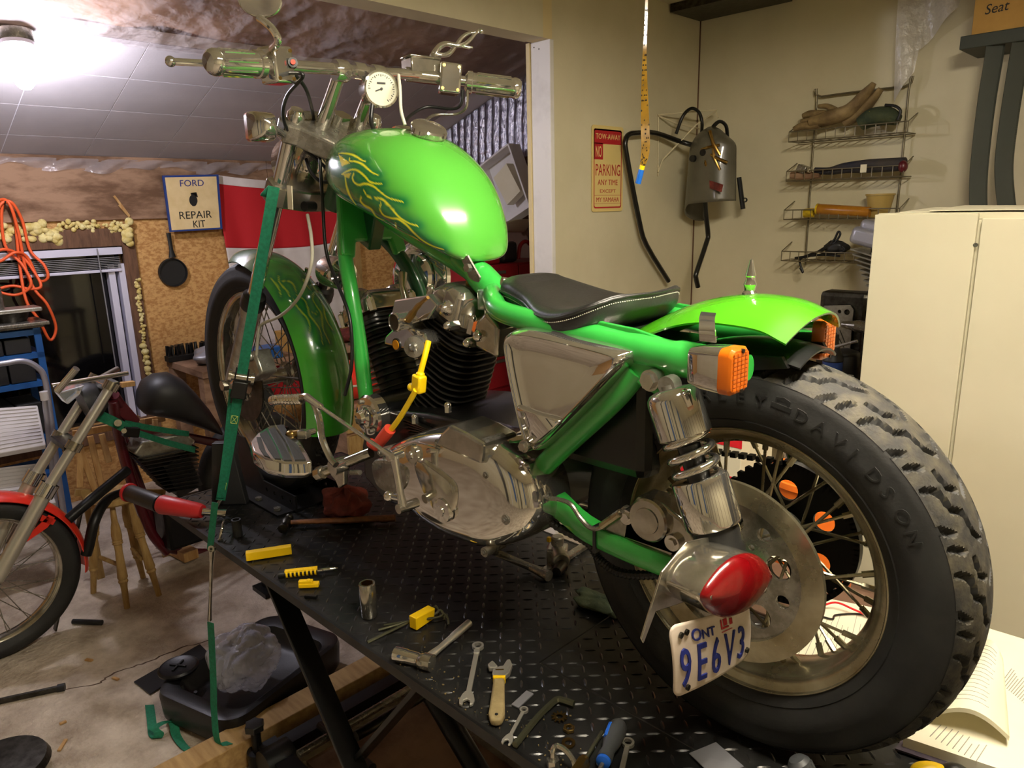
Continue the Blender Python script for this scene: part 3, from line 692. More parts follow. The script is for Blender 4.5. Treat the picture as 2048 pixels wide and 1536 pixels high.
# ---------- frame ----------
tube_ = lambda pts, r, name, mt='frame_green', n=14, k=5: MB().tube(cr(pts, k), r, n).build(name, mt, bike, ang=60)
A_, B_ = V((-1.15, 0, 1.09)), V((-WB, 0, RF)); fdir = (B_-A_).normalized()
nk = V((-1.115, 0, .985)); MB().cyl(nk-fdir*.06, nk+fdir*.12, .031, n=24).build('steering_neck', 'frame_green_shaded', bike)
tube_([(-1.10, 0, .95), (-.95, 0, .86), (-.80, 0, .80), (-.66, 0, .745), (-.60, 0, .705)], .026, 'top_tube')
MB().tube(cr([(-.70, 0, .772), (-.63, -.01, .735), (-.565, -.012, .69), (-.53, -.01, .655)], 5), [.028]*5+[.031]*5+[.034]*6, 16).build('seat_tube', 'frame_green', bike, ang=60)
for s_ in (-1, 1):
    MB().tube(cr([(-.60, .0, .705), (-.55, .055*s_, .708), (-.50, .098*s_, .70), (-.45, .122*s_, .688), (-.33, .13*s_, .677), (-.17, .13*s_, .660), (-.09, .13*s_, .653), (-.04, .13*s_, .650)], 5), [.020]*20+[.0215]*6+[.024]*5+[.027]*5, 16).build('seat_rail', 'frame_green', bike, ang=60)
    MB().tube([(-.045, .13*s_, .650), (-.02, .13*s_, .650), (.03, .125*s_, .652)], [.022, .0195, .018], 16).build('rail_end', 'frame_green', bike, ang=60)
    MB().tube(cr([(-.15, .13*s_, .625), (-.20, .13*s_, .565), (-.33, .13*s_, .440), (-.385, .13*s_, .375), (-.40, .12*s_, .30)], 5), .0195, 14).build('rear_strut', 'frame_green', bike, ang=60)
    g_ = MB().prism([(-.185, .648), (-.062, .650), (-.078, .622), (-.084, .600), (-.104, .590), (-.145, .605), (-.178, .618)], (0, .135*s_-.007, 0), (1, 0, 0), (0, 0, 1), .014, (0, 1, 0)).build('shock_mount', 'frame_green', bike, ang=40, bev=.004)
    p = PY(1313, 757, -.142); p = V((p.x, .135*s_, p.z)); MB().cyl(p, p+V((0, .026*s_, 0)), .0165, n=20).cyl(p+V((0, .026*s_, 0)), p+V((0, .034*s_, 0)), .0125, n=6).build('shock_bolt', 'chrome_worn', g_)
    MB().prism([(-.30, .662), (-.05, .65), (-.06, .668), (-.16, .688), (-.24, .694)], (0, .125*s_-.004, 0), (1, 0, 0), (0, 0, 1), .008, (0, 1, 0)).build('rail_gusset', 'frame_green', bike, ang=0, bev=.002)
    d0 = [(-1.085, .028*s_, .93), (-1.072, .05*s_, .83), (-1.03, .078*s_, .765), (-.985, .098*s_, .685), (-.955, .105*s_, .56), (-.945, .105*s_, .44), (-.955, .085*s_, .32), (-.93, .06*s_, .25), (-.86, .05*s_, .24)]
    MB().tube(cr(d0, 6), .018, 14).build('down_tube', 'frame_green_shaded' if s_ > 0 else 'frame_green', bike, ang=60)  # far tube takes the darker green, its shade put into the colour
gp = [(-.075, .06), (.075, .06), (.095, -.09), (.06, -.10), (.05, -.06), (-.05, -.06), (-.06, -.10), (-.095, -.09)]
MB().prism(gp, V((-1.05, 0, .86)), (0, 1, 0), V((-.18, 0, 1)).normalized(), .02).build('neck_gusset', 'frame_green', bike, ang=0, bev=.006)
MB().prism([(-1.11, .96), (-.98, .87), (-1.02, .78), (-1.10, .82)], (0, -.018, 0), (1, 0, 0), (0, 0, 1), .036, (0, 1, 0)).build('neck_plate', 'frame_green_shaded', bike, ang=0, bev=.004)
# swingarm
for s_ in (-1, 1):
    mb = MB(); pts = cr([(-.40, .105*s_, .355), (-.325, .115*s_, .345), (-.255, .125*s_, .325), (-.15, .13*s_, .318), (0, .125*s_, .315), (.035, .12*s_, .315)], 4); rings = []
    for i, p in enumerate(pts):
        u = i/(len(pts)-1); h = lerp(.028, .019, min(1, u*2)); rings.append([p+V((0, a*.013, b*h)) for a, b in ((-1, -.8), (-.8, -1), (.8, -1), (1, -.8), (1, .8), (.8, 1), (-.8, 1), (-1, .8))])
    mb.loft(rings).build('swingarm', 'frame_green', bike, ang=50)
    for x in (-.225, -.07):
        q = V((x, .128*s_, .319)); MB().bb(q.x-.003, q.x+.003, q.y-.0155, q.y+.0155, q.z-.025, q.z+.025).build('cable_tie', 'black_plastic', bike, ang=0)
MB().cyl((.0, -.165, RR), (.0, .16, RR), .011).cyl((0, -.178, RR), (0, -.15, RR), .019, n=6).build('rear_axle', 'chrome_worn', bike)
# ---------- shocks ----------
for s_ in (-1, 1):
    y0 = .168*s_; a = PY(1338, 770, -.168); b = PY(1438, 1090, -.172); a.y = y0; b.y = y0; d = (b-a).normalized(); L_ = (b-a).length; K = L_/.29
    cv = MB().lathe([(r, h*K) for r, h in ((.006, .006), (.020, .006), (.032, .010), (.0375, .018), (.039, .026), (.0395, .092), (.037, .095), (.015, .095))], a, d, 36)
    sh = cv.build('shock_absorber', 'chrome', bike)
    if s_ < 0:
        MB().cyl(a, a+d*.02, .012, n=14).cyl(a+V((0, -.008, 0)), a+V((0, .012, 0)), .014, n=16).build('upper_eye', 'alu', sh)
    MB().cyl(a+d*.09, b-d*.05, .017, n=18).build('damper_body', 'black_paint', sh)
    turns = 3.5; pts = []
    u, v_, w_ = frame(d)
    for i in range(121):
        t = i/120; an = 2*pi*turns*t; pts.append(a+d*lerp(.088*K, .180*K, t)+(u*cos(an)+v_*sin(an))*.0315)
    MB().tube(pts, .0058, 10).build('coil_spring', 'chrome', sh, ang=60)
    MB().lathe([(r, h*K) for r, h in ((.022, .172), (.040, .170), (.041, .174), (.041, .252), (.038, .258), (.02, .260))], a, d, 36).build('lower_cup', 'chrome', sh)
    MB().lathe([(r, h*K) for r, h in ((.031, .259), (.033, .268), (.030, .290), (.033, .300), (.030, .322), (.024, .335), (0, .338))], a, d, 24).cyl(b+V((0, -.024, 0)), b+V((0, .024, 0)), .020, n=18).build('lower_bush', 'black_plastic', sh)
# ---------- rear caliper ----------
cx0, cz0 = -.125, .362
R_c = Ry(radians(22))
cal = MB().loft([[V((x, y, z)) for x, z in ((-.173, .335), (-.165, .385), (-.145, .418), (-.10, .418), (-.062, .402), (-.032, .372), (-.018, .335), (-.06, .328))] for y in (-.135, -.085)]).build('rear_caliper', 'chrome_worn', bike, ang=30, bev=.005)
pc = PY(1297, 1040, -.142)
MB().lathe([(.036, 0), (.036, .010), (.033, .013), (.022, .013), (.021, .015), (.0, .016)], pc+V((0, .008, 0)), (0, -1, 0), 32).build('piston_housing', 'chrome_worn', cal)
for q in ((1254, 1033), (1346, 1085)):
    p = PY(*q, -.14); MB().cyl(p+V((0, .02, 0)), p+V((0, -.004, 0)), .013, n=20).cyl(p+V((0, -.004, 0)), p+V((0, -.008, 0)), .008, n=6).build('caliper_bolt', 'chrome', cal)
MB().prism([PY(x, y, 0).xz if False else (PY(x, y, -.13).x, PY(x, y, -.13).z) for x, y in ((1205, 1050), (1250, 1010), (1350, 1075), (1370, 1105), (1360, 1112), (1215, 1062))], (0, -.135, 0), (1, 0, 0), (0, 0, 1), .012, (0, 1, 0)).build('caliper_bracket', 'alu', bike, ang=0, bev=.003)
hs = [PY(*q, -.145) for q in ((1062, 1003), (1100, 997), (1138, 1006), (1160, 1035), (1180, 1055), (1200, 1056), (1222, 1040), (1244, 1022))]
MB().tube(cr(hs, 6), .0042, 8).build('brake_hose', 'steel', bike)
a, b = PY(1205, 1052, -.145), PY(1242, 1026, -.145); MB().cyl(a, b, .0075, n=10).build('hose_fitting', 'dirty_chrome', bike)
cd = [PY(*q, -.12) for q in ((1070, 1010), (1110, 1050), (1175, 1085), (1200, 1120), (1240, 1145), (1300, 1150), (1360, 1140))]
cd = cr(cd, 14); MB().tube(cd, [.0085 if i % 2 else .0068 for i in range(len(cd))], 10).build('wire_conduit', 'black_plastic', bike, ang=20)
# ---------- tail light, plate, signals ----------
TLp, TRp, BLp, BRp = V((.045, -.336, .358)), V((.065, -.161, .326)), V((.045, -.318, .243)), V((.065, -.150, .232))
def plp(u, v, off=0):
    p = (TLp*(1-u)+TRp*u)*v+(BLp*(1-u)+BRp*u)*(1-v); return p+V((.010*sin(pi*u)*.6+off+.004*sin(pi*v), 0, 0))
NUp, NVp = 40, 24; cu = .10
def rnd(u, v):   # squeeze the corners round
    W_, H_ = .178, .11; x, z = (u-.5)*W_, (v-.5)*H_; r = .016; ax_, az = abs(x)-(W_/2-r), abs(z)-(H_/2-r)
    if ax_ > 0 and az > 0:
        h = hypot(ax_, az)
        if h > 1e-6: k = max(ax_, az)/h; x = math.copysign(W_/2-r+ax_*k, x); z = math.copysign(H_/2-r+az*k, z)
    return x/W_+.5, z/H_+.5
pg = MB().grid(lambda u, v: plp(*rnd(u, v)), NUp, NVp).build('license_plate', 'plate_white', bike, ang=60, solid=.0012)
px_, pz_ = (TRp-TLp).normalized(), (TLp-BLp).normalized()
tfn = lambda x0, y0: (lambda x, y, z: plp((x0+x)/.178, (y0+y)/.11, .0013+z))
mb = MB()
for ch, x0 in (('9', .010), ('E', .042), ('6', .072), ('V', .103), ('3', .136)): mb.text(ch, (0, 0, 0), (1, 0, 0), (0, 0, 1), .088, .0016, .50, tfn(x0, .014))
mb.text('O', (0, 0, 0), (1, 0, 0), (0, 0, 1), .026, .0012, .95, tfn(.036, .080)).text('NT', (0, 0, 0), (1, 0, 0), (0, 0, 1), .020, .0012, 1.0, tfn(.056, .080))
mb.build('plate_lettering', 'print_blue', pg)
mb = MB()
for x, y, w_, h_ in ((.098, .083, .003, .016), (.098, .083, .018, .003), (.104, .088, .009, .011), (.119, .086, .007, .010), (.098, .078, .026, .0012)):
    mb.grid(lambda u, v, x=x, y=y, w_=w_, h_=h_: plp((x+w_*u)/.178, (y+h_*v)/.11, .0016), 2, 2)
mb.build('validation_sticker', 'print_red', pg, solid=.0004)
for u, v in ((.10, .86), (.16, .88), (.93, .18), (.14, .1)):
    p = plp(u, v, .001); MB().cyl(p, p+V((.003, 0, 0)), .0042, n=10).build('plate_bolt', 'steel_dark', pg)
lc = V((.070, -.222, .380)); lx = V((.02, .175, -.030)).normalized(); lz = V((0, .17, 1)).normalized()
def eye(sx__, sz, off, n=48):
    r = []
    for i in range(n):
        t = 2*pi*i/n; c_, s_ = cos(t), sin(t); r.append(lc+lx*(sx__*c_)+lz*(sz*math.copysign(abs(s_)**1.15, s_)*(1-.30*abs(c_)**3))+V((off, 0, 0)))
    return r
tl = MB().loft([eye(.070, .038, -.052), eye(.077, .042, -.044), eye(.079, .043, .0), eye(.078, .042, .006)]).build('tail_light', 'chrome_worn', bike, ang=40)
MB().loft([eye(.0785, .0425, .006), eye(.078, .042, .010), eye(.070, .036, .017), eye(.050, .025, .023), eye(.02, .010, .026), eye(.003, .002, .0263)]).build('lens', 'red_lens', tl, ang=60)
for s_ in (-1, 1):
    p = lc+lx*(.068*s_)+V((.011, 0, 0)); MB().cyl(p, p+V((.006, 0, 0)), .0035, n=10).build('lens_screw', 'chrome', tl)
bk = [lc+lx*x+lz*z+V((-.050, 0, 0)) for x, z in ((-.080, .012), (-.035, .046), (.03, .046), (.055, .02), (.04, -.04), (-.083, -.042), (-.100, -.082), (-.106, -.074))]
MB().add(bk+[p+V((-.003, 0, 0)) for p in bk], [tuple(range(7, -1, -1)), tuple(range(8, 16))]+[(i, (i+1) % 8, 8+(i+1) % 8, 8+i) for i in range(8)]).build('light_bracket', 'chrome_worn', bike, ang=0, bev=.001)
mb = MB().bar(lc+V((-.06, .05, .01)), V((.0, -.14, RR)), .03, .006, (0, 1, 0)); mb.build('bracket_arm', 'steel', bike, ang=0)
for s_ in (-1, 1):
    yc, z0, xl = .182*s_ if s_ < 0 else .108, .659, .028
    nm = 'turn_signal'
    def rr_box(x, hw, hz, r=.012):
        return [V((x, yc+math.copysign(hw-r, cos(t))+r*cos(t), z0+math.copysign(hz-r, sin(t))+r*sin(t))) for t in [2*pi*(i+.5)/24 for i in range(24)]]
    hs_ = MB().loft([rr_box(xl-.054, .011, .016, .007), rr_box(xl-.049, .018, .025, .009), rr_box(xl-.031, .023, .029), rr_box(xl, .026, .031)]).build(nm, 'chrome', bike, ang=40)
    ls = MB().loft([rr_box(xl, .026, .031), rr_box(xl+.014, .026, .031), rr_box(xl+.018, .023, .028)]).build('amber_lens', 'amber', hs_, ang=40)
    rb = MB()
    for i in range(4):
        for j in range(9): rb.box((xl+.0185, yc-.0150+i*.010, z0-.0225+j*.0056), (.002, .0075, .004))
    rb.build('lens_ribs', 'amber', ls, ang=0)
    for z in (-.0265, .0265): MB().cyl((xl+.016, yc+.004, z0+z), (xl+.0205, yc+.004, z0+z), .003, n=8).build('lens_screw', 'steel_dark', ls)
    MB().ribbon(cr([(xl-.03, yc, z0+.034), (xl-.032, yc, z0+.052), (xl-.05, yc-.03*s_, z0+.058), (xl-.065, yc-.06*s_, z0+.062)], 5), V((.012, 0, 0)), .003).build('signal_bracket', 'chrome', hs_)
# ---------- seat ----------
sl_ = []
ks = [(-.528, .018, .715, .70, .0), (-.520, .042, .735, .685, 0), (-.498, .064, .747, .668, 0), (-.46, .079, .748, .660, 0), (-.41, .094, .735, .655, 0), (-.36, .120, .720, .646, 0), (-.31, .134, .714, .650, .002), (-.265, .137, .720, .662, .006), (-.232, .126, .730, .678, .01), (-.212, .094, .736, .695, .012), (-.202, .05, .733, .705, .012), (-.200, .008, .728, .712, .01)]
xs5 = list(zip(*ks)); kk = [cr([V((a, b, 0)) for a, b in zip(xs5[0], xs5[q])], 5) for q in (1, 2, 3)]
rings = []; pipe = {-1: [], 1: []}; sti = {-1: [], 1: []}
for i in range(len(kk[0])):
    x = kk[0][i].x; hw, zt, zb = kk[0][i].y, kk[1][i].y, kk[2][i].y; dish = .014*min(1, hw/.13) if x > -.46 else 0
    ring = []
    for j in range(40):
        t = 2*pi*j/40; c_, s_ = cos(t), sin(t)
        y = -.018+hw*math.copysign(abs(c_)**.55, c_)
        if s_ >= 0: z = lerp(zb, zt, .62)+(zt-lerp(zb, zt, .62))*abs(s_)**.7-dish*max(0, s_)**2*(1-abs(c_))+.014*abs(c_)**3*max(0, (x+.36)*3)
        else: z = lerp(zb, zt, .62)-(lerp(zb, zt, .62)-zb)*abs(s_)**.45+.014*abs(c_)**3*max(0, (x+.36)*3)
        ring.append(V((x, y, z)))
    rings.append(ring)
    for s_ in (-1, 1):
        yq = hw*s_; zq = lerp(zb, zt, .66)+.014*max(0, (x+.36)*3); pipe[s_].append(V((x, yq*1.0-.018, zq))); sti[s_].append(V((x, yq*1.005-.018, zq-.0075)))
seat = MB().loft(rings).build('seat', 'leather', bike, ang=60)
lp = pipe[-1]+pipe[1][::-1]
MB().tube(lp, .0028, 6, closed=True).build('piping', 'leather', seat, ang=60)
st_ = MB(); lp2 = sti[-1]+sti[1][::-1]; fine = cr(lp2, 4, True)
for i in range(0, len(fine)-1, 2):
    if (fine[i+1]-fine[i]).length > 1e-5: st_.tube([fine[i], fine[i+1]], .0008, 4)
st_.build('stitching', 'thread', seat)
MB().prism([(-.49, -.035), (-.36, -.09), (-.24, -.10), (-.22, -.06), (-.22, .06), (-.24, .10), (-.36, .09), (-.49, .035)], (0, 0, .66), (1, 0, 0), (0, 1, .0), .012).build('seat_pan', 'black_metal', seat, ang=0)
for s_ in (-1, 1):
    for i, x in enumerate((-.235,)):
        pts = []
        for k in range(90): t = k/89; pts.append(V((x+.018*cos(2*pi*4*t), .085*s_+.018*sin(2*pi*4*t), lerp(.622, .672, t))))
        MB().tube(pts, .0028, 6).build('seat_spring', 'black_metal', bike, ang=60)
MB().bb(-.34, -.10, -.10, .10, .622, .640).bb(-.30, -.12, -.06, .06, .640, .655).build('battery_tray', 'black_metal', bike, ang=0, bev=.003)
sb = PY(1015, 605, -.05); MB().cyl(sb, sb+V((0, 0, .022)), .013, n=18).cyl(sb+V((0, 0, .02)), sb+V((.012, .02, .035)), .009, n=12).cyl(sb+V((.012, .02, .035)), sb+V((-.002, -.012, .042)), .009, n=14).build('seat_pivot', 'chrome_worn', bike)
# ---------- oil tank cover, primary cover ----------
def domed(name, px_pts, y, depth, mt, parent, steps=((1, 0), (1, .5), (.985, .75), (.95, .92), (.88, 1)), n=4, ang=50):
    P = cr([PY(a, b, y) for a, b in px_pts], n, True); c = sum(P, V((0, 0, 0)))/len(P); rings = []
    for sc, d in steps: rings.append([V((c.x+(p.x-c.x)*sc, y+depth*(1-d), c.z+(p.z-c.z)*sc)) for p in P])
    return MB().loft(rings).build(name, mt, parent, ang=ang)
oc = domed('oil_tank_cover', [(1001, 672), (1020, 660), (1060, 662), (1150, 682), (1228, 702), (1243, 714), (1232, 738), (1180, 795), (1110, 865), (1072, 900), (1058, 908), (1045, 898), (1030, 850), (1012, 770), (1000, 700)], -.185, .11, 'chrome', bike, ((1, 0), (1, .6), (.985, .82), (.95, .95), (.90, 1), (.86, .97), (.5, .985)))
domed('cover_panel', [(1030, 812), (1060, 822), (1110, 838), (1115, 850), (1085, 878), (1064, 890), (1052, 880), (1040, 850)], -.192, .03, 'chrome', oc)
p = PY(1047, 893, -.195); MB().cyl(p, p+V((0, .02, 0)), .011, n=18).cyl(p, p+V((0, -.006, 0)), .008, n=6).build('cover_bolt', 'chrome_worn', oc)
MB().bb(-.40, -.16, -.09, .10, .42, .64).build('oil_tank', 'black_paint', bike, ang=0, bev=.02)
pr = domed('primary_cover', [(733, 945), (740, 914), (765, 892), (805, 874), (845, 865), (880, 864), (925, 876), (975, 893), (1012, 925), (1040, 965), (1052, 1005), (1055, 1045), (1040, 1080), (1005, 1100), (965, 1108), (925, 1098), (875, 1078), (830, 1050), (795, 1018), (760, 992), (740, 972)], -.205, .115, 'chrome', bike, ((1, 0), (1, .50), (.99, .63), (.965, .76), (.92, .87), (.84, .945), (.72, .985), (.55, 1.0), (.3, 1.01)))
q_ = [PY(a, b, -.212) for a, b in ((868, 890), (880, 868), (898, 850), (930, 866), (967, 888), (966, 908), (962, 930))]
MB().add(q_+[p+V((0, .09, 0)) for p in q_], [tuple(range(6, -1, -1)), tuple(range(7, 14))]+[(i, (i+1) % 7, 7+(i+1) % 7, 7+i) for i in range(7)]).build('inspection_box', 'chrome_worn', pr, ang=0, bev=.006)
for a, b in ((900, 862), (966, 888), (875, 888), (972, 950), (1010, 1040), (968, 1105), (760, 905)):
    p = PY(a, b, -.203); MB().cyl(p+V((0, .05, 0)), p, .0095, n=16).cyl(p, p+V((0, -.002, 0)), .0065, n=16).cyl(p, p+V((0, -.005, 0)), .004, n=6).build('cover_screw', 'steel', pr)
lo_ = domed('adjuster_boss', [(822, 925), (842, 918), (900, 960), (912, 990), (905, 1030), (880, 1040), (855, 1010), (835, 970)], -.214, .03, 'chrome_worn', pr, ((1, 0), (1, .5), (.9, .9), (.8, 1)))
p = PY(882, 1022, -.218); MB().lathe([(0, .004), (.010, .004), (.011, .001), (.024, 0), (.025, -.01)], p, (0, -1, 0), 28).build('adjuster_plug', 'chrome', pr)
p = PY(823, 910, -.211); MB().lathe([(0, .006), (.006, .006), (.008, .002), (.020, 0), (.021, -.012)], p, (0, -1, 0), 24).build('timing_plug', 'chrome_worn', pr)
domed('badge_recess', [(742, 925), (770, 918), (812, 935), (816, 965), (800, 985), (770, 985), (748, 965)], -.209, .012, 'steel', pr, ((1, 0), (.98, .6), (.92, 1)))
# shift lever on the primary
a, b = PY(788, 912, -.255), PY(806, 1015, -.25)
lv = MB().tube([a, lerp(a, b, .3), lerp(a, b, .75), b], [.0095, .0075, .0075, .010], 12).cyl(a+V((0, .02, 0)), a+V((0, -.014, 0)), .0085, n=12).build('shift_lever', 'chrome', bike)
MB().cyl(b+V((0, .035, 0)), b+V((0, -.012, 0)), .010, n=16).build('shift_shaft', 'chrome_worn', lv)
p = PY(778, 992, -.26); MB().cyl(p, lerp(a, b, .82), .006, n=10).ell(p, .0115, 14, 9).build('shift_peg', 'chrome', lv)
ra, rb_ = PY(614, 795, -.275), PY(783, 912, -.268)
rd = MB().tube([ra, lerp(ra, rb_, .18)], [.0085, .0075], 10).tube([lerp(ra, rb_, .17), lerp(ra, rb_, .95)], .0042, 10).tube([lerp(ra, rb_, .92), rb_], [.0062, .0072], 10).build('shift_rod', 'chrome', bike)
# ---------- crankcase, generator ----------
CC = V((-.856, 0, .226))
case = MB().loft([[V((x, y, z)) for x, z in ((-.96, .24), (-.96, .32), (-.93, .395), (-.88, .43), (-.70, .45), (-.58, .455), (-.47, .44), (-.41, .38), (-.40, .28), (-.48, .23), (-.70, .20), (-.88, .20))] for y in (-.12, -.10, .10, .14)]).build('crankcase', 'black_paint', bike, ang=30, bev=.01)
for i in range(6):
    a, b = PY(806+i*3, 836+i*7, -.128), PY(880, 866+i*1.5, -.128); MB().bar(a, b, .012, .003, (0, 0, 1)).build('case_rib', 'steel_dark', case, ang=0)
for a, b in ((830, 846), (896, 824)):
    p = PY(a, b, -.13); MB().cyl(p, p+V((0, 0, .012)), .008, n=6).ell(p+V((0, 0, .014)), .0075, 12, 8).build('acorn_nut', 'chrome', case)
gc = PY(741, 831, -.14)
gen = MB().cyl(gc+V((0, .02, 0)), gc+V((0, .24, 0)), .046, n=32).build('generator', 'black_paint', bike)
MB().lathe([(.048, -.02), (.049, .004), (.044, .010), (.028, .012), (.027, .022), (.018, .026), (.014, .034), (0, .035)], gc, (0, -1, 0), 32).build('end_cap', 'chrome', gen)
for k in range(4):
    a = .5+pi/2*k; p = gc+V((.036*cos(a), -.010, .036*sin(a))); MB().cyl(p, p+V((0, -.008, 0)), .0055, n=6).build('cap_bolt', 'steel', gen)
# ---------- cylinders with stacked fins ----------
def rrect(c, u, v_, hu, hv, r, n=6):
    out = []
    for sx, sy, a0 in ((1, 1, 0), (-1, 1, pi/2), (-1, -1, pi), (1, -1, 3*pi/2)):
        for k in range(n+1): a = a0+pi/2*k/n; out.append(c+u*(sx*(hu-r)+r*cos(a))+v_*(sy*(hv-r)+r*sin(a)))
    return out
def cylinder(base, top, name, nf=13, lean=1):
    d = (top-base).normalized(); u = V((d.z, 0, -d.x)); v_ = V((0, 1, 0)); L_ = (top-base).length
    body = MB().cyl(base-d*.02, top, .052, n=28).build(name, 'fin_black', bike)
    for i in range(nf):
        c = base+d*(L_*(i+.5)/nf); hu = .070+.004*sin(pi*i/nf)
        f = MB().loft([rrect(c-d*.0016, u, v_, hu, .072, .05), rrect(c+d*.0016, u, v_, hu-.0012, .071, .05)]).build('cooling_fin', 'fin_black', body, ang=40)
    h0 = top; head = MB().loft([rrect(h0, u, v_, .06, .066, .03), rrect(h0+d*.05, u, v_, .058, .066, .03)]).build('cylinder_head', 'fin_black', bike, ang=40)
    for i in range(5):
        c = h0+d*(.006+.0105*i); k = 1-.05*i
        MB().loft([rrect(c, u, v_, .083*k, .080*k, .045), rrect(c+d*.003, u, v_, .082*k, .079*k, .045)]).build('head_fin', 'fin_black', head, ang=40)
    r0 = h0+d*.056
    rk = MB().loft([rrect(r0, u, v_, .070, .074, .024), rrect(r0+d*.030, u, v_, .067, .072, .024), rrect(r0+d*.048, u, v_, .052, .058, .022), rrect(r0+d*.055, u, v_, .040, .046, .018)]).build('rocker_box', 'chrome_worn', bike, ang=40, bev=.002)
    for sy in (-1, 1):
        MB().loft([rrect(r0+d*.002+u*.012+v_*(sy*.056), u, v_, .032, .027, .014), rrect(r0+d*.056+u*.012+v_*(sy*.056), u, v_, .027, .024, .013), rrect(r0+d*.066+u*.012+v_*(sy*.056), u, v_, .016, .015, .010)]).build('rocker_cap', 'chrome_worn', rk, ang=40)
        for sx in (-1, 1):
            p = r0+d*.026+u*(sx*.070)+v_*(sy*.062); MB().cyl(p-d*.03, p, .0095, n=6).ell(p+d*.001, .0085, 12, 8).cyl(p, p+d*.011, .006, .003, n=10).build('acorn_nut', 'chrome', rk)
        p = r0+d*.026+u*.012+v_*(sy*.082); MB().lathe([(.016, -.01), (.016, .004), (.012, .008), (.008, .016), (0, .018)], p, v_*sy, 18).build('shaft_plug', 'chrome', rk)
    return body
rb0 = V((-.709+.414*(.425-.58), 0, .425)); rt0 = V((-.709+.414*(.605-.58), 0, .605))
cylinder(rb0, rt0, 'rear_cylinder')
fb0 = V((-.984-.414*(.40-.536), 0, .400)); ft0 = V((-.984-.414*(.57-.536), 0, .570))
cylinder(fb0, ft0, 'front_cylinder', 12)
# pushrod-side boss and rear bolt on the near head
p = PY(978, 668, -.085); MB().loft([[p+V((x, y, z)) for x, z in ((-.035, -.03), (.03, -.045), (.036, .02), (.0, .045), (-.03, .02))] for y in (.05, -.01)]).build('exhaust_rocker_boss', 'chrome_worn', bike, ang=30, bev=.008)
for a, b, r in ((958, 672, .013), (936, 686, .011), (896, 652, .010)):
    q = PY(a, b, -.098); MB().cyl(q+V((0, .03, 0)), q, r, n=6).ell(q, (r*.9, r*1.1, r*.9), 14, 8).build('acorn_nut', 'chrome', bike)
# coil cover, ignition switch, plug leads on the near side of the engine
cc = [PY(a, b, -.115) for a, b in ((772, 602), (835, 592), (858, 612), (846, 640), (800, 655), (774, 640))]
cc = [p+V((0, .35*(p.z-.62), 0)) for p in cc]
MB().add(cc+[p+V((0, .08, 0)) for p in cc], [tuple(range(5, -1, -1)), tuple(range(6, 12))]+[(i, (i+1) % 6, 6+(i+1) % 6, 6+i) for i in range(6)]).build('coil_bracket', 'chrome', bike, ang=0, bev=.004)
hc = [PY(a, b, -.135) for a, b in ((755, 676), (772, 652), (800, 660), (826, 668), (838, 690), (830, 705), (800, 700), (758, 690))]
hc = [p+V((0, .45*(p.z-.56), 0)) for p in hc]
hn = MB().add(hc+[p+V((0, .06, 0)) for p in hc], [tuple(range(7, -1, -1)), tuple(range(8, 16))]+[(i, (i+1) % 8, 8+(i+1) % 8, 8+i) for i in range(8)]).build('coil_cover', 'chrome', bike, ang=0, bev=.005)
p = PY(795, 689, -.137); MB().cyl(p, p+V((0, -.004, 0)), .014, n=24).build('badge_rim', 'black_plastic', hn); MB().cyl(p, p+V((0, -.0055, 0)), .0105, n=20).build('badge', 'gold_badge', hn)
p = PY(793, 644, -.135); sw0 = MB().lathe([(.021, .0), (.021, -.006), (.018, -.008), (.017, -.004), (.0, -.003)], p, (0, 1, 0), 32).cyl(p+V((0, .002, 0)), p+V((0, .07, 0)), .019, n=24).build('ignition_switch', 'chrome', bike)
MB().cyl(p+V((0, -.0045, 0)), p+V((0, -.0055, 0)), .0165, n=24).build('switch_face', 'steel_dark', sw0)
p = PY(833, 693, -.135); MB().lathe([(.024, 0), (.022, .016), (.010, .02), (.006, .026), (0, .026)], p, (.5, -.8, .1), 20).cyl(p+V((.02, -.02, 0)), p+V((.036, -.03, -.004)), .004, n=8).build('terminal', 'steel', bike)
yl = [PY(*q, yv) for q, yv in (((857, 682), -.125), ((849, 715), -.14), ((841, 745), -.15))]
lead = MB().tube(cr(yl, 5), .0062, 10).build('spark_plug_lead', 'wire_yellow', bike)
c1 = PY(838, 767, -.155); MB().box(c1, (.026, .022, .038), Ry(.18)).cyl(PY(841, 744, -.152), PY(840, 756, -.154), .0095, n=12).build('lead_coupler', 'wire_yellow', lead, bev=.004)
q = PY(823, 774, -.16); MB().cyl(q, c1, .0075, n=12).ell(q, .009, 12, 8).build('coupler_plug', 'wire_yellow', lead)
yl2 = [PY(*q, -.165) for q in ((832, 780), (818, 805), (798, 838), (780, 862))]; MB().tube(cr(yl2, 5), .0062, 10).build('lead_tail', 'wire_yellow', lead)
a, b = PY(780, 858, -.168), PY(752, 893, -.175); MB().tube([a, lerp(a, b, .2), b], [.0135, .014, .0125], 14).tube([b, PY(742, 886, -.165)], .011, 12).build('plug_boot', 'boot_red', lead)
yk = [PY(*q, -.12) for q in ((856, 595), (838, 610), (826, 626), (816, 640))]; MB().tube(cr(yk, 4), [.004]*4+[.006]*4+[.008]*5, 8).build('yellow_wire', 'brass', bike)
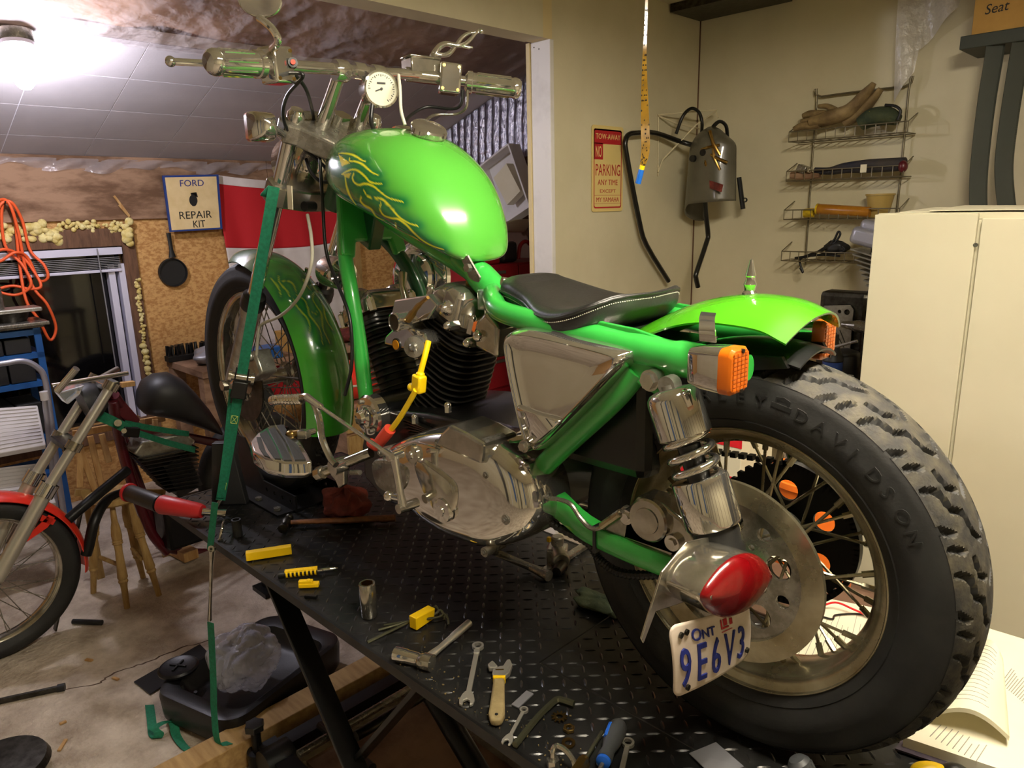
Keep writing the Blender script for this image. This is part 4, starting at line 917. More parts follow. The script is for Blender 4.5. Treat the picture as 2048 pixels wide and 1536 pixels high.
# air cleaner bowl on the far side
ac = PY(838, 555, .15); acn = V((.15, -1, .1)).normalized()
air = MB().lathe([(.098, .0), (.10, -.012), (.092, .006), (.074, .018), (.066, .014), (.060, .030), (.036, .040), (.03, .034), (0, .036)], ac, acn, 48).build('air_cleaner', 'chrome', bike)
uu, vv_, ww = frame(acn); at = MB()
a_ = 1.9
for chs in 'GLIDER':
    th = a_
    at.text(chs, (0, 0, 0), (1, 0, 0), (0, 0, 1), .016, .001, .9, lambda x, y, z, th=th: ac+(uu*cos(th-x/.082)+vv_*sin(th-x/.082))*(.082+y-.006)+ww*(.0155+z)) if chs in TX else (prep_text([chs]), at.text(chs, (0, 0, 0), (1, 0, 0), (0, 0, 1), .016, .001, .9, lambda x, y, z, th=th: ac+(uu*cos(th-x/.082)+vv_*sin(th-x/.082))*(.082+y-.006)+ww*(.0155+z)))
    a_ -= .2
at.build('embossed_lettering', 'white_face', air)
MB().lathe([(.02, -.005), (.040, 0), (.045, .01), (.045, .085), (.035, .095), (0, .097)], PY(688, 548, .06), V((-1, .1, .05)), 28).build('horn_can', 'chrome', bike)
p = PY(812, 600, -.03); MB().tube([p, p+V((-.01, 0, .03)), p+V((-.02, .01, .06))], [.01, .008, .011], 12).build('breather_pipe', 'chrome_worn', bike)
hz = [PY(*q, -.02) for q in ((938, 565), (952, 570), (965, 585), (970, 600))]; MB().tube(cr(hz, 5), .010, 10).build('oil_hose', 'brass', bike)
p = PY(972, 598, -.05); MB().cyl(p+V((0, 0, .018)), p+V((0, 0, -.02)), .017, n=20).cyl(p+V((0, 0, -.02)), p+V((.002, 0, -.055)), .005, n=8).build('fuel_filter', 'lens_clear', bike)
# exhaust header and pipes on the far side
MB().tube(cr([(-1.05, .06, .60), (-1.12, .14, .56), (-1.10, .17, .40), (-.98, .18, .24), (-.6, .19, .20), (-.1, .20, .21)], 6), .022, 16).build('exhaust_pipe', 'chrome', bike)
MB().tube(cr([(-.60, .06, .62), (-.56, .13, .58), (-.58, .18, .40), (-.5, .20, .28), (-.1, .21, .28)], 6), .022, 16).build('exhaust_pipe', 'chrome', bike)
# ---------- forward control, foot peg ----------
fp = PY(560, 893, -.30)
ftop = [PY(a, b, -.30) for a, b in ((500, 885), (512, 868), (540, 850), (565, 848), (578, 862), (600, 880), (622, 922), (612, 925), (570, 925), (530, 918), (508, 905))]
un = V((0, -.25, .97)).normalized()
tilt = lambda p: p
def pegpt(a, b): return PZ(a, b, .352+(b-885)*-.0004)
ftp = [pegpt(a, b) for a, b in ((500, 884), (514, 866), (540, 850), (566, 848), (577, 862), (600, 880), (624, 922), (608, 925), (570, 925), (530, 916), (506, 902))]
kf = len(ftp)
fpg = MB().add(ftp+[p+V((.002, -.002, -.028)) for p in ftp]+[lerp(p, sum(ftp, V((0, 0, 0)))/kf, .15)+V((0, 0, -.045)) for p in ftp], [tuple(range(kf))]+[(i+kf, (i+1) % kf+kf, (i+1) % kf, i) for i in range(kf)]+[(i+2*kf, (i+1) % kf+2*kf, (i+1) % kf+kf, i+kf) for i in range(kf)]+[tuple(range(3*kf-1, 2*kf-1, -1))]).build('foot_board', 'chrome', bike, ang=40, bev=.004)
cu_ = lambda L: [pegpt(a, b)+V((0, 0, .003)) for a, b in L]
for L in ([(513, 876), (522, 876), (532, 905), (541, 917), (529, 913), (518, 896)], [(520, 870), (533, 862), (552, 895), (562, 920), (550, 919), (536, 899)], [(537, 860), (549, 856), (572, 890), (584, 922), (568, 922), (556, 894)], [(554, 852), (568, 851), (574, 862), (571, 872), (596, 892), (612, 921), (590, 922), (576, 888)]):
    Q = cu_(L); k = len(Q); MB().add(Q+[p+V((0, 0, -.008)) for p in Q], [tuple(range(k)), tuple(range(2*k-1, k-1, -1))]+[(i+k, (i+1) % k+k, (i+1) % k, i) for i in range(k)]).build('rubber_insert', 'peg_rubber', fpg, ang=0, bev=.001)
p = pegpt(583, 868); MB().ell(p+V((0, 0, .002)), (.013, .013, .008), 18, 10).cyl(p, PY(615, 865, -.22), .009, n=12).build('peg_pivot', 'brass', fpg)
q = PY(608, 868, -.24); MB().box(q, (.026, .022, .020), Rz(.5)).cyl(q, PY(628, 862, -.20), .008, n=12).build('peg_clevis', 'chrome_worn', fpg, bev=.003)
tk = cr([PY(*q, -.265) for q in ((560, 796), (590, 797), (614, 793), (630, 812), (640, 845), (645, 880), (660, 915), (672, 930))], 5)
tp_ = MB().tube(tk, .0075, 10).build('shift_arm', 'brass' if False else 'chrome_worn', bike)
tc_ = [PY(a, b, -.265) for a, b in ((551, 800), (560, 799), (572, 799), (584, 799), (596, 798), (604, 798))]
tp2 = cr(tc_, 8); MB().tube(tp2, [.0125 if (i//2) % 2 else .009 for i in range(len(tp2))], 14).cyl(tc_[0], PY(546, 801, -.265), .0125, n=16).build('toe_peg', 'chrome', tp_, ang=30)
a, b = PY(646, 944, -.225), PY(742, 905, -.17)
mb = MB().cyl(PY(640, 946, -.235), b, .0125, n=18).cyl(PY(636, 948, -.238), PY(646, 944, -.235), .016, n=8).cyl(PY(664, 936, -.235), PY(690, 927, -.2), .0185, n=18)
fc_ = mb.build('forward_control', 'chrome_worn', bike)
MB().prism([(PY(x, y, -.205).x, PY(x, y, -.205).z) for x, y in ((665, 945), (682, 925), (694, 924), (694, 968), (684, 975), (678, 960))], (0, -.215, 0), (1, 0, 0), (0, 0, 1), .014, (0, 1, 0)).build('control_mount', 'chrome_worn', bike, ang=0, bev=.003)
p = PY(702, 945, -.2); MB().cyl(p, PY(720, 945, -.2), .006, n=8).build('stop_bolt', 'steel', fc_)
# side stand
MB().tube([(-.56, -.03, .20), PZ(990, 1104, .045), PZ(1060, 1134, .014), PZ(1098, 1152, .014)], [.011, .010, .009, .014], 10).build('side_stand', 'steel', bike)
# ---------- front end ----------
sd = fdir; fperp = V((-sd.z, 0, sd.x))
if fperp.x < 0: fperp = -fperp
fk = lambda t, y: A_+sd*t+V((0, y, 0))
LF = (B_-A_).length
for s_ in (-1, 1):
    y = .110*s_
    ft_ = MB().cyl(fk(-.012, y), fk(.62, y), .0195, n=24).build('fork_tube', 'chrome', bike)
    MB().lathe([(.0195, .555), (.028, .56), (.031, .575), (.031, .60), (.027, .612), (.027, .80), (.029, .845), (.026, LF+.02), (.0, LF+.024)], A_+V((0, y, 0)), sd, 28).build('fork_slider', 'alu', ft_)
    MB().lathe([(.020, .530), (.031, .535), (.034, .55), (.034, .572), (.030, .58)], A_+V((0, y, 0)), sd, 24).build('dust_seal', 'black_plastic', ft_)
    MB().lathe([(0, -.026), (.015, -.024), (.017, -.018), (.021, -.012), (.021, .0)], A_+V((0, y, 0)), sd, 24).build('fork_cap', 'chrome', ft_)
def tree(t, hy, fr, rr_, th, name):
    out = [(-hy, -.034), (-hy-.03, -.02), (-hy-.03, .02), (-hy, .034), (-.05, fr), (.05, fr), (hy, .034), (hy+.03, .02), (hy+.03, -.02), (hy, -.034), (.05, -rr_), (-.05, -rr_)]
    o = A_+sd*t; return MB().prism(out, o, (0, 1, 0), -fperp, th, sd).build(name, 'chrome_worn' if t > .1 else 'steel', bike, ang=0, bev=.006)
tree(.005, .112, .06, .105, .050, 'upper_tree'); ltree = tree(.17, .110, .05, .05, .06, 'lower_tree')
p = PY(613, 413, -.10); MB().cyl(p+V((.01, -.012, 0)), p+V((0, .02, 0)), .012, n=16).build('tree_pinch_bolt', 'black_metal', bike)
sn = A_+fperp*.02; MB().cyl(sn+sd*.012, sn-sd*.030, .022, n=6).build('stem_nut', 'chrome', bike)
for s_ in (-1, 1):
    a = A_+fperp*.022+V((0, .05*s_, 0))+sd*.01; b = V((-1.035, .05*s_, 1.186))
    rs = MB().tube([a, lerp(a, b, .4), lerp(a, b, .8), b], [.0175, .0165, .0150, .0165], 16).build('riser', 'chrome', bike)
    MB().lathe([(.013, -.016), (.0225, -.016), (.024, -.013), (.024, .013), (.0225, .016), (.013, .016)], b, (0, 1, 0), 24).build('riser_clamp', 'chrome', rs)
HB = cr([(-.955, -.385, 1.156), (-.985, -.25, 1.170), (-1.02, -.12, 1.183), (-1.035, -.05, 1.189), (-1.040, .05, 1.193), (-1.025, .15, 1.197), (-1.0, .25, 1.192), (-.893, .385, 1.170)], 6)
hb = MB().tube(HB, .0127, 16).build('handlebar', 'chrome', bike, ang=60)
def grip(a, b, name):
    d = (b-a).normalized(); L_ = (b-a).length
    g = MB().lathe([(0, 0), (.017, .002), (.023, .008), (.0255, .016), (.0255, .022), (.0242, .024), (.0242, L_-.02), (.0275, L_-.018), (.0275, L_-.006), (.018, L_)], a, d, 28).build(name, 'chrome', bike)
    u, v_, w_ = frame(d)
    for k in range(8):
        an = 2*pi*k/8; MB().tube([a+d*.03+(u*cos(an)+v_*sin(an))*.0242, a+d*(L_-.03)+(u*cos(an)+v_*sin(an))*.0242], .0026, 6).build('grip_rib', 'chrome', g)
    return g
gl, gr = V((-.955, -.395, 1.155)), V((-.89, .395, 1.169))
grip(gl, V((-.982, -.268, 1.168)), 'left_grip'); grip(gr, V((-.985, .285, 1.188)), 'right_grip')
def sw_house(c, d, name):
    d = d.normalized(); R = Matrix((d, V((0, 0, 1)).cross(d).normalized(), V((0, 0, 1)))).transposed(); R = Matrix((d, (V((0, 0, 1)).cross(d)).normalized(), d.cross(V((0, 0, 1)).cross(d)).normalized())).transposed()
    h = MB().box(c, (.054, .050, .072), R).build(name, 'chrome', bike, bev=.006, bseg=3)
    for x in (-1, 1):
        for z in (-1, 1):
            for sgn in (-1,):
                q = c; w_ = (R @ V((0, 1, 0))); w_ = w_ if (CP-c).dot(w_) > 0 else -w_; q = c+R @ V((x*.019, 0, z*.027))+w_*.025
                MB().cyl(q, q+w_*.002, .004, n=8).build('housing_screw', 'brass', h)
    return h
lsw = sw_house(V((-.992, -.232, 1.171)), V((.035, -.14, -.012)), 'left_switch'); rsw = sw_house(V((-.998, .245, 1.192)), V((.09, .14, -.02)), 'right_switch')
p = V((-.985, -.20, 1.176)); MB().cyl(p, p+V((.022, -.01, 0)), .010, n=16).build('switch_button', 'black_plastic', lsw); MB().cyl(p+V((.022, -.01, 0)), p+V((.026, -.012, 0)), .005, n=12).build('red_button', 'boot_red', lsw)
# clutch lever with ball end
ll = cr([(-1.02, -.235, 1.178), (-1.055, -.29, 1.178), (-1.062, -.36, 1.172), (-1.05, -.425, 1.166)], 6)
cl_ = MB().tube(ll, [.007]*len(ll), 10).ell(ll[-1], .0105, 14, 10).build('clutch_lever', 'chrome', bike)
MB().box((-1.02, -.225, 1.178), (.05, .03, .022)).build('lever_perch', 'chrome', cl_, bev=.005)
# master cylinder and flame cut brake lever
mc = V((-1.035, .185, 1.218)); MB().box(mc, (.05, .085, .036), Rz(-.12)).box(mc+V((.0, 0, .021)), (.054, .09, .006), Rz(-.12)).cyl(mc+V((0, -.05, -.02)), mc+V((.03, .07, -.025)), .017, n=18).build('master_cylinder', 'chrome_worn', bike, bev=.003)
def flame_bar(A0, B0, wd, ph):
    pts = []
    for i in range(17):
        t = i/16; p = A0.lerp(B0, t); off = .015*sin(t*2*pi*1.15+ph)*(1-.5*t); pts.append(p+V((0, -.2, .95)).normalized()*off)
    return cr(pts, 2)
lev = MB(); L0, L1 = PY(866, 112, .25), PY(962, 62, .34)
for ph, w_ in ((0, .009), (2.6, .0075)): fbp = flame_bar(L0, L1, .01, ph); lev.tube(fbp, [w_*(1-.6*i/(len(fbp)-1)) for i in range(len(fbp))], 8)
lev.tube(cr([lerp(L0, L1, .55)+V((0, 0, -.008)), lerp(L0, L1, .72)+V((0, .01, -.022)), lerp(L0, L1, .80)+V((0, 0, -.026))], 5), [.005]*5+[.003]*5+[.0015], 8).ell(L1, .007, 12, 8).build('brake_lever', 'chrome', bike, ang=60)
MB().tube([L0, mc+V((.01, .05, 0))], .010, 10).build('lever_pivot', 'chrome', bike)
# mirror
mt_ = cr([V((-1.0, -.245, 1.195)), PY(556, 85, -.26), PY(548, 62, -.27), PY(530, 44, -.28), PY(518, 36, -.285)], 5)
mr = MB().tube(mt_, .0075, 10).build('mirror', 'chrome', bike)
mcn = PY(520, 2, -.285); mn = (CP-mcn).normalized(); mn = (mn+V((.1, -.1, -.15))).normalized()
mo = [(0.036*cos(2*pi*i/24)*1.15, .030*sin(2*pi*i/24)) for i in range(24)]; mu = V((0, 0, 1)).cross(mn).normalized(); mv = mn.cross(mu)
MB().prism(mo, mcn-mn*.014, mu, mv, .016, mn).build('mirror_shell', 'chrome', mr, ang=30, bev=.004)
MB().prism([(a*.9, b*.9) for a, b in mo], mcn+mn*.002, mu, mv, .001, mn).build('mirror_glass', 'chrome', mr, ang=30)
# speedometer
sc_ = PY(762, 178, .01); sn_ = (CP-sc_).normalized(); sn_ = (sn_+V((.25, .25, .1))).normalized()
spd = MB().lathe([(0, -.075), (.022, -.074), (.033, -.064), (.038, -.05), (.038, 0), (.041, .001), (.041, .005), (.037, .006), (.036, .002), (0, .002)], sc_, sn_, 40).build('speedometer', 'chrome', bike)
MB().cyl(sc_+sn_*.002, sc_+sn_*.003, .036, n=36).build('dial_face', 'white_face', spd)
du, dv, dw = frame(sn_); dm_ = MB()
for k in range(25):
    a = radians(-210+240*k/24+90+60); e = du*cos(a)+dv*sin(a); dm_.bar(sc_+sn_*.0036+e*.031, sc_+sn_*.0036+e*(.026 if k % 3 == 0 else .0285), .0016, .0006, sn_)
dm_.bar(sc_+sn_*.0042, sc_+sn_*.0042+(du*-.8-dv*.3)*.018, .0026, .0006, sn_).cyl(sc_+sn_*.003, sc_+sn_*.0052, .003, n=12)
dm_.bar(sc_+sn_*.0036-du*.010+dv*.012, sc_+sn_*.0036+du*.010+dv*.012, .004, .0006, sn_)
dm_.build('dial_marks', 'print_black', spd)
MB().bar(sc_-sn_*.035+V((0, 0, .02)), V((-1.037, 0, 1.19)), .02, .005, (0, 1, 0)).cyl((-1.037, -.014, 1.191), (-1.037, .014, 1.191), .0185, n=18).build('gauge_bracket', 'chrome', bike, ang=0)
# headlight (seen from behind)
hl = V((-1.315, .0, 1.0)); hdn = V((-.97, 0, -.22)).normalized()
hd_ = MB().lathe([(0, -.075), (.03, -.07), (.058, -.045), (.073, -.01), (.078, .02), (.080, .03), (.074, .036), (0, .034)], hl, hdn, 36).build('headlight', 'chrome', bike)
MB().cyl(hl+V((0, 0, .07)), A_+sd*.05+V((-.02, 0, 0)), .010, n=12).build('headlight_stem', 'chrome_worn', hd_)
# front turn signals on the fork
for s_ in (-1, 1):
    c = PY(528, 252, -.2) if s_ < 0 else V((-1.13, .21, 1.06)); zz = c.z; xx = c.x; yy = c.y
    def rb2(x, h, k, r=.01): return [V((x, yy+math.copysign(h-r, cos(t))+r*cos(t), zz+math.copysign(k-r, sin(t))+r*sin(t))) for t in [2*pi*(i+.5)/20 for i in range(20)]]
    sg = MB().loft([rb2(xx+.03, .010, .012, .006), rb2(xx+.022, .020, .024), rb2(xx, .027, .031), rb2(xx-.025, .028, .033)]).build('turn_signal', 'chrome', bike, ang=40)
    MB().loft([rb2(xx-.025, .028, .033), rb2(xx-.040, .027, .032), rb2(xx-.043, .024, .029)]).build('amber_lens', 'amber', sg, ang=40)
    MB().cyl((xx+.015, yy, zz), (fk(.05, .11*s_)), .010, n=14).build('signal_stalk', 'chrome', sg)
# cables and hoses
def cable(name, pts, r, mt='black_plastic'): return MB().tube(cr(pts, 8), r, 8).build(name, mt, bike, ang=60)
cable('clutch_cable', [V((-1.0, -.215, 1.16)), PY(606, 150, -.21), PY(575, 190, -.19), PY(566, 230, -.16), PY(578, 265, -.13), PY(605, 295, -.09), PY(635, 320, -.06), PY(660, 345, -.05)], .0042)
cable('wiring_loom', [V((-.99, -.20, 1.165)), PY(610, 175, -.15), PY(622, 210, -.10), PY(628, 240, -.05)], .0042)
cable('wiring_loom', [PY(612, 318, -.07), PY(622, 345, -.07), PY(640, 362, -.06), PY(660, 365, -.05)], .0045)
cable('speedometer_cable', [PY(745, 205, -.01), PY(742, 240, -.02), PY(748, 262, -.03)], .005)
cable('main_cable', [PY(638, 290, -.06), PY(645, 400, -.08), PY(652, 500, -.10), PY(672, 560, -.11), PY(690, 605, -.12), PY(700, 640, -.125), PY(704, 690, -.13), PY(702, 740, -.13), PY(690, 790, -.13)], .0042)
cable('throttle_cable', [PY(925, 180, .27), PY(922, 208, .27), PY(905, 218, .26), PY(855, 214, .22), PY(825, 228, .17), PY(808, 245, .12)], .004)
cable('throttle_cable', [PY(935, 180, .28), PY(932, 215, .28), PY(912, 228, .27), PY(870, 230, .22), PY(845, 245, .16)], .004, 'chrome_worn')
cable('clutch_hose', [PY(797, 150, .05), PY(800, 180, .03), PY(802, 220, .02), PY(810, 250, .02)], .0038, 'thread')
bh = [PY(615, 430, -.10), PY(622, 470, -.13), PY(624, 520, -.15), PY(610, 570, -.15), PY(590, 605, -.14), PY(560, 632, -.13), PY(525, 648, -.12), PY(517, 665, -.12), PY(513, 710, -.12)]
cable('front_brake_hose', bh, .0042, 'thread')
fcal = V((-1.60, -.105, .44)); fcal = PY(522, 730, -.10)
MB().box(fcal, (.075, .055, .075), Ry(-.5)).box(fcal+V((.0, -.03, .03)), (.03, .02, .028), Ry(-.5)).build('front_caliper', 'alu', bike, bev=.008)
MB().cyl(PY(486, 745, -.14), PY(468, 765, -.14), .012, n=14).build('axle_nut', 'chrome', bike)
tg = PY(580, 395, -.14); MB().box(tg, (.022, .002, .055), Ry(.1)).build('paper_tag', 'paper', bike, ang=0)
# ======================= THE LIFT TABLE =======================
lift = thing('lift_table', 'black diamond plate motorcycle lift carrying the green motorcycle', 'lift table', (-.6, 0, FLOOR))
X0, X1, Y0, Y1, ZD = -1.80, .62, -.325, .325, -.0015
for a in ((X0, -.379, Y0, Y1), (-.379, X1, Y0, -.1225), (-.379, X1, .1225, Y1)):
    MB().bb(a[0], a[1], a[2], a[3], -.006, ZD).build('deck_plate', 'plate_steel', lift, ang=0)
MB().bb(-.376, X1, -.1195, .1195, -.006, ZD).build('drop_panel', 'plate_steel', lift, ang=0)
loz = MB(); pt = .0285; k0 = int((X1-X0)/pt); k1 = int((Y1-Y0)/pt)
for i in range(k0):
    for j in range(k1):
        cx, cy = X0+pt*(i+.6), Y0+pt*(j+.6)
        if cx > -.39 and abs(abs(cy)-.121) < .012: continue
        if abs(cx+.3775) < .012 and abs(cy) < .12: continue
        a = pi/4 if (i+j) % 2 else -pi/4
        c_, s_ = cos(a), sin(a); hl, hw, hz = .0125, .0034, .0017
        pts = []
        for q in ((-1, 0), (-.5, -.85), (.5, -.85), (1, 0), (.5, .85), (-.5, .85)): x, y = q[0]*hl, q[1]*hw; pts.append((cx+x*c_-y*s_, cy+x*s_+y*c_, ZD))
        for x in (-.55, .55): pts.append((cx+x*hl*c_, cy+x*hl*s_, ZD+hz))
        loz.add(pts, [(0, 1, 6), (1, 2, 7, 6), (2, 3, 7), (3, 4, 7), (4, 5, 6, 7), (5, 0, 6)])
loz.build('tread_lozenges', 'plate_steel', lift, ang=50, kind='stuff')
for s_ in (-1, 1): MB().bb(X0, X1, s_*.325-.003, s_*.325+.003, -.022, -.0005).bb(X0, X1, s_*.30-.022, s_*.30+.022, -.024, -.018).build('side_rail', 'black_metal', lift, ang=0)
MB().bb(X0-.004, X0+.004, Y0, Y1, -.022, -.0005).build('end_rail', 'black_metal', lift, ang=0)
MB().bar((X0-.02, -.30, -.01), (X0-.20, -.30, -.05), .02, .012).build('ramp_hinge', 'steel_dark', lift, ang=0)
# scissor arms, base frame, hydraulic cylinder
for s_ in (-1, 1):
    y = .275*s_
    MB().bar((-1.17, y, -.05), (-.66, y, -.665), .012, .055, (0, 1, 0)).build('scissor_arm', 'black_metal', lift, ang=0, bev=.002)
    MB().bar((-.66+.1, y-.03*s_, -.05), (-1.06, y-.03*s_, -.665), .012, .055, (0, 1, 0)).build('scissor_arm', 'black_metal', lift, ang=0, bev=.002)
    MB().bar((.20, y, -.05), (-.30, y, -.665), .012, .055, (0, 1, 0)).build('scissor_arm', 'black_metal', lift, ang=0, bev=.002)
    MB().bb(-1.35, .55, y-.03, y+.03, -.70, -.64).build('base_rail', 'black_metal', lift, ang=0, bev=.003)
    for x in (-1.28, .45): MB().cyl((x, y-.04*s_, -.67), (x, y+.045*s_, -.67), .05, n=20).build('caster', 'black_plastic', lift)
for x in (-1.32, -.66, .5): MB().bb(x-.025, x+.025, -.275, .275, -.69, -.65).build('base_crossbar', 'black_metal', lift, ang=0)
MB().cyl((-1.18, -.26, -.60), (-1.18, .26, -.60), .012, n=14).build('arm_shaft', 'steel', lift)
MB().cyl((-.86, -.26, -.36), (-.86, .26, -.36), .013, n=14).build('pivot_shaft', 'steel_dark', lift)
MB().cyl((-.7, .02, -.60), (-1.0, .02, -.36), .03, n=20).cyl((-1.0, .02, -.36), (-1.12, .02, -.25), .014, n=14).build('hydraulic_ram', 'black_metal', lift)
MB().tube([PZ(745, 1536, -.55), PZ(700, 1500, -.58), PZ(640, 1450, -.6)], .012, 10).build('foot_pedal', 'black_metal', lift)
kb_ = PZ(515, 1500, -.66); mb = MB().cyl(kb_, kb_+V((0, 0, .07)), .014, n=12); mb.build('levelling_screw', 'black_metal', lift)
mb = MB()
MB().prism([(.030*cos(a)*(1 if k % 2 else .8), .030*sin(a)*(1 if k % 2 else .8)) for k, a in enumerate([2*pi*i/12 for i in range(12)])], kb_+V((0, 0, .07)), (1, 0, 0), (0, 1, 0), .022).build('levelling_knob', 'black_plastic', lift, ang=20, bev=.003)
MB().cyl(kb_+V((0, 0, -.055)), kb_, .030, n=18).build('levelling_foot', 'black_metal', lift)
# timber sill the lift stands beside
tag(MB().bb(-1.47, -1.38, -.75, .55, FLOOR+.0005, FLOOR+.09).build('timber_beam', 'lumber', ang=0, bev=.003), 'pale squared timber lying on the floor under the lift', 'timber')
tag(MB().bb(-1.26, -.72, -.20, .20, FLOOR, FLOOR+.012).build('board', 'brown_board', ang=0), 'flat brown board on the floor under the lift frame', 'board')
# front wheel chock
ck_ = thing('wheel_chock', 'black steel wheel chock gripping the front tyre', 'wheel chock', (-1.6, 0, 0))
MB().bb(-1.79, -1.42, -.13, .13, .0005, .006).build('base_plate', 'black_metal', ck_, ang=0)
for s_ in (-1, 1):
    hl = [circ2(x, .025, .007, 10) for x in (-1.58, -1.53, -1.48, -1.43)]
    mb = plate_holes(MB(), [(-1.75, 0), (-1.40, 0), (-1.40, .05), (-1.60, .05), (-1.70, .17), (-1.75, .17)], hl, (0, s_*.075, .006), (1, 0, 0), (0, 0, 1), .005)
    mb.build('side_plate', 'black_metal', ck_, ang=0)
    for x in (-1.70, -1.58, -1.46): MB().cyl((x, s_*.11, .006), (x, s_*.11, .014), .011, n=6).build('bolt', 'steel', ck_)
q = PZ(452, 1005, .0); t_ = PZ(456, 890, .12)
ud = MB(); bx0, bx1 = q+V((-.05, .05, 0)), q+V((.04, .0, 0))
ud.prism([(-.055, 0), (.055, 0), (.03, .20), (-.03, .20)], V((-1.645, -.165, .0005)), V((.7, .7, 0)), (0, 0, 1), .03); tag(ud.build('strap_post', 'matte_black', ang=0, bev=.003), 'matt black tapered steel post behind the tie down strap', 'post')
# ======================= TIE-DOWN STRAP ON THE FORK =======================
st = thing('tie_down_strap', 'green ratchet strap pulling the fork down to the lift edge', 'strap', PZ(442, 1010, 0))
S0, S1 = PY(548, 374, -.142), PZ(441, 1000, .03)
Pt = lambda t: S0.lerp(S1, t)
sv = (Pt(1)-Pt(0)).normalized(); vw = (Pt(.5)-CP).normalized(); sw = sv.cross(vw).normalized()*.0135
MB().ribbon([Pt(t) for t in (0, .15, .3, .45, .555)], sw, .002).build('upper_webbing', 'strap_green', st)
MB().ribbon(cr([fk(.205, -.135), fk(.20, -.115)+V((-.03, 0, .0)), fk(.20, -.09), fk(.215, -.13)+V((.02, -.02, 0)), Pt(.0)], 4), sw, .002).build('loop_webbing', 'strap_green', st)
lo2 = [Pt(t) for t in (.61, .75, .9, 1.0)]
MB().ribbon(lo2, sw, .002).build('lower_webbing', 'strap_green', st)
MB().ribbon([Pt(.60)-sw*.9+V((-.01, 0, 0)), Pt(.8)-sw*.5-vw*.006, Pt(.99)-sw*.1-vw*.004], sw*.75, .002).build('doubled_webbing', 'strap_green', st)
for t in (.70, .945):
    c = Pt(t)-vw*.003; e = sw.normalized(); mb = MB(); h = .010; w_ = .0085
    cs = [c+e*w_+sv*h*1.3, c-e*w_+sv*h*1.3, c-e*w_-sv*h*1.3, c+e*w_-sv*h*1.3]
    for i, j in ((0, 1), (1, 2), (2, 3), (3, 0), (0, 2), (1, 3)): mb.tube([cs[i], cs[j]], .0008, 4)
    mb.build('box_stitch', 'stitch', st)
rc0 = Pt(.585); e = sw.normalized(); R3 = Matrix((e, sv, e.cross(sv))).transposed()
rt = MB().box(rc0+e*.016, (.004, .10, .03), R3).box(rc0-e*.016, (.004, .10, .03), R3).cyl(rc0-e*.022+sv*.03, rc0+e*.022+sv*.03, .009, n=12).build('ratchet_frame', 'black_metal', st, ang=0)
MB().cyl(rc0-e*.030-sv*.03, rc0+e*.030-sv*.03, .011, n=16).cyl(rc0-e*.034-sv*.03, rc0-e*.026-sv*.03, .018, n=14).cyl(rc0+e*.026-sv*.03, rc0+e*.034-sv*.03, .018, n=14).build('ratchet_spindle', 'chrome_worn', st)
MB().box(rc0-vw*.014+sv*.012, (.040, .055, .012), R3).build('ratchet_handle', 'black_plastic', st, bev=.003)
hk = [Pt(1.0), Pt(1.015)+V((0, -.01, -.005)), PZ(436, 1020, 0)+V((0, -.02, -.01)), PZ(432, 1030, -.01)+V((0, -.01, -.035))]
MB().tube(cr(hk, 5), .005, 8).build('hook', 'steel', st)
# loose end dropping to the floor, with its hook and handle
q0 = PZ(432, 1032, -.02); q1 = PZ(424, 1482, FLOOR+.09)
tail = [PY(430, 1005, -.335), PY(424, 1060, -.345), PY(420, 1100, -.35)]
MB().ribbon(cr(tail, 4), V((.010, .004, 0)), .0018).build('tail_webbing', 'strap_green', st)
fl_ = [PY(421, 1245, -.35), PY(424, 1300, -.35), PY(427, 1370, -.36), PY(428, 1420, -.37), V((-1.425, -.385, FLOOR+.096)), V((-1.40, -.36, FLOOR+.094))]
MB().ribbon(cr(fl_, 4), V((.012, .004, 0)), .0018).build('hanging_webbing', 'strap_green', st)
hw_ = PY(424, 1100, -.352); hb_ = PY(419, 1240, -.352)
MB().tube([hw_, lerp(hw_, hb_, .2), lerp(hw_, hb_, .8), hb_], [.0085, .005, .0045, .006], 10).lathe([(.004, -.004), (.0095, -.004), (.0095, .004), (.004, .004)], hw_+V((0, 0, .004)), V((.6, -.8, .2)), 16, close=True).build('strap_hook', 'chrome_worn', st)
# ======================= TOOLS ON THE DECK =======================
GT = 'hand tools on the lift deck'
def tool(o, label, cat): return tag(o, label, cat, GT)
def zp(x, y, h=0): return PZ(x, y, h)
# yellow box
a, b = zp(492, 1112, .012), zp(583, 1098, .012)
tool(MB().bar(a, b, .020, .022).build('plastic_case', 'tool_yellow', ang=0, bev=.0015), 'long yellow plastic stick case nearest the strap', 'case')
# pen screwdriver
a, b, c, d = zp(556, 1150, .010), zp(570, 1148, .010), zp(635, 1141, .010), zp(676, 1136, .010)
t1 = thing('bit_screwdriver', 'yellow ribbed bit screwdriver with a chrome shaft', 'screwdriver', a, GT)
MB().tube([a, b], .0095, 12).build('end_cap', 'black_plastic', t1)
MB().tube([b, c], .0085, 12).build('core', 'black_plastic', t1)
MB().bar(lerp(b, c, .0)+V((0, 0, .006)), lerp(b, c, 1.0)+V((0, 0, .006)), .014, .006).build('handle', 'tool_yellow', t1, ang=0)
for k in range(8): p = lerp(b, c, (k+.5)/8); MB().cyl(p-(c-b).normalized()*.0022, p+(c-b).normalized()*.0022, .0102, n=14).build('handle_rib', 'tool_yellow', t1)
MB().tube([c, lerp(c, d, .75), d], [.0045, .0045, .001], 10).build('shaft', 'chrome', t1)
a, b = zp(598, 1170, .006), zp(638, 1168, .006)
t2 = MB().bar(a, b, .016, .010); t2.bar(a+V((0, 0, .008)), lerp(a, b, .7)+V((0, 0, .008)), .012, .008).cyl(lerp(a, b, .5), lerp(a, b, .5)+V((0, 0, .014)), .005, n=10)
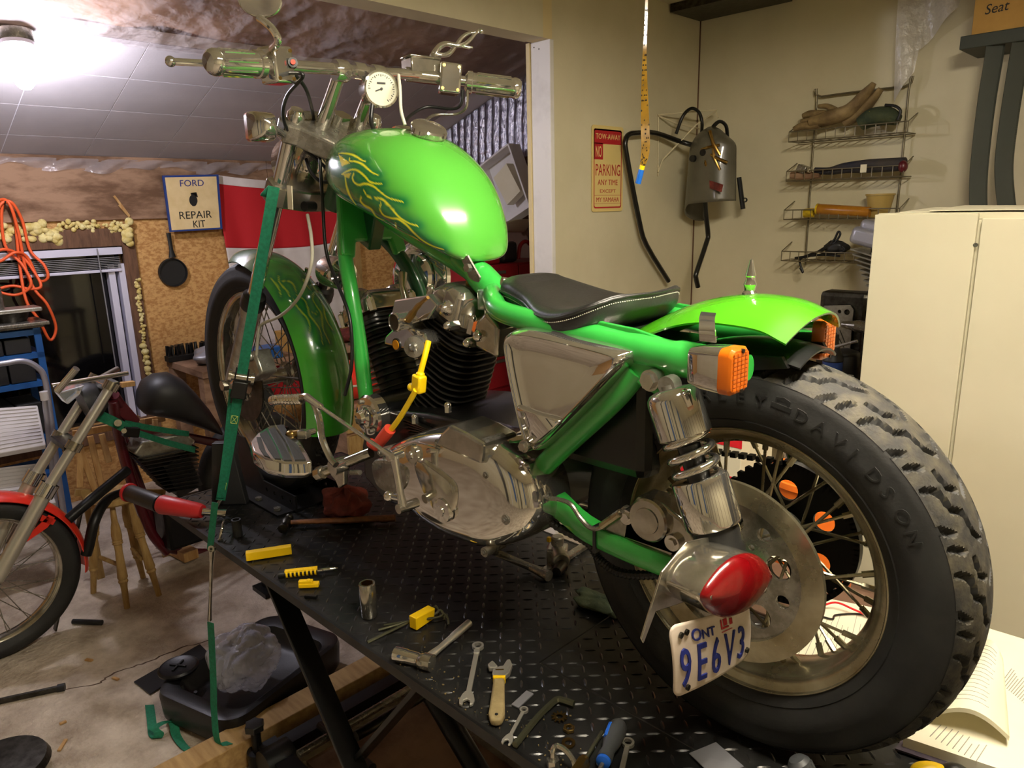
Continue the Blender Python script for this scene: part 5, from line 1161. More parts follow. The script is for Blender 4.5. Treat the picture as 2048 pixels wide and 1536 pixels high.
tool(t2.build('pocket_clip', 'tool_yellow', ang=0, bev=.0015), 'small yellow plastic clip beside the ribbed screwdriver', 'clip')
a, b = zp(610, 1192, .004), zp(634, 1194, .004); tool(MB().bar(a, b, .010, .008).build('driver_bit', 'black_metal', ang=0, bev=.001), 'tiny black driver bit below the yellow clip', 'bit')
# upright deep socket
p = zp(739, 1232, 0); s_ = thing('deep_socket', 'tall chrome deep socket standing upright on the deck', 'socket', p, GT)
MB().lathe([(.0, .0005), (.0165, .0005), (.0175, .002), (.0175, .030), (.0182, .034), (.0182, .079), (.0172, .081), (.0135, .081), (.0130, .05), (0, .05)], p, (0, 0, 1), 32).build('socket_body', 'chrome_worn', s_)
MB().lathe([(.0134, .0812), (.0145, .0812), (.0134, .055), (.0125, .055)], p, (0, 0, 1), 6, close=True).build('hex_mouth', 'brass', s_)
# hex key set in a yellow holder
hk_ = thing('hex_key_set', 'folding set of olive hex keys in a yellow holder', 'hex keys', zp(845, 1240, 0), GT)
mb = MB(); c = zp(845, 1236, .016); d1 = (zp(870, 1218, .016)-zp(815, 1252, .016)).normalized(); w_ = V((-d1.y, d1.x, 0))
MB().prism([(-.028, -.013), (.026, -.011), (.030, .013), (-.028, .016)], c+w_*-.010, d1, (0, 0, 1), .022, w_).build('holder', 'tool_yellow', hk_, ang=0, bev=.002)
for k, (x0, y0) in enumerate(((735, 1285), (757, 1260), (768, 1250))):
    a = zp(x0, y0, .005); b = zp(862+k*8, 1222+k*6, .010+.004*k); e_ = (b-a).normalized()
    MB().tube(cr([a, lerp(a, b, .6), b, b+e_*.012+V((0, 0, .006)), b+e_*.020+V((.006, -.006, -.004)), b+e_*.022+V((.014, -.014, -.010))], 4), .0036-.0005*k, 6).build('hex_key', 'olive_steel', hk_)
# ratchet with socket
a, b, c = zp(848, 1322, .014), zp(880, 1296, .012), zp(938, 1246, .010)
r_ = thing('socket_ratchet', 'chrome ratchet handle with a socket fitted on its head', 'ratchet', a, GT)
MB().tube([a, lerp(a, b, .3), b, lerp(b, c, .4), lerp(b, c, .45), c], [.011, .009, .0065, .0075, .0085, .0085], 14).build('handle', 'tool_chrome', r_)
n_ = V((.45, .15, .85)).normalized(); sd2 = (zp(792, 1308, .014)-a).normalized()
MB().ell(a, (.018, .018, .014), 20, 12).build('ratchet_head', 'chrome_worn', r_)
MB().cyl(a, a-sd2*.018, .0165, n=24).build('head_cap', 'chrome_worn', r_)
s0, s1 = a+sd2*.010, zp(791, 1307, .014)
MB().tube([s0, lerp(s0, s1, .1), lerp(s0, s1, .5), lerp(s0, s1, .55), s1], [.012, .0135, .0135, .0145, .0145], 20).build('socket', 'chrome', r_)
def wrench(A, B, name, label, s=1, ratchet=False, hgt=.004, mt='tool_chrome'):
    """A = open end, B = ring end (points on the deck)"""
    A = A+V((0, 0, hgt)); B = B+V((0, 0, hgt)); d = (B-A).normalized(); w_ = V((-d.y, d.x, 0)); o = thing(name, label, 'wrench', A, GT)
    th = .005*s
    jaw = [(-.006, -.0125), (-.016, -.011), (-.019, -.006), (-.008, -.0052), (-.004, 0), (-.008, .0052), (-.019, .006), (-.016, .011), (-.006, .0125), (.008, .009), (.016, .0045), (.016, -.0045), (.008, -.009)]
    MB().prism([(x*s, y*s) for x, y in jaw], A-V((0, 0, th/2)), d, w_, th).build('open_jaw', mt, o, ang=0, bev=.0012*s)
    MB().bar(A+d*.012*s, B-d*.008*s, .0085*s, .0042*s).build('shank', mt, o, ang=0, bev=.001*s)
    plate_holes(MB(), circ2(0, 0, .0105*s, 24), [circ2(0, 0, .0066*s, 12)], B-V((0, 0, th*.6)), d, w_, th*1.2).build('ring_end', mt, o, ang=30)
    if ratchet: MB().box(B-d*.018*s, (.012*s, .010*s, th*1.25), Matrix((d, w_, V((0, 0, 1)))).transposed()).build('flex_joint', mt, o, bev=.0008)
    return o
wrench(zp(935, 1400), zp(956, 1296), 'combination_wrench', 'ratcheting combination wrench lying left of the adjustable wrench', 1.15, True)
wrench(zp(1017, 1482), zp(1048, 1424), 'combination_wrench', 'small combination wrench hanging over the deck edge', .75)
wrench(zp(1240, 1560), zp(1256, 1490), 'combination_wrench', 'combination wrench right of the blue screwdriver', 1.0)
# adjustable wrench
A, B = zp(993, 1440, .009), zp(1000, 1335, .009); d = (B-A).normalized(); w_ = V((-d.y, d.x, 0)); aw = thing('adjustable_wrench', 'adjustable wrench with a worn tan grip and yellow band', 'wrench', A, GT)
L_ = (B-A).length
MB().prism([(-.006, -.010), (-.010, 0), (-.006, .010), (.01, .0145), (.05, .0125), (L_*.72, .0105), (L_*.72, -.0105), (.05, -.0125), (.01, -.0145)], A-V((0, 0, .007)), d, w_, .015).build('grip', 'grip_tan', aw, ang=20, bev=.004)
MB().prism([(L_*.72, -.0115), (L_*.77, -.0125), (L_*.77, .0125), (L_*.72, .0115)], A-V((0, 0, .0075)), d, w_, .016).build('band', 'tool_yellow', aw, ang=0, bev=.002)
MB().prism([(L_*.77, -.011), (L_*.86, -.020), (L_*1.02, -.024), (L_*1.13, -.019), (L_*1.12, -.013), (L_*.99, -.006), (L_*.985, .0), (L_*.93, .013), (L_*.82, .014), (L_*.77, .011)], A-V((0, 0, .005)), d, w_, .011).build('fixed_jaw', 'tool_chrome', aw, ang=0, bev=.002)
MB().prism([(L_*.95, .006), (L_*.99, .004), (L_*1.08, .012), (L_*1.11, .016), (L_*1.03, .024), (L_*.95, .021)], A-V((0, 0, .0045)), d, w_, .010).build('moving_jaw', 'tool_chrome', aw, ang=0, bev=.002)
p = A+d*L_*.90; MB().cyl(p-w_*.008, p+w_*.008, .0065, n=14).build('adjuster_screw', 'brass', aw)
p = A+d*.004+V((0, 0, .0085)); MB().cyl(p, p+V((0, 0, .0006)), .003, n=12).build('hang_hole', 'print_black', aw)
a, b = zp(1030, 1413, .002), zp(1060, 1385, .002); tool(MB().bar(a, b, .016, .0025).build('flat_shim', 'blind_metal', ang=0), 'small flat grey steel shim beside the worn grip', 'shim')
hx = [zp(1030, 1490, .007), zp(1075, 1435, .007), zp(1106, 1405, .007), zp(1114, 1400, .007), zp(1123, 1400, .007), zp(1148, 1408, .007)]
tool(MB().tube(cr(hx, 4), .0062, 6).build('hex_key', 'olive_steel', ang=20), 'large loose olive hex key bent at one end', 'hex key')
p = zp(1119, 1434, .003); gt = []
for k in range(22): r = .0145 if k % 2 else .0095; gt += [(r*cos(2*pi*(k-.25)/22), r*sin(2*pi*(k-.25)/22)), (r*cos(2*pi*(k+.25)/22), r*sin(2*pi*(k+.25)/22))]
tool(plate_holes(MB(), gt, [circ2(0, 0, .006, 14)], p, (1, 0, 0), (0, 1, 0), .0016).build('star_washer', 'brass', ang=0), 'star toothed lock washer lying above a brass nut', 'washer')
p = zp(1138, 1460, .0005); tool(plate_holes(MB(), circ2(0, 0, .0105, 6), [circ2(0, 0, .006, 14)], p, (1, 0, 0), (0, 1, 0), .006).build('hex_nut', 'brass', ang=0, bev=.0006), 'brass hexagon nut between two washers', 'nut')
p = zp(1137, 1487, .0005); tool(plate_holes(MB(), circ2(0, 0, .0115, 24), [circ2(0, 0, .0066, 16)], p, (1, 0, 0), (0, 1, 0), .0025).build('flat_washer', 'brass', ang=0), 'plain round flat washer below the brass nut', 'washer')
p = zp(1106, 1522, .012); hp = cr([p, zp(1106, 1500, .03), zp(1114, 1492, .032), zp(1130, 1500, .03), zp(1146, 1520, .02), zp(1152, 1545, .008)], 5)
ub = thing('bent_pipe', 'curved chrome pipe with a hexagon nut at the bottom edge', 'pipe', p, GT)
MB().tube(hp, .0045, 10).build('pipe', 'chrome_worn', ub); MB().cyl(p-V((0, 0, .010)), p+V((0, 0, .004)), .0105, n=6).build('nut', 'chrome_worn', ub)
p = zp(1160, 1536, .012); q = zp(1204, 1464, .012); bf = thing('brass_fitting', 'brass pipe fitting on a steel rod beside the blue screwdriver', 'fitting', p, GT)
MB().tube([p, q], .0035, 8).build('rod', 'olive_steel', bf); MB().cyl(p-(q-p).normalized()*.02, p+(q-p).normalized()*.012, .0125, n=6).cyl(p+(q-p).normalized()*.012, p+(q-p).normalized()*.02, .009, n=14).build('fitting_body', 'brass', bf)
# blue and grey screwdriver
a, b = zp(1240, 1446, .016), zp(1208, 1520, .014); d = (b-a).normalized(); sd3 = thing('screwdriver', 'fat grey and blue screwdriver handle pointing to the bottom edge', 'screwdriver', a, GT); L_ = (b-a).length
MB().lathe([(0, 0), (.010, .001), (.0145, .008), (.0158, .022), (.0145, L_*.55), (.0108, L_*.74), (.0125, L_*.9), (.0125, L_)], a, d, 24).build('handle', 'grip_dark', sd3)
MB().lathe([(.0118, L_), (.0115, L_+.006), (.006, L_+.009), (0, L_+.009)], a, d, 20).build('collar', 'grip_blue', sd3)
w_ = V((-d.y, d.x, 0)); MB().tube([a+d*.018-w_*.0105+V((0, 0, .009)), a+d*L_*.55-w_*.0095+V((0, 0, .0085))], .0045, 8).build('blue_inlay', 'grip_blue', sd3)
MB().cyl(a+d*L_, a+d*(L_+.09), .0035, n=10).build('shaft', 'steel', sd3)
# bottom right bits
p = zp(1440, 1532, .002); tool(MB().add([p+V((-.05, -.01, 0)), p+V((.01, -.03, 0)), p+V((.03, .02, .004)), p+V((-.03, .04, .002))]+[p+V((-.05, -.01, .001)), p+V((.01, -.03, .001)), p+V((.03, .02, .005)), p+V((-.03, .04, .003))], [(3, 2, 1, 0), (4, 5, 6, 7), (0, 1, 5, 4), (1, 2, 6, 5), (2, 3, 7, 6), (3, 0, 4, 7)]).build('parts_packet', 'blind_metal', ang=0), 'grey plastic packet at the bottom edge under the plate', 'packet')
a, b = PY(1592, 1514, -.105), PZ(1628, 1585, .0185); gh = thing('ribbed_handle', 'ribbed grey tool handle under the rear tyre', 'handle', a, GT)
d = (b-a).normalized(); MB().lathe([(0, 0), (.012, .002), (.017, .008), (.0178, .02), (.017, .09), (.012, .1)], a, d, 24).build('grip', 'grip_dark', gh)
u, v_, _ = frame(d)
for k in range(12): an = 2*pi*k/12; MB().tube([a+d*.012+(u*cos(an)+v_*sin(an))*.0172, a+d*.085+(u*cos(an)+v_*sin(an))*.0170], .0017, 5).build('rib', 'grip_dark', gh)
p = zp(1862, 1546, .014); yt = thing('knob_handle', 'yellow and black tool handle at the bottom right of the deck', 'handle', p, GT)
MB().ell(p, (.030, .018, .016), 18, 10, Rz(.6)).build('yellow_grip', 'tool_yellow', yt); MB().ell(p+V((.028, .018, .002)), (.022, .019, .017), 18, 10, Rz(.6)).build('black_grip', 'black_plastic', yt)
# hammer, rag, sockets by the front wheel
A, B = zp(573, 1045, .016), zp(815, 1035, .014); hm = thing('ball_peen_hammer', 'ball peen hammer with a brown wooden handle lying under the engine', 'hammer', A, GT)
B = A+(B-A)*.9; d = (B-A).normalized(); w_ = V((-d.y, d.x, 0)); MB().tube([A, lerp(A, B, .15), lerp(A, B, .6), B], [.008, .009, .012, .013], 12, flat=(1, .75)).build('handle', 'hickory', hm)
MB().lathe([(0, -.045), (.013, -.044), (.0135, -.03), (.010, -.02), (.014, -.008), (.014, .008), (.009, .018), (.009, .022)], A, w_, 18).ell(A+w_*.032, .0125, 14, 10).build('head', 'steel_dark', hm)
p = zp(476, 1072, 0); bs = thing('impact_socket', 'black impact socket standing near the deck edge', 'socket', p, GT)
MB().lathe([(0, .0005), (.013, .0005), (.013, .05), (.0095, .05), (.009, .03), (0, .03)], p, (0, 0, 1), 20).build('socket_body', 'matte_black', bs)
pp = zp(440, 1078, .004); tool(MB().tube(cr([pp, pp+V((.0, .01, .03)), pp+V((-.03, .03, .035)), pp+V((-.05, .05, .02))], 5), .004, 8).cyl(pp, pp-V((0, 0, .004)), .007, n=10).build('bent_bolt', 'chrome_worn'), 'bent chrome bolt beside the black impact socket', 'bolt')
def lump(c, r, n, m_, amp, seed):
    rnd_ = random.Random(seed); ph = [rnd_.uniform(0, 6.28) for _ in range(8)]; mb = MB(); vv = []; ff = []
    for i in range(m_+1):
        th = pi*i/m_
        for j in range(n):
            f = 2*pi*j/n; k = 1+amp*(sin(3*f+ph[0]+2*th)+.7*sin(5*f+ph[1]-3*th)+.5*sin(9*f+ph[2]+4*th)+.4*sin(7*th+ph[3]+f))
            z = cos(th); vv.append(V(c)+V((r[0]*sin(th)*cos(f)*k, r[1]*sin(th)*sin(f)*k, max(-.98*r[2], r[2]*z*k))))
    for i in range(m_):
        for j in range(n): ff.append((i*n+j, (i+1)*n+j, (i+1)*n+(j+1) % n, i*n+(j+1) % n))
    return mb.add(vv, ff)
p = zp(690, 1005, .04); tag(lump(p, (.08, .06, .042), 48, 24, .13, 3).build('shop_rag', 'rag_red', ang=180), 'crumpled dark red rag under the forward control', 'rag')
p = zp(1200, 1205, .011); tag(lump(p, (.07, .035, .012), 40, 16, .12, 5).build('work_glove', 'glove_green', ang=180), 'flattened dark cloth glove beside the rear tyre', 'glove')
# carburettor pieces beneath the bike
p = zp(1115, 1105, .03); cb = thing('carburettor_body', 'small loose alloy carburettor beneath the swingarm', 'carburettor', p+V((0, 0, -.03)))
MB().box(p+V((0, 0, -.006)), (.05, .045, .046), Rz(.6)).cyl(p, p+V((.04, -.03, 0)), .022, n=20).cyl(p+V((0, 0, .02)), p+V((0, 0, .045)), .016, n=16).build('body', 'alu', cb, bev=.004)
MB().cyl(p+V((.04, -.03, -.01)), p+V((.05, -.06, -.012)), .016, .012, n=16).build('float_bowl', 'steel_dark', cb); MB().box(p+V((-.01, -.02, .04)), (.008, .008, .012)).build('yellow_tip', 'tool_yellow', cb, ang=0)
p = zp(1160, 1120, .0); tool(MB().bar(zp(1180, 1085, .008), zp(1090, 1142, .008), .02, .012).build('steel_bar', 'steel', ang=0, bev=.002), 'flat steel bar lying under the swingarm', 'bar')
# red and black tool resting on the front corner of the deck
a, b, c, d = V((-1.80, -.32, .05)), PZ(320, 1008, .045), PZ(405, 1023, .03), PZ(452, 1028, .015)
a = PZ(258, 985, .052)
tt = thing('grip_tool', 'red and black cylindrical tool laid across the front corner of the lift', 'tool', a)
MB().tube([a, lerp(a, b, .06), b], [.022, .0255, .0255], 20).build('black_barrel', 'black_plastic', tt)
MB().lathe([(.024, -.004), (.029, -.004), (.029, .004), (.024, .004)], a, (b-a), 20, close=True).build('end_ring', 'tool_red', tt)
MB().tube([b, lerp(b, c, .05), lerp(b, c, .5), lerp(b, c, .9), c], [.0255, .029, .026, .023, .019], 20).build('red_grip', 'tool_red', tt)
MB().tube([c, lerp(c, d, .7), d], [.011, .011, .014], 14).build('chrome_nose', 'chrome', tt)
# scattered swarf along the deck edge
cr_ = MB(); rg = random.Random(11)
for k in range(130):
    t = rg.random(); x = lerp(-.62, -.12, t); y = -.32+abs(rg.gauss(0, .035)); s_ = rg.uniform(.0006, .0020)
    cr_.box((x, y, s_*.5), (s_*rg.uniform(1, 2), s_, s_), Rz(rg.uniform(0, 3)))
o = cr_.build('swarf', 'clay_dirt', ang=0, kind='stuff'); tag(o, 'pale dirt crumbs scattered along the near deck edge', 'dirt')
# ======================= BACK ROOM =======================
# ---------- second motorcycle, red front fender ----------
b2 = thing('motorcycle', 'dismantled motorcycle with a red front fender and matt black tank by the window', 'motorcycle', (-2.65, -.2, FLOOR))
w2 = V((-2.60, -.71, FLOOR+.312)); ex = V((1, 0, 0))
mb = MB().lathe([(.240, -.030), (.243, -.027), (.236, -.022), (.228, -.012), (.226, 0), (.228, .012), (.236, .022), (.243, .027), (.240, .030)], w2, ex, 72); mb.f = [f for f in mb.f if len(f) < 10]
fw2 = mb.build('front_wheel', 'chrome_worn', b2, solid=.002)
tp = [(.243, -.028), (.262, -.040), (.285, -.043), (.299, -.036), (.308, -.020), (.312, 0), (.308, .020), (.299, .036), (.285, .043), (.262, .040), (.243, .028)]
mb = MB().lathe(tp, w2, ex, 96); mb.f = [f for f in mb.f if len(f) < 10]; mb.build('tyre', 'rubber', fw2, ang=60)
MB().lathe([(.012, -.06), (.04, -.055), (.04, -.045), (.025, -.035), (.025, .035), (.04, .045), (.04, .055), (.012, .06)], w2, ex, 24).build('hub', 'alu', fw2)
for side in (-1, 1):
    for d in (-1, 1):
        a = V((side*.05, .036, 0)); b = V((side*.006, .23*cos(.55*d), .23*sin(.55*d))); me = MB().cyl(a, b, .0019, n=5).mesh('spoke'); me.materials.append(M['steel'])
        for k in range(9): copy_part(me, fw2, 'spoke', Matrix.Translation(w2) @ Matrix.Rotation(2*pi*(k+.25*d+.5*(side > 0))/9, 4, 'X'))
rings = []
for i in range(49):
    a = lerp(radians(118), radians(-12), i/48); ring = []
    for j in range(15): s_ = -1+j/7; r = .336-.022*abs(s_)**2.5; ring.append(w2+V((.062*s_, r*cos(a), r*sin(a))))
    for j in range(14, -1, -1): s_ = -1+j/7; r = .333-.022*abs(s_)**2.5; ring.append(w2+V((.060*s_, r*cos(a), r*sin(a))))
    rings.append(ring)
f2 = MB().loft(rings).build('front_fender', 'red_paint', b2, ang=50)
x2 = -2.535
for L in (((110, 1035), (95, 1055), (52, 1085), (55, 1072), (82, 1046), (98, 1030)), ((85, 1030), (112, 1040), (106, 1050), (80, 1042))):
    Q = [PX(a, b, x2) for a, b in L]; k = len(Q); MB().add(Q+[p+V((-.005, 0, 0)) for p in Q], [tuple(range(k-1, -1, -1)), tuple(range(k, 2*k))]+[(i, (i+1) % k, k+(i+1) % k, k+i) for i in range(k)]).build('fender_bracket', 'red_paint', f2, ang=0)
for xx, nm in ((-2.505, 0), (-2.69, 1)):
    sh_ = V((xx+2.505, 0, 0)); g0, g1, g2 = PX(-8, 1160, -2.505)+sh_, PX(92, 982, -2.505)+sh_, PX(222, 772, -2.505)+sh_; d = (g2-g0).normalized()
    ft2 = MB().cyl(g1, g2, .0185, n=20).build('fork_tube', 'tool_chrome', b2)
    MB().tube([g0, lerp(g0, g1, .1), g1], [.024, .026, .026], 20).build('fork_slider', 'tool_chrome', ft2)
    MB().cyl(g1-d*.02, g1+d*.03, .033, n=20).build('fork_seal', 'chrome', ft2)
    for t in (.42, 1.0): p = g1.lerp(g2, t); MB().cyl(p-d*.016, p+d*.016, .029, n=20).build('clamp', 'chrome_worn', ft2)
for t in (.42, 1.0):
    a = PX(lerp(92, 222, t), lerp(982, 772, t), -2.505); MB().bar(a, a+V((-.185, 0, 0)), .06, .026).build('fork_yoke', 'chrome_worn' if t > .9 else 'black_metal', b2, ang=0, bev=.004)
a, b = PX(104, 772, -2.50), PX(256, 746, -2.50)
MB().tube([a, lerp(a, b, .8), b], .0095, 12).build('handlebar', 'chrome', b2); MB().tube([PX(115, 782, -2.46), PX(153, 737, -2.40)], .012, 14).build('bar_end', 'chrome', b2)
MB().tube([PX(180, 768, -2.62), PX(235, 738, -2.7)], .012, 14).build('bar_end', 'chrome', b2)
Q = [PX(x, y, -2.52) for x, y in ((116, 786), (170, 770), (160, 790), (136, 810))]; MB().add(Q+[p+V((-.07, .0, 0)) for p in Q], [(3, 2, 1, 0), (4, 5, 6, 7), (0, 1, 5, 4), (1, 2, 6, 5), (2, 3, 7, 6), (3, 0, 4, 7)]).build('headlight_lens', 'lens_clear', b2, ang=0, bev=.006)
MB().lathe([(0, -.05), (.05, -.045), (.072, -.01), (.074, .03), (0, .03)], PX(180, 800, -2.6), V((0, -1, -.25)), 24).build('headlight_shell', 'matte_black', b2)
# tank
rings = []
for x, ya, yb, hx in ((275, 792, 806, .02), (279, 776, 818, .05), (290, 758, 828, .085), (310, 747, 832, .105), (335, 744, 836, .115), (360, 756, 843, .112), (385, 782, 851, .10), (410, 812, 859, .08), (430, 842, 866, .055), (442, 862, 870, .02)):
    A9, B9 = PX(x, ya, -2.82), PX(x, yb, -2.82); c = (A9+B9)/2; h = (A9-B9)/2
    rings.append([c+h*(math.copysign(abs(sin(2*pi*q/32))**.8, sin(2*pi*q/32)))+V((hx*cos(2*pi*q/32), 0, 0)) for q in range(32)])
MB().loft(rings).build('fuel_tank', 'matte_black', b2, ang=60)
tb2 = lambda pts, r, nm, mt='maroon': MB().tube(cr(pts, 5), r, 12).build(nm, mt, b2, ang=60)
X2 = -2.80
tb2([PX(228, 790, -2.62), PX(270, 850, X2), PX(330, 865, X2), PX(430, 885, X2)], .02, 'backbone')
tb2([PX(225, 800, -2.62), PX(240, 880, -2.75), PX(262, 960, X2), PX(300, 1060, X2), PX(335, 1105, X2)], .021, 'down_tube')
tb2([PX(232, 810, -2.7), PX(252, 890, -2.85), PX(280, 970, -2.9), PX(320, 1075, -2.9), PX(345, 1100, -2.9), PX(420, 1105, -2.9)], .018, 'down_tube')
MB().prism([(0, 0), (.06, -.02), (.12, -.13), (.10, -.16), (.03, -.08)], PX(208, 790, -2.66), (0, 1, 0), (0, 0, 1), .03, (-1, 0, 0)).build('neck_gusset', 'maroon', b2, ang=0, bev=.003)
# engine: alloy head over black fins
hd2 = [PX(x, y, -2.70) for x, y in ((268, 908), (285, 884), (372, 866), (392, 882), (375, 905), (290, 922))]
MB().add(hd2+[p+V((-.14, 0, 0)) for p in hd2], [tuple(range(5, -1, -1)), tuple(range(6, 12))]+[(i, (i+1) % 6, 6+(i+1) % 6, 6+i) for i in range(6)]).build('rocker_cover', 'alu', b2, ang=0, bev=.008)
for k in range(11):
    t = k/10; a, b = PX(lerp(276, 338, t), lerp(918, 985, t), -2.68), PX(398+2*t, lerp(896, 975, t), -2.68); MB().bar(a+V((-.08, 0, 0)), b+V((-.08, 0, 0)), .16, .004, (0, 0, 1)).build('cooling_fin', 'fin_black', b2, ang=0)
a, b = PX(322, 930, -2.76), PX(390, 960, -2.76); MB().box(lerp(a, b, .5), (.12, .11, .17), Rx(.3)).build('cylinder', 'fin_black', b2, ang=0); MB().box(PX(370, 1040, -2.8), (.16, .22, .20)).build('crankcase', 'black_metal', b2, ang=0, bev=.02)
tb2([PX(255, 940, -2.66), PX(200, 985, -2.6), PX(135, 1040, -2.56)], .020, 'exhaust_pipe', 'black_metal'); tb2([PX(262, 980, -2.7), PX(215, 1000, -2.62), PX(190, 1040, -2.56), PX(178, 1090, -2.55), PX(172, 1110, -2.55)], .020, 'exhaust_pipe', 'black_metal')
# rear wheel of it, half hidden
w3 = V((-2.93, .52, FLOOR+.313)); mb = MB().lathe(tp, w3, ex, 60); mb.f = [f for f in mb.f if len(f) < 10]; rw2 = mb.build('rear_wheel', 'rubber', b2, ang=60); MB().lathe([(.02, -.05), (.243, -.026), (.243, .026), (.02, .05)], w3, ex, 40).build('wheel_disc', 'steel_dark', rw2)
tb2([PX(430, 885, X2), V((-2.90, .42, -.25)), V((-2.90, .52, FLOOR+.31))], .02, 'rear_frame', 'maroon')
# prop stand holding it upright
mb = MB().bar(PX(165, 1010, -2.62), PX(110, 1260, -2.62), .03, .006); mb.build('prop_stand', 'steel_dark', b2, ang=0)
# strap over it
s2 = thing('tie_down_strap', 'green strap slung across the dismantled motorcycle above its engine', 'strap', PX(240, 855, -2.62))
vv2 = V((0, .25, 1)).normalized()
MB().ribbon(cr([PX(190, 828, -2.64), PX(215, 838, -2.60), PX(240, 850, -2.59), PX(262, 862, -2.585)], 4), vv2*.022, .003).build('upper_webbing', 'strap_green', s2)
MB().ribbon([PX(276, 866, -2.6), PX(330, 884, -2.61), PX(390, 900, -2.64)], vv2*.013, .002).build('lower_webbing', 'strap_green', s2)
MB().ribbon([PX(250, 846, -2.64), PX(300, 856, -2.66), PX(378, 868, -2.7)], vv2*.012, .002).build('back_webbing', 'strap_green', s2)
MB().box(PX(262, 864, -2.585), (.03, .06, .04), Rx(-.3)).build('ratchet', 'black_metal', s2, ang=0, bev=.004); MB().cyl(PX(236, 846, -2.56), PX(236, 846, -2.62), .014, n=14).cyl(PX(248, 862, -2.56), PX(248, 862, -2.62), .010, n=14).build('ratchet_spindle', 'chrome_worn', s2)
# ---------- stool ----------
sc0 = V((-2.70, -.225, -.255)); so = thing('wooden_stool', 'small wooden stool with turned legs beside the dismantled motorcycle', 'stool', V((sc0.x, sc0.y, FLOOR)))
MB().lathe([(0, -.015), (.095, -.015), (.105, -.006), (.105, .008), (.095, .016), (0, .014)], sc0, (0, 0, 1), 36).build('seat', 'old_pine', so)
lg_prof = [(.0, .010), (.18, .0125), (.22, .017), (.30, .0205), (.34, .0195), (.345, .017), (.36, .021), (.365, .017), (.38, .021), (.39, .016), (.45, .0145), (.62, .018), (.70, .0205), (.72, .016), (.74, .020), (.76, .015), (.80, .013), (1, .0115)]
feet = [V((-2.612, -.262, FLOOR)), V((-2.62, -.13, FLOOR)), V((-2.86, -.32, FLOOR)), V((-2.84, -.12, FLOOR))]
for f in feet:
    tpn = sc0+(V((f.x, f.y, sc0.z))-sc0)*.5+V((0, 0, -.01)); MB().tube([f.lerp(tpn, 1-t) for t, r in lg_prof][::1], [r for t, r in lg_prof], 14).build('leg', 'old_pine', so)
for i, j in ((0, 2), (1, 3)): MB().tube([feet[i].lerp(sc0, .38), feet[j].lerp(sc0, .38)], .009, 10).build('stretcher', 'old_pine', so)
# ---------- slatted chair back leaning behind the bike ----------
cb2 = thing('slatted_rack', 'old wooden slatted rack leaning behind the dismantled motorcycle', 'rack', PX(190, 990, -3.0))
for (x0, y0), (x1, y1) in (((150, 870), (192, 985)), ((180, 872), (204, 975)), ((203, 868), (218, 925)), ((262, 840), (264, 905)), ((284, 838), (286, 890)), ((310, 838), (312, 880)), ((160, 880), (160, 975))):
    MB().bar(PX(x0, y0, -3.0), PX(x1, y1, -2.98), .026, .012, (1, 0, 0)).build('slat', 'pine', cb2, ang=0, bev=.003)
MB().bar(PX(145, 868, -3.015), PX(330, 836, -3.015), .03, .014, (1, 0, 0)).build('top_rail', 'pine', cb2, ang=0, bev=.003); MB().bar(PX(150, 985, -3.0), PX(330, 985, -3.0), .03, .014, (1, 0, 0)).build('bottom_rail', 'old_pine', cb2, ang=0)
for x in (170, 310): MB().bar(PX(x, 985, -3.0), V((-2.98, PX(x, 985, -3.0).y, FLOOR)), .03, .014, (1, 0, 0)).build('leg', 'old_pine', cb2, ang=0)
p = PX(255, 770, -2.95); tag(MB().box(PX(255, 768, -2.9), (.03, .055, .022), Rx(-.05)).build('wood_block', 'pine', ang=0, bev=.002), 'small wooden block behind the fork top of the dismantled motorcycle', 'block')
# ---------- step ladder ----------
XL = -3.25
ld = thing('step_ladder', 'folding step ladder with ribbed white treads and rust marks', 'step ladder', PX(60, 1090, XL))
rail = cr([PX(-120, 742, XL), PX(0, 728, XL), PX(45, 722, XL), PX(75, 735, XL), PX(90, 760, XL), PX(102, 840, XL), PX(118, 960, XL), PX(140, 1100, XL), PX(160, 1200, XL)], 5)
fz = [p for p in rail if p.z > FLOOR]; MB().tube(fz, .0125, 12).build('tubular_frame', 'alu_tube', ld, ang=60)
MB().tube([PX(88, 790, XL+.05), PX(100, 900, XL+.05), PX(112, 1020, XL+.05), PX(122, 1130, XL+.05)], .011, 10).build('rear_leg', 'alu_tube', ld, ang=60)
MB().cyl(PX(87, 783, XL+.05), PX(90, 800, XL+.05), .017, n=14).build('leg_cap', 'white_paint', ld)
def tread(c4, name):
    Q = [PX(x, y, XL+dx) for x, y, dx in c4]; o = MB().add(Q+[p+V((-.012, 0, -.022)) for p in Q], [(0, 1, 2, 3), (7, 6, 5, 4), (4, 5, 1, 0), (5, 6, 2, 1), (6, 7, 3, 2), (7, 4, 0, 3)]).build(name, 'white_paint', ld, ang=0, bev=.004)
    n_ = (Q[1]-Q[0]).cross(Q[3]-Q[0]).normalized(); n_ = n_ if n_.x > 0 else -n_
    for k in range(11):
        t = (k+.8)/12; a, b = Q[0].lerp(Q[3], t)+n_*.0015, Q[1].lerp(Q[2], t)+n_*.0015; MB().tube([a.lerp(b, .02), a.lerp(b, .97)], .0028, 5).build('tread_rib', 'white_paint', o)
tread(((-90, 822, .02), (75, 810, .02), (92, 890, .13), (-100, 925, .13)), 'step'); tread(((-90, 945, .05), (85, 925, .05), (112, 1005, .17), (-100, 1040, .17)), 'step')
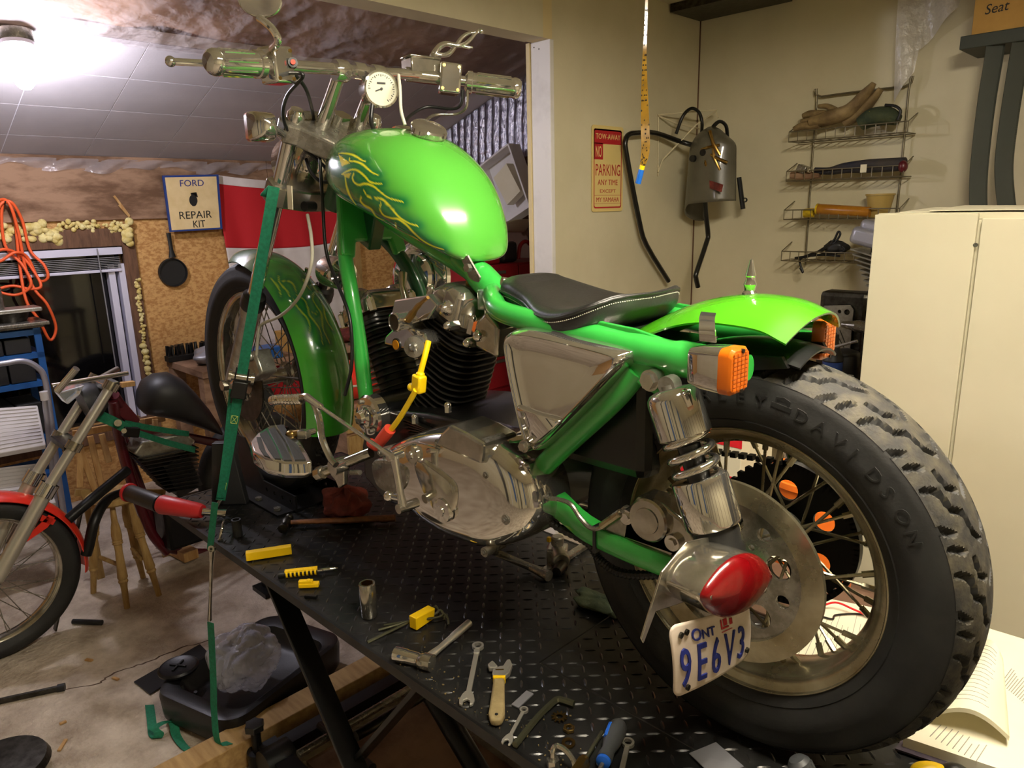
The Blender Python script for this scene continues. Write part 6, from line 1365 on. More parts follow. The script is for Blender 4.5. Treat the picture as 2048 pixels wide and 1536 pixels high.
# ---------- blue shelving with bins ----------
XH = -3.62
bs2 = thing('steel_shelving', 'blue steel shelving with dark bins behind the step ladder', 'shelf', PX(40, 1000, XH))
yR, yL = PX(88, 700, XH).y, -.95; zt_ = PX(80, 655, XH).z
for y in (yL, yR-.03):
    for x in (XH, XH-.28): MB().bb(x-.02, x, y, y+.03, FLOOR, zt_).build('upright', 'blue_paint', bs2, ang=0)
for py in (665, 712, 770, 880, 960):
    z = PX(60, py, XH).z; MB().bb(XH-.30, XH, yL, yR, z-.014, z+.012).build('shelf_board', 'blue_paint', bs2, ang=0)
for r_, (pa, pb) in enumerate(((668, 708), (716, 766), (800, 872))):
    za, zb = PX(60, pb, XH).z, PX(60, pa, XH).z
    for k in range(6):
        y0_ = yL+.04+(yR-yL-.08)*k/6; o = MB().bb(XH-.25, XH-.012, y0_, y0_+(yR-yL-.08)/6-.008, za+.004, zb-.02).build('drawer', 'matte_black', bs2, ang=0, bev=.004)
def onshelf(px, dx=0): return V((XH-.1+dx, PX(px, 650, XH-.1+dx).y, zt_+.001))
p = onshelf(40); tag(MB().bb(p.x-.12, p.x+.13, p.y-.22, p.y+.10, p.z+.012, p.z+.030).bb(p.x-.10, p.x+.10, p.y-.2, p.y+.08, p.z, p.z+.012).build('metal_tray', 'steel', ang=0, bev=.004), 'shallow metal tray on top of the blue shelving', 'tray')
q = p+V((0, -.03, .0305)); tag(MB().lathe([(0, 0), (.062, 0), (.075, .035), (.076, .045), (.070, .044), (.058, .006), (0, .005)], q, (0, 0, 1), 28).build('glass_dish', 'steel_dark', ang=40), 'round metal dish in the tray on the blue shelving', 'dish')
q2 = q+V((.0, .02, .046)); tag(MB().bb(q2.x-.06, q2.x+.08, q2.y-.14, q2.y+.10, q2.z, q2.z+.02).build('steel_cover', 'alu', ang=0, bev=.006), 'flat alloy cover on the pile above the blue shelving', 'cover')
q3 = q2+V((0, -.09, .021)); tag(MB().lathe([(0, 0), (.05, 0), (.05, .10), (.045, .105), (0, .105)], q3, (0, 0, 1), 24).build('tin_can', 'steel', ang=40), 'tin can standing under the orange cord', 'can')
# ---------- orange extension cord ----------
rg = random.Random(5); cpt = []
topc = [(8, 402), (20, 405), (14, 412), (0, 408), (26, 418), (10, 400)]; mid = [(150-0, 0)]
seq = [(-30, 470), (5, 405), (28, 430), (38, 520), (52, 600), (78, 640), (100, 680), (112, 655), (95, 610), (70, 580), (52, 540), (38, 470), (20, 410), (0, 400), (-25, 430), (-10, 520), (30, 505), (55, 515), (78, 560), (96, 555), (88, 530), (60, 500), (44, 440), (22, 404), (4, 415), (10, 490), (45, 530), (62, 570), (30, 590), (-20, 575), (-40, 540), (0, 500), (40, 510), (66, 540), (82, 572), (60, 578), (20, 572), (-40, 590)]
for i, (x, y) in enumerate(seq): cpt.append(PX(x, y, XB+.075+.022*sin(i*1.7)))
xc = thing('extension_cord', 'orange extension cord hanging in loops in front of the window', 'cord', PX(10, 402, XB+.06))
MB().tube(cr(cpt, 7), .0075, 8).build('cord', 'orange_cord', xc, ang=60)
hk0 = PX(10, 408, XB+.10); MB().tube([hk0+V((.02, 0, .012)), hk0, V((XB+.02, hk0.y, hk0.z+.004))], .004, 6).build('nail', 'steel_dark', xc)
# ---------- wall hangings ----------
def signboard(c4, x, th):
    Q = [PX(a, b, x) for a, b in c4]; return Q
Q = signboard(((325, 351), (437, 349), (445, 458), (340, 464)), XB+.080, .012)
fs = thing('painted_sign', 'cream wooden sign with a blue border and a black grenade emblem', 'sign', (Q[2]+Q[3])/2)
uF = (Q[1]-Q[0]); vF = (Q[0]-Q[3]); nF = uF.cross(vF).normalized(); nF = nF if nF.x > 0 else -nF
MB().add(Q+[p-nF*.012 for p in Q], [(3, 2, 1, 0), (4, 5, 6, 7), (0, 1, 5, 4), (1, 2, 6, 5), (2, 3, 7, 6), (3, 0, 4, 7)]).build('board', 'sign_blue', fs, ang=0)
def bil(u, v, off=0): return (Q[3]*(1-u)+Q[2]*u)*(1-v)+(Q[0]*(1-u)+Q[1]*u)*v+nF*off
MB().add([bil(u, v, .001) for u, v in ((.035, .03), (.955, .03), (.955, .965), (.035, .965))]+[bil(u, v, -.001) for u, v in ((.035, .03), (.955, .03), (.955, .965), (.035, .965))], [(0, 1, 2, 3), (7, 6, 5, 4), (4, 5, 1, 0), (5, 6, 2, 1), (6, 7, 3, 2), (7, 4, 0, 3)]).build('panel', 'sign_cream', fs, ang=0)
def sgn(mb, s_, u0, v0, h, wd):
    tv, tf, w0 = TX[s_]; sx = wd/w0; mb.add([bil(u0+p[0]*sx, v0+p[1]*h/.7, .0022 if p[2] > 0 else .0008) for p in tv], tf)
mb = MB(); sgn(mb, 'FORD', .27, .80, .115, .44); mb.build('blue_lettering', 'print_blue', fs)
mb = MB(); sgn(mb, 'REPAIR', .19, .22, .135, .62); sgn(mb, 'KIT', .43, .055, .13, .24); mb.build('black_lettering', 'print_black', fs)
gr_ = [bil(.49+.075*cos(a)*(1 if sin(a) > -.5 else .92), .545+.105*sin(a), .002) for a in [2*pi*i/24 for i in range(24)]]
MB().add(gr_+[p-nF*.002 for p in gr_], [tuple(range(24)), tuple(range(47, 23, -1))]+[(i+24, (i+1) % 24+24, (i+1) % 24, i) for i in range(24)]).add([bil(u, v, .0022) for u, v in ((.46, .64), (.52, .64), (.53, .69), (.56, .69), (.58, .60), (.565, .60), (.55, .675), (.45, .68))], [(0, 1, 2, 3, 4, 5, 6, 7)]).build('grenade_emblem', 'print_black', fs, ang=0)
kx_ = PX(348, 545, XB+.035)
sk = thing('frying_pan', 'small black cast iron frying pan hanging on the board wall', 'frying pan', kx_)
MB().lathe([(0, 0), (.082, 0), (.086, .012), (.084, .026), (.079, .026), (.076, .008), (0, .006)], kx_+V((-.03, 0, 0)), (1, 0, 0), 40).build('pan', 'cast_iron', sk)
ha, hb2 = PX(345, 515, XB+.03), PX(337, 466, XB+.03); MB().tube([ha, lerp(ha, hb2, .3), lerp(ha, hb2, .8), hb2], [.022, .012, .012, .014], 12, flat=(1, .5)).build('handle', 'cast_iron', sk)
cp2 = [PX(228, 392, XB+.05), PX(258, 432, XB+.03)]; tag(MB().bar(cp2[0], cp2[1], .012, .010, (1, 0, 0)).bar(cp2[0]+V((0, .018, -.05)), cp2[1]+V((0, -.0, -.004)), .010, .008, (1, 0, 0)).build('clothes_peg', 'pine', ang=0), 'wooden clothes peg stuck on the plank above the window corner', 'peg')
# flag
FY0, FY1, FZ0, FZ1 = .985, 1.865, -.36, 1.115
def fl_pt(u, v):
    y = lerp(FY0, FY1, u); sag = .035*sin(pi*u); sk_ = -.10*(1-u)*(1-v)*0
    y += -.06*(1-u)*(v)*.5+.05*(1-v)*(1-u)
    z = lerp(FZ0, FZ1, v)-sag*v
    return V((XB+.046+.004*sin(u*19+v*3)+.011*sin(u*19+v*3)*(1-v)**.5+.008*sin(u*43+v*7)*(1-v), y, z))
fg = thing('flag', 'red and white flag hung on the wall behind the front wheel', 'flag', fl_pt(.5, 0))
def fpiece(v0, v1, nm, mt): MB().grid(lambda u, v: fl_pt(u, lerp(v0, v1, v)), 60, 30).build(nm, mt, fg, ang=180, solid=.0015)
fpiece(.0, .25, 'lower_band', 'flag_red'); fpiece(.25, .70, 'white_field', 'flag_white'); fpiece(.70, .965, 'upper_band', 'flag_red'); fpiece(.965, 1, 'hem', 'flag_white')
leaf = [(0, 1), (.17, .66), (.33, .75), (.24, .22), (.48, .47), (.54, .36), (.83, .40), (.74, .12), (.83, .02), (.36, -.34), (.43, -.52), (.03, -.45), (.03, -.95), (-.03, -.95), (-.03, -.45), (-.43, -.52), (-.36, -.34), (-.83, .02), (-.74, .12), (-.83, .40), (-.54, .36), (-.48, .47), (-.24, .22), (-.33, .75), (-.17, .66)]
lp_ = [fl_pt(.5-b*.27, .475+a*.20)+V((.004, 0, 0)) for a, b in leaf]; bm = bmesh.new(); vs_ = [bm.verts.new(p) for p in lp_]; bm.faces.new(vs_); bmesh.ops.triangulate(bm, faces=bm.faces[:]); bmesh.ops.subdivide_edges(bm, edges=bm.edges[:], cuts=2, use_grid_fill=True)
me = bpy.data.meshes.new('leaf_emblem'); bm.to_mesh(me); bm.free(); o = bpy.data.objects.new('leaf_emblem', me); COL.objects.link(o); me.materials.append(M['flag_red']); attach(o, fg); md = o.modifiers.new('s', 'SOLIDIFY'); md.thickness = .002
struct(MB().bb(XB, XB+.03, 1.885, 1.985, FLOOR, .862).build('trim_7', 'old_pine', ang=0))
# ---------- low bench and clutter along the back wall ----------
wbn = thing('work_bench', 'dark wooden bench along the back wall under the frying pan', 'bench', (-3.8, 1.1, FLOOR))
MB().bb(-4.025, -3.50, .52, 1.84, -.01, .03).build('bench_top', 'brown_board', wbn, ang=0, bev=.003)
for x in (-3.98, -3.55):
    for y in (.56, 1.80): MB().bb(x-.035, x+.035, y-.035, y+.035, FLOOR, -.01).build('leg', 'brown_board', wbn, ang=0)
bz = .0305
br = thing('push_broom', 'broom head lying on the bench with black bristles upwards', 'broom', (-3.95, .72, bz))
MB().bb(-3.99, -3.92, .50, .98, bz, bz+.035).build('head', 'black_plastic', br, ang=0, bev=.004)
for k in range(18):
    for j in range(2): q = V((-3.97+.035*j, .51+k*.026, bz+.034)); MB().cyl(q, q+V((rg.uniform(-.012, .012), rg.uniform(-.012, .012), .06)), .006, .010, n=7).build('bristle_tuft', 'black_plastic', br)
tag(lump((-3.70, .66, bz+.05), (.10, .10, .05), 40, 18, .10, 8).build('grey_cloth', 'blind_metal', ang=180), 'crumpled grey cloth on the bench behind the black tank', 'cloth')
tag(MB().bb(-3.66, -3.52, .82, 1.02, bz, bz+.07).build('blue_box', 'blue_paint', ang=0, bev=.006), 'small blue box on the back bench behind the front wheel', 'box')
tag(MB().bb(-3.80, -3.56, 1.12, 1.36, bz, bz+.12).build('parts_box', 'cardboard', ang=0, bev=.002), 'open cardboard parts box on the back bench', 'box')
tag(lump((-3.66, 1.60, bz+.045), (.11, .11, .045), 40, 18, .12, 14).build('red_cloth', 'rag_red', ang=180), 'dark red cloth heaped at the right end of the back bench', 'cloth')
# small spoked trolley wheel showing through the front wheel
tw = PX(502, 806, -2.3); tw = V((-2.30, tw.y, tw.z)); 
tr2 = thing('hand_trolley', 'small black trolley with a spoked caster wheel beyond the front wheel', 'trolley', (tw.x, tw.y, FLOOR))
wr_ = MB().lathe([(.050, -.025), (.085, -.027), (.097, -.016), (.100, 0), (.097, .016), (.085, .027), (.050, .025)], tw, ex, 36, close=True).build('tyre', 'rubber', tr2)
MB().lathe([(.010, -.02), (.052, -.015), (.052, .015), (.010, .02)], tw, ex, 24).build('wheel_centre', 'steel', tr2)
MB().bb(tw.x-.03, tw.x+.03, tw.y-.03, tw.y+.03, FLOOR, tw.z-.05).bb(tw.x-.06, tw.x+.06, tw.y-.06, tw.y+.06, FLOOR, FLOOR+.02).build('trolley_frame', 'black_metal', tr2, ang=0)
# ---------- floor things ----------
e1 = V((.352, .104, 0)).normalized(); e2 = V((-.104, .352, 0)).normalized(); pc0 = V((-1.685, -.145, FLOOR))
dp = thing('oil_drain_pan', 'black plastic oil drain pan on the concrete under the strap', 'drain pan', pc0)
def rr2(hu, hv, r, z, n=8): return [pc0+e1*p.x+e2*p.y+V((0, 0, z)) for p in [V((sx*(hu-r)+r*cos(a), sy*(hv-r)+r*sin(a), 0)) for sx, sy, a0 in ((1, 1, 0), (-1, 1, pi/2), (-1, -1, pi), (1, -1, 3*pi/2)) for a in [a0+pi/2*k/n for k in range(n+1)]]]
MB().loft([rr2(.17, .235, .06, .001), rr2(.185, .255, .07, .03), rr2(.19, .26, .075, .10), rr2(.185, .255, .07, .118), rr2(.17, .24, .065, .122), rr2(.155, .20, .06, .112), rr2(.14, .18, .05, .07), rr2(.12, .16, .05, .055)]).build('pan_body', 'drain_black', dp, ang=40)
cq = PZ(357, 1338, FLOOR+.125); cap = MB().lathe([(0, .0), (.062, 0), (.064, .008), (.058, .014), (.052, .011), (0, .011)], cq, (0, 0, 1), 36).build('round_cap', 'drain_black', dp)
for a in (0, pi/2): d = Rz(a+.6) @ V((1, 0, 0)); MB().bar(cq-d*.03+V((0, 0, .013)), cq+d*.03+V((0, 0, .013)), .006, .008).build('cap_grip', 'drain_black', cap, ang=0, bev=.001)
hx_ = PZ(378, 1388, FLOOR+.09); MB().tube([hx_-e1*.03+V((0, 0, .02)), hx_-e1*.02+V((0, 0, .0)), hx_+e1*.03, hx_+e1*.035+V((0, 0, .02))], .006, 8).build('handle_recess', 'black_plastic', dp)
bg = PZ(492, 1330, FLOOR+.15)+V((0, 0, .025)); bv = []; bf_ = []
for i in range(61):
    th = pi*i/60
    for j in range(96):
        f = 2*pi*j/96; d = V((sin(th)*cos(f), sin(th)*sin(f), cos(th))); k = 1.06+.28*noise.noise(d*1.6+V((5, 2, 1)))-.15*ridge(d*1.9)-.05*ridge(d*4.3+V((3, 1, 2)))
        p = bg+V((d.x*.095*k, d.y*.105*k, max(-.095, d.z*.11*k))); bv.append(p)
for i in range(60):
    for j in range(96): bf_.append((i*96+j, (i+1)*96+j, (i+1)*96+(j+1) % 96, i*96+(j+1) % 96))
tag(MB().add(bv, bf_).build('plastic_bag', 'bag_film', ang=25), 'crumpled clear plastic bag sitting in the oil drain pan', 'plastic bag')
Q = [PZ(x, y, FLOOR+.003) for x, y in ((268, 1365), (400, 1290), (420, 1310), (300, 1390))]; tag(MB().add(Q+[p+V((0, 0, .004)) for p in Q], [(3, 2, 1, 0), (4, 5, 6, 7), (0, 1, 5, 4), (1, 2, 6, 5), (2, 3, 7, 6), (3, 0, 4, 7)]).build('rubber_mat', 'drain_black', ang=0), 'scrap of black rubber mat behind the drain pan', 'mat')
sp1 = [PZ(x, y, FLOOR+h) for x, y, h in ((299, 1410, .004), (303, 1440, .010), (306, 1468, .004), (314, 1476, .006), (318, 1466, .02), (308, 1456, .03), (325, 1446, .034), (340, 1442, .030), (348, 1450, .02), (352, 1470, .01), (365, 1490, .006), (382, 1505, .004))]
tag(MB().ribbon(cr(sp1, 5), V((.010, .011, 0)), .002).build('loose_webbing', 'strap_green', ang=60), 'loose end of green webbing lying on the concrete', 'strap')
a, b = PZ(-60, 1415, FLOOR+.012), PZ(128, 1374, FLOOR+.012); rd_ = thing('steel_rod', 'steel rod with a black end cap at the left on the floor', 'rod', b)
MB().cyl(a, b, .010, n=14).build('rod', 'steel_dark', rd_); MB().cyl(lerp(a, b, .93), b+(b-a)*.01, .0135, n=14).build('end_cap', 'matte_black', rd_)
tag(MB().cyl(PZ(146, 1243, FLOOR+.011), PZ(204, 1245, FLOOR+.011), .0105, n=14).build('pipe_offcut', 'matte_black'), 'short black pipe lying on the floor by the red motorcycle wheel', 'pipe')
for i, (x, y, sx, sy, lb) in enumerate(((178, 1320, .03, .012, 'small brown wood chip on the floor left of the crack'), (126, 1445, .02, .009, 'tiny yellow scrap on the bare concrete floor'), (125, 1490, .05, .010, 'thin pale wood splinter near the bottom left of the floor'), (231, 1357, .03, .010, 'pale chip lying beside the end of the floor crack'))):
    p = PZ(x, y, FLOOR+.004); tag(MB().box(p, (sx, sy, .006), Rz(.5+i)).build('wood_chip', 'pine', ang=0, bev=.001), lb, 'chip', 'chips on the concrete floor')
a, b = PZ(325, 1075, -.66+.0), PZ(385, 1108, -.66); tag(MB().bar(PZ(322, 1080, FLOOR+.03), PZ(383, 1112, FLOOR+.03), .07, .045).build('wood_offcut', 'pine', ang=0, bev=.002), 'pine offcut on the floor under the front corner of the lift', 'offcut')
# rounded pot at the very corner
p = PZ(0, 1540, FLOOR+.03); tag(MB().lathe([(0, 0), (.11, 0), (.13, .03), (.12, .05), (0, .055)], V((p.x, p.y, FLOOR+.0005)), (0, 0, 1), 32).build('metal_bowl', 'steel_dark'), 'rounded dull metal bowl at the bottom left corner of the floor', 'bowl')
# ---------- red tool chest beside the opening ----------
tcx = thing('tool_chest', 'red steel tool chest with drawers seen past the door jamb', 'tool chest', (-2.7, 2.05, FLOOR))
MB().bb(-2.95, -2.50, 1.66, 2.36, FLOOR, .56).build('carcass', 'chest_red', tcx, ang=0, bev=.006)
for k, (z0_, z1_) in enumerate(((.43, .55), (.31, .42), (.19, .30), (.05, .18), (-.15, .04), (-.36, -.16), (-.60, -.37))):
    for y0_, y1_ in ((1.68, 2.005), (2.015, 2.34)):
        dr_ = MB().bb(-2.502, -2.488, y0_, y1_, z0_, z1_).build('drawer', 'chest_red', tcx, ang=0, bev=.003)
        ym = (y0_+y1_)/2; MB().bb(-2.49, -2.474, ym-.05, ym+.05, z1_-.04, z1_-.022).build('handle', 'chrome_worn', dr_, ang=0, bev=.003)
zt3 = .5605
tag(MB().bb(-2.80, -2.55, 1.70, 1.92, zt3, zt3+.13).build('red_case', 'chest_red', ang=0, bev=.01), 'red box on top of the tool chest', 'box')
tag(MB().bb(-2.74, -2.56, 1.95, 2.08, zt3, zt3+.12).build('drill_body', 'matte_black', ang=0, bev=.02), 'black tool body beside the red box on the chest', 'tool')
tag(MB().tube(cr([(-2.6, 2.12, zt3+.012), (-2.6, 2.14, zt3+.09), (-2.62, 2.22, zt3+.11), (-2.64, 2.30, zt3+.05), (-2.64, 2.31, zt3+.012)], 5), .012, 10).build('red_clamp', 'tool_red'), 'curved red handle on the tool chest', 'handle')
tag(MB().ell((-2.66, 1.80, zt3+.155), .024, 16, 10).build('chrome_ball', 'chrome'), 'shiny chrome knob on the red box', 'knob')
pp4 = MB().grid(lambda u, v: (lerp(-2.80, -2.60, u), lerp(1.72, 2.34, v), zt3+.185+.03*sin(u*5+v*4)+.03*u), 10, 20); tag(pp4.build('paper_sheet', 'paper', ang=180, solid=.001), 'curled sheet of paper lying over the tool chest clutter', 'paper')
bn = thing('storage_tray', 'tilted white storage tray leaning on the end wall above the tool chest', 'tray', (-2.7, 2.25, .9))
R5 = Ry(.45) @ Rz(.0); cbn = V((-2.78, 2.28, 1.0))
MB().box(cbn, (.30, .012, .40), Ry(-.42)).build('back', 'white_trim', bn, ang=0)
for dx, dz, sx, sz in ((0, .2, .30, .012), (0, -.2, .30, .012), (-.15, 0, .012, .40), (.15, 0, .012, .40)):
    MB().box(cbn+Ry(-.42) @ V((dx, -.05, dz)), (sx, .10, sz), Ry(-.42)).build('rim', 'white_trim', bn, ang=0, bev=.003)
MB().box(cbn+Ry(-.42) @ V((.03, -.06, .0)), (.14, .06, .20), Ry(-.6)).build('papers', 'paper', bn, ang=0)
# red tank on a crate, seen between the engine and the front fender
crt = thing('wooden_crate', 'wooden crate holding a red tank behind the engine', 'crate', (-3.0, 1.1, FLOOR))
for z in (0, .14, .28, .42): MB().bb(-2.82, -2.80, .98, 1.42, FLOOR+z+.005, FLOOR+z+.125).build('slat', 'old_pine', crt, ang=0)
MB().bb(-3.2, -2.82, .98, 1.42, FLOOR, FLOOR+.55).build('box', 'brown_board', crt, ang=0)
rt2 = thing('red_fuel_tank', 'glossy red fuel tank with a white stripe behind the engine', 'fuel tank', (-3.0, 1.15, FLOOR+.5505))
c = V((-3.0, 1.16, FLOOR+.665)); MB().ell(c, (.13, .24, .112), 32, 18).build('tank', 'red_paint', rt2); 
MB().tube([c+V((.131*cos(.25*sin(t)), .235*sin(t)*.9, .115*.2-.03*cos(t)))+V((-.02*abs(sin(t))**3*4, 0, 0)) for t in [lerp(-1.1, 1.1, k/20) for k in range(21)]], .006, 6).build('stripe', 'white_face', rt2)
# ======================= RIGHT-HAND SIDE =======================
# ---------- no parking sign ----------
XQ = XS+.004
Q = [PX(1183, 250, XQ), PX(1246, 254, XQ), PX(1244, 419, XQ), PX(1183, 427, XQ)]
y0_, y1_ = Q[0].y, Q[1].y; z1_, z0_ = (Q[0].z+Q[1].z)/2, (Q[2].z+Q[3].z)/2; SWd, SHt = y1_-y0_, z1_-z0_
ns = thing('parking_sign', 'cream and red tow away no parking sign on the cream wall', 'sign', (XQ, (y0_+y1_)/2, z0_))
def rrp(w_, h_, r, cx=0, cy=0, n=5): return [(cx+sx*(w_/2-r)+r*cos(a), cy+sy*(h_/2-r)+r*sin(a)) for sx, sy, a0 in ((1, 1, 0), (-1, 1, pi/2), (-1, -1, pi), (1, -1, 3*pi/2)) for a in [a0+pi/2*k/n for k in range(n+1)]]
so_ = V((XQ, (y0_+y1_)/2, (z0_+z1_)/2)); uy, uz = V((0, 1, 0)), V((0, 0, 1))
MB().prism(rrp(SWd, SHt, .014), so_, uy, uz, .003).build('plate', 'sign_yellow', ns, ang=0)
o1 = so_+V((.003, 0, 0)); k = .0005
plate_holes(MB(), rrp(SWd*.89, SHt*.92, .012), [rrp(SWd*.85, SHt*.885, .010)], o1, uy, uz, k).build('red_border', 'print_red', ns, ang=0)
MB().prism(rrp(SWd*.89, SHt*.17, .010, 0, SHt*.375), o1, uy, uz, k).prism([(-SWd*.445, SHt*.11), (-SWd*.16, SHt*.11), (-SWd*.16, SHt*.30), (-SWd*.445, SHt*.30)], o1, uy, uz, k).build('red_header', 'print_red', ns, ang=0)
def st(mb, s_, cx, y, h, wd, off=.0008):
    tv, tf, w0 = TX[s_]; sx = wd/w0; mb.add([o1+uy*(cx-wd/2+p[0]*sx)+uz*(y+p[1]*h/.7)+V((off+(.0005 if p[2] > 0 else 0), 0, 0)) for p in tv], tf)
mb = MB(); st(mb, 'TOW-AWAY', 0, SHt*.345, SHt*.062, SWd*.78); mb.build('cream_lettering', 'sign_yellow', ns); mb = MB(); st(mb, 'NO', -SWd*.30, SHt*.14, SHt*.125, SWd*.19); mb.build('cream_lettering', 'sign_yellow', ns)
mb = MB(); st(mb, 'PARKING', 0, -SHt*.075, SHt*.135, SWd*.80, .0002); st(mb, 'ANY TIME', 0, -SHt*.185, SHt*.065, SWd*.64, .0002); st(mb, 'EXCEPT', 0, -SHt*.275, SHt*.038, SWd*.52, .0002); st(mb, 'MY YAMAHA', 0, -SHt*.385, SHt*.055, SWd*.74, .0002)
mb.bb(o1.x, o1.x+.0006, so_.y-SWd*.42, so_.y+SWd*.42, so_.z-SHt*.310, so_.z-SHt*.306).bb(o1.x, o1.x+.0006, so_.y-SWd*.42, so_.y+SWd*.42, so_.z-SHt*.405, so_.z-SHt*.402).build('red_lettering', 'print_red', ns)
# ---------- sissy bar on the wall ----------
XZ = XS+.05
sbp = [PX(1337, 562, XZ), PX(1293, 490, XZ), PX(1278, 440, XZ), PX(1253, 310, XZ), PX(1251, 282, XZ), PX(1258, 269, XZ), PX(1275, 266, XZ), PX(1310, 266, XZ), PX(1360, 283, XZ+.03), PX(1392, 293, XZ+.10), PX(1402, 305, XZ+.13), PX(1408, 350, XZ+.15), PX(1411, 420, XZ+.16), PX(1416, 468, XZ+.16), PX(1413, 485, XZ+.16), PX(1393, 545, XZ+.16), PX(1392, 556, XZ+.16), PX(1396, 574, XZ+.16)]
sb_ = thing('sissy_bar', 'bent black tubular sissy bar hung in the wall corner', 'sissy bar', sbp[0])
MB().tube(cr(sbp, 3), .0125, 12).build('tube', 'black_paint', sb_, ang=60)
p = PX(1411, 420, XZ+.15); MB().cyl(p, p+V((0, 0, -.0)) + V((.0, .0, -.05)), .012, n=12).build('sleeve', 'black_paint', sb_)
lp = cr([PX(1352, 268, XZ+.03), PX(1366, 232, XZ+.06), PX(1383, 217, XZ+.08), PX(1398, 225, XZ+.10), PX(1404, 245, XZ+.11), PX(1403, 268, XZ+.12)], 5); MB().tube(lp, .0085, 10).build('back_loop', 'black_paint', sb_, ang=60)
# ---------- welding helmet ----------
hc = PY(1424, 338, 2.40)
wh = thing('welding_helmet', 'grey welding helmet hanging upside down in the wall corner', 'helmet', hc+V((0, 0, -.13)))
def hs_(u, v):
    a = lerp(-1.75, 1.75, u); t = v
    r = lerp(.172, .150, t)*(1+.10*cos(2*a)); z = lerp(-.17, .15, t); b = lerp(.0, .05, t)*(cos(a))+.05*sin(a)
    rx = V((cos(.62), -sin(.62), 0)); ry = V((sin(.62), cos(.62), 0)); k_ = 1 if t < .8 else 1-.55*((t-.8)/.2)**2
    return hc+rx*(sin(a)*r*1.12*k_)+ry*(-cos(a)*r*.80*k_+.03)+V((0, 0, z+b-.04*abs(sin(a))))
MB().grid(hs_, 40, 24).build('shell', 'helmet_gray', wh, ang=60, solid=.005)
for (a, b), (c, d), r in (((1420, 262), (1440, 310), .008), ((1400, 300), (1440, 290), .007), ((1415, 305), (1455, 325), .007), ((1425, 290), (1440, 340), .007), ((1412, 310), (1418, 345), .006)):
    MB().tube([PY(a, b, 2.29), lerp(PY(a, b, 2.29), PY(c, d, 2.29), .5)+V((0, -.02, 0)), PY(c, d, 2.29)], r, 8).build('head_strap', 'brass', wh)
for (a, b) in ((1384, 317), (1405, 305)): p = PY(a, b, 2.27); MB().cyl(p, p+V((0, .03, 0)), .016, n=14).build('pivot_knob', 'black_plastic', wh)
p = PY(1430, 372, 2.26); MB().box(p, (.10, .006, .035), Rz(-.3) @ Ry(.25)).build('pink_label', 'print_red' if False else 'rag_red', wh, ang=0)
hb3 = cr([PY(1420, 270, 2.40), PY(1428, 252, 2.38), PY(1440, 243, 2.38), PY(1452, 252, 2.40), PY(1455, 275, 2.42)], 4); MB().tube(hb3, .013, 8, flat=(1, .5)).build('headband', 'black_plastic', wh)
MB().cyl(PY(1478, 355, 2.48), PY(1486, 418, 2.48), .012, n=10).lathe([(.007, -.004), (.012, -.004), (.012, .004), (.007, .004)], PY(1490, 400, 2.475), (0, 1, 0), 16, close=True).build('hanging_strap', 'black_plastic', wh)
# white wire bracket holding both
wbk = thing('wire_bracket', 'bent cream wire hanger bracket fixed across the wall corner', 'bracket', PX(1316, 340, XS+.01))
for L in (((1316, 345), (1325, 320), (1392, 250), (1432, 222), (1436, 236)), ((1316, 230), (1360, 226), (1434, 220)), ((1318, 232), (1350, 246), (1400, 258))):
    MB().tube([PX(x, y, XS+.012+.0022*max(0, x-1330)) if x < 1400 else PY(x, y, YW-.10) for x, y in L], .004, 6).build('wire', 'wire_white', wbk)
MB().tube([PX(1317, 230, XS+.006), PX(1316, 352, XS+.006)], .0035, 6).build('wire', 'wire_white', wbk)
# ---------- fly paper strip ----------
YFp = .9
fp_ = thing('fly_paper', 'sticky amber fly paper strip hanging from the ceiling with a blue end', 'fly paper', PY(1280, 360, YFp))
spt = [PY(x, y, YFp) for x, y in ((1294, -70), (1293, 0), (1291, 60), (1289, 120), (1289, 180), (1290, 240), (1291, 290), (1289, 315), (1285, 332))]
vw_ = (spt[4]-CP).normalized(); sdv = vw_.cross(V((0, 0, 1))).normalized(); wds = [.004, .004, .0045, .006, .010, .0125, .0135, .012, .008]
P9 = cr(spt, 6); W9 = [wds[min(len(wds)-1, i//6)]+(wds[min(len(wds)-1, i//6+1)]-wds[min(len(wds)-1, i//6)])*(i % 6)/6 for i in range(len(P9))]
top9 = P9[0]; P9[0] = V((top9.x, top9.y, min(top9.z, ZC-.002)))
MB().ribbon(P9, [(sdv*cos(.25*sin(i*.2))+vw_*sin(.25*sin(i*.2)))*w_ for i, w_ in enumerate(W9)], .0022).build('strip', 'fly_paper', fp_, ang=60)
MB().tube([P9[0], V((P9[0].x, P9[0].y, ZC))], .0015, 5).build('string', 'thread', fp_)
rg = random.Random(4); fb = MB()
for k in range(70):
    i = rg.randint(8, len(P9)-2); q = P9[i]+sdv*rg.uniform(-1, 1)*W9[i]*.95-vw_*.003; fb.ell(q, (.0016, .0016, .0026), 6, 4)
fb.build('stuck_flies', 'fly', fp_, ang=60, kind='stuff')
a, b, c = PY(1285, 331, YFp), PY(1283, 339, YFp), PY(1276, 367, YFp); MB().cyl(a, b, .0085, n=14).build('yellow_collar', 'yellow_label', fp_); MB().cyl(b, c, .009, n=16).build('blue_tube', 'blue_label', fp_)
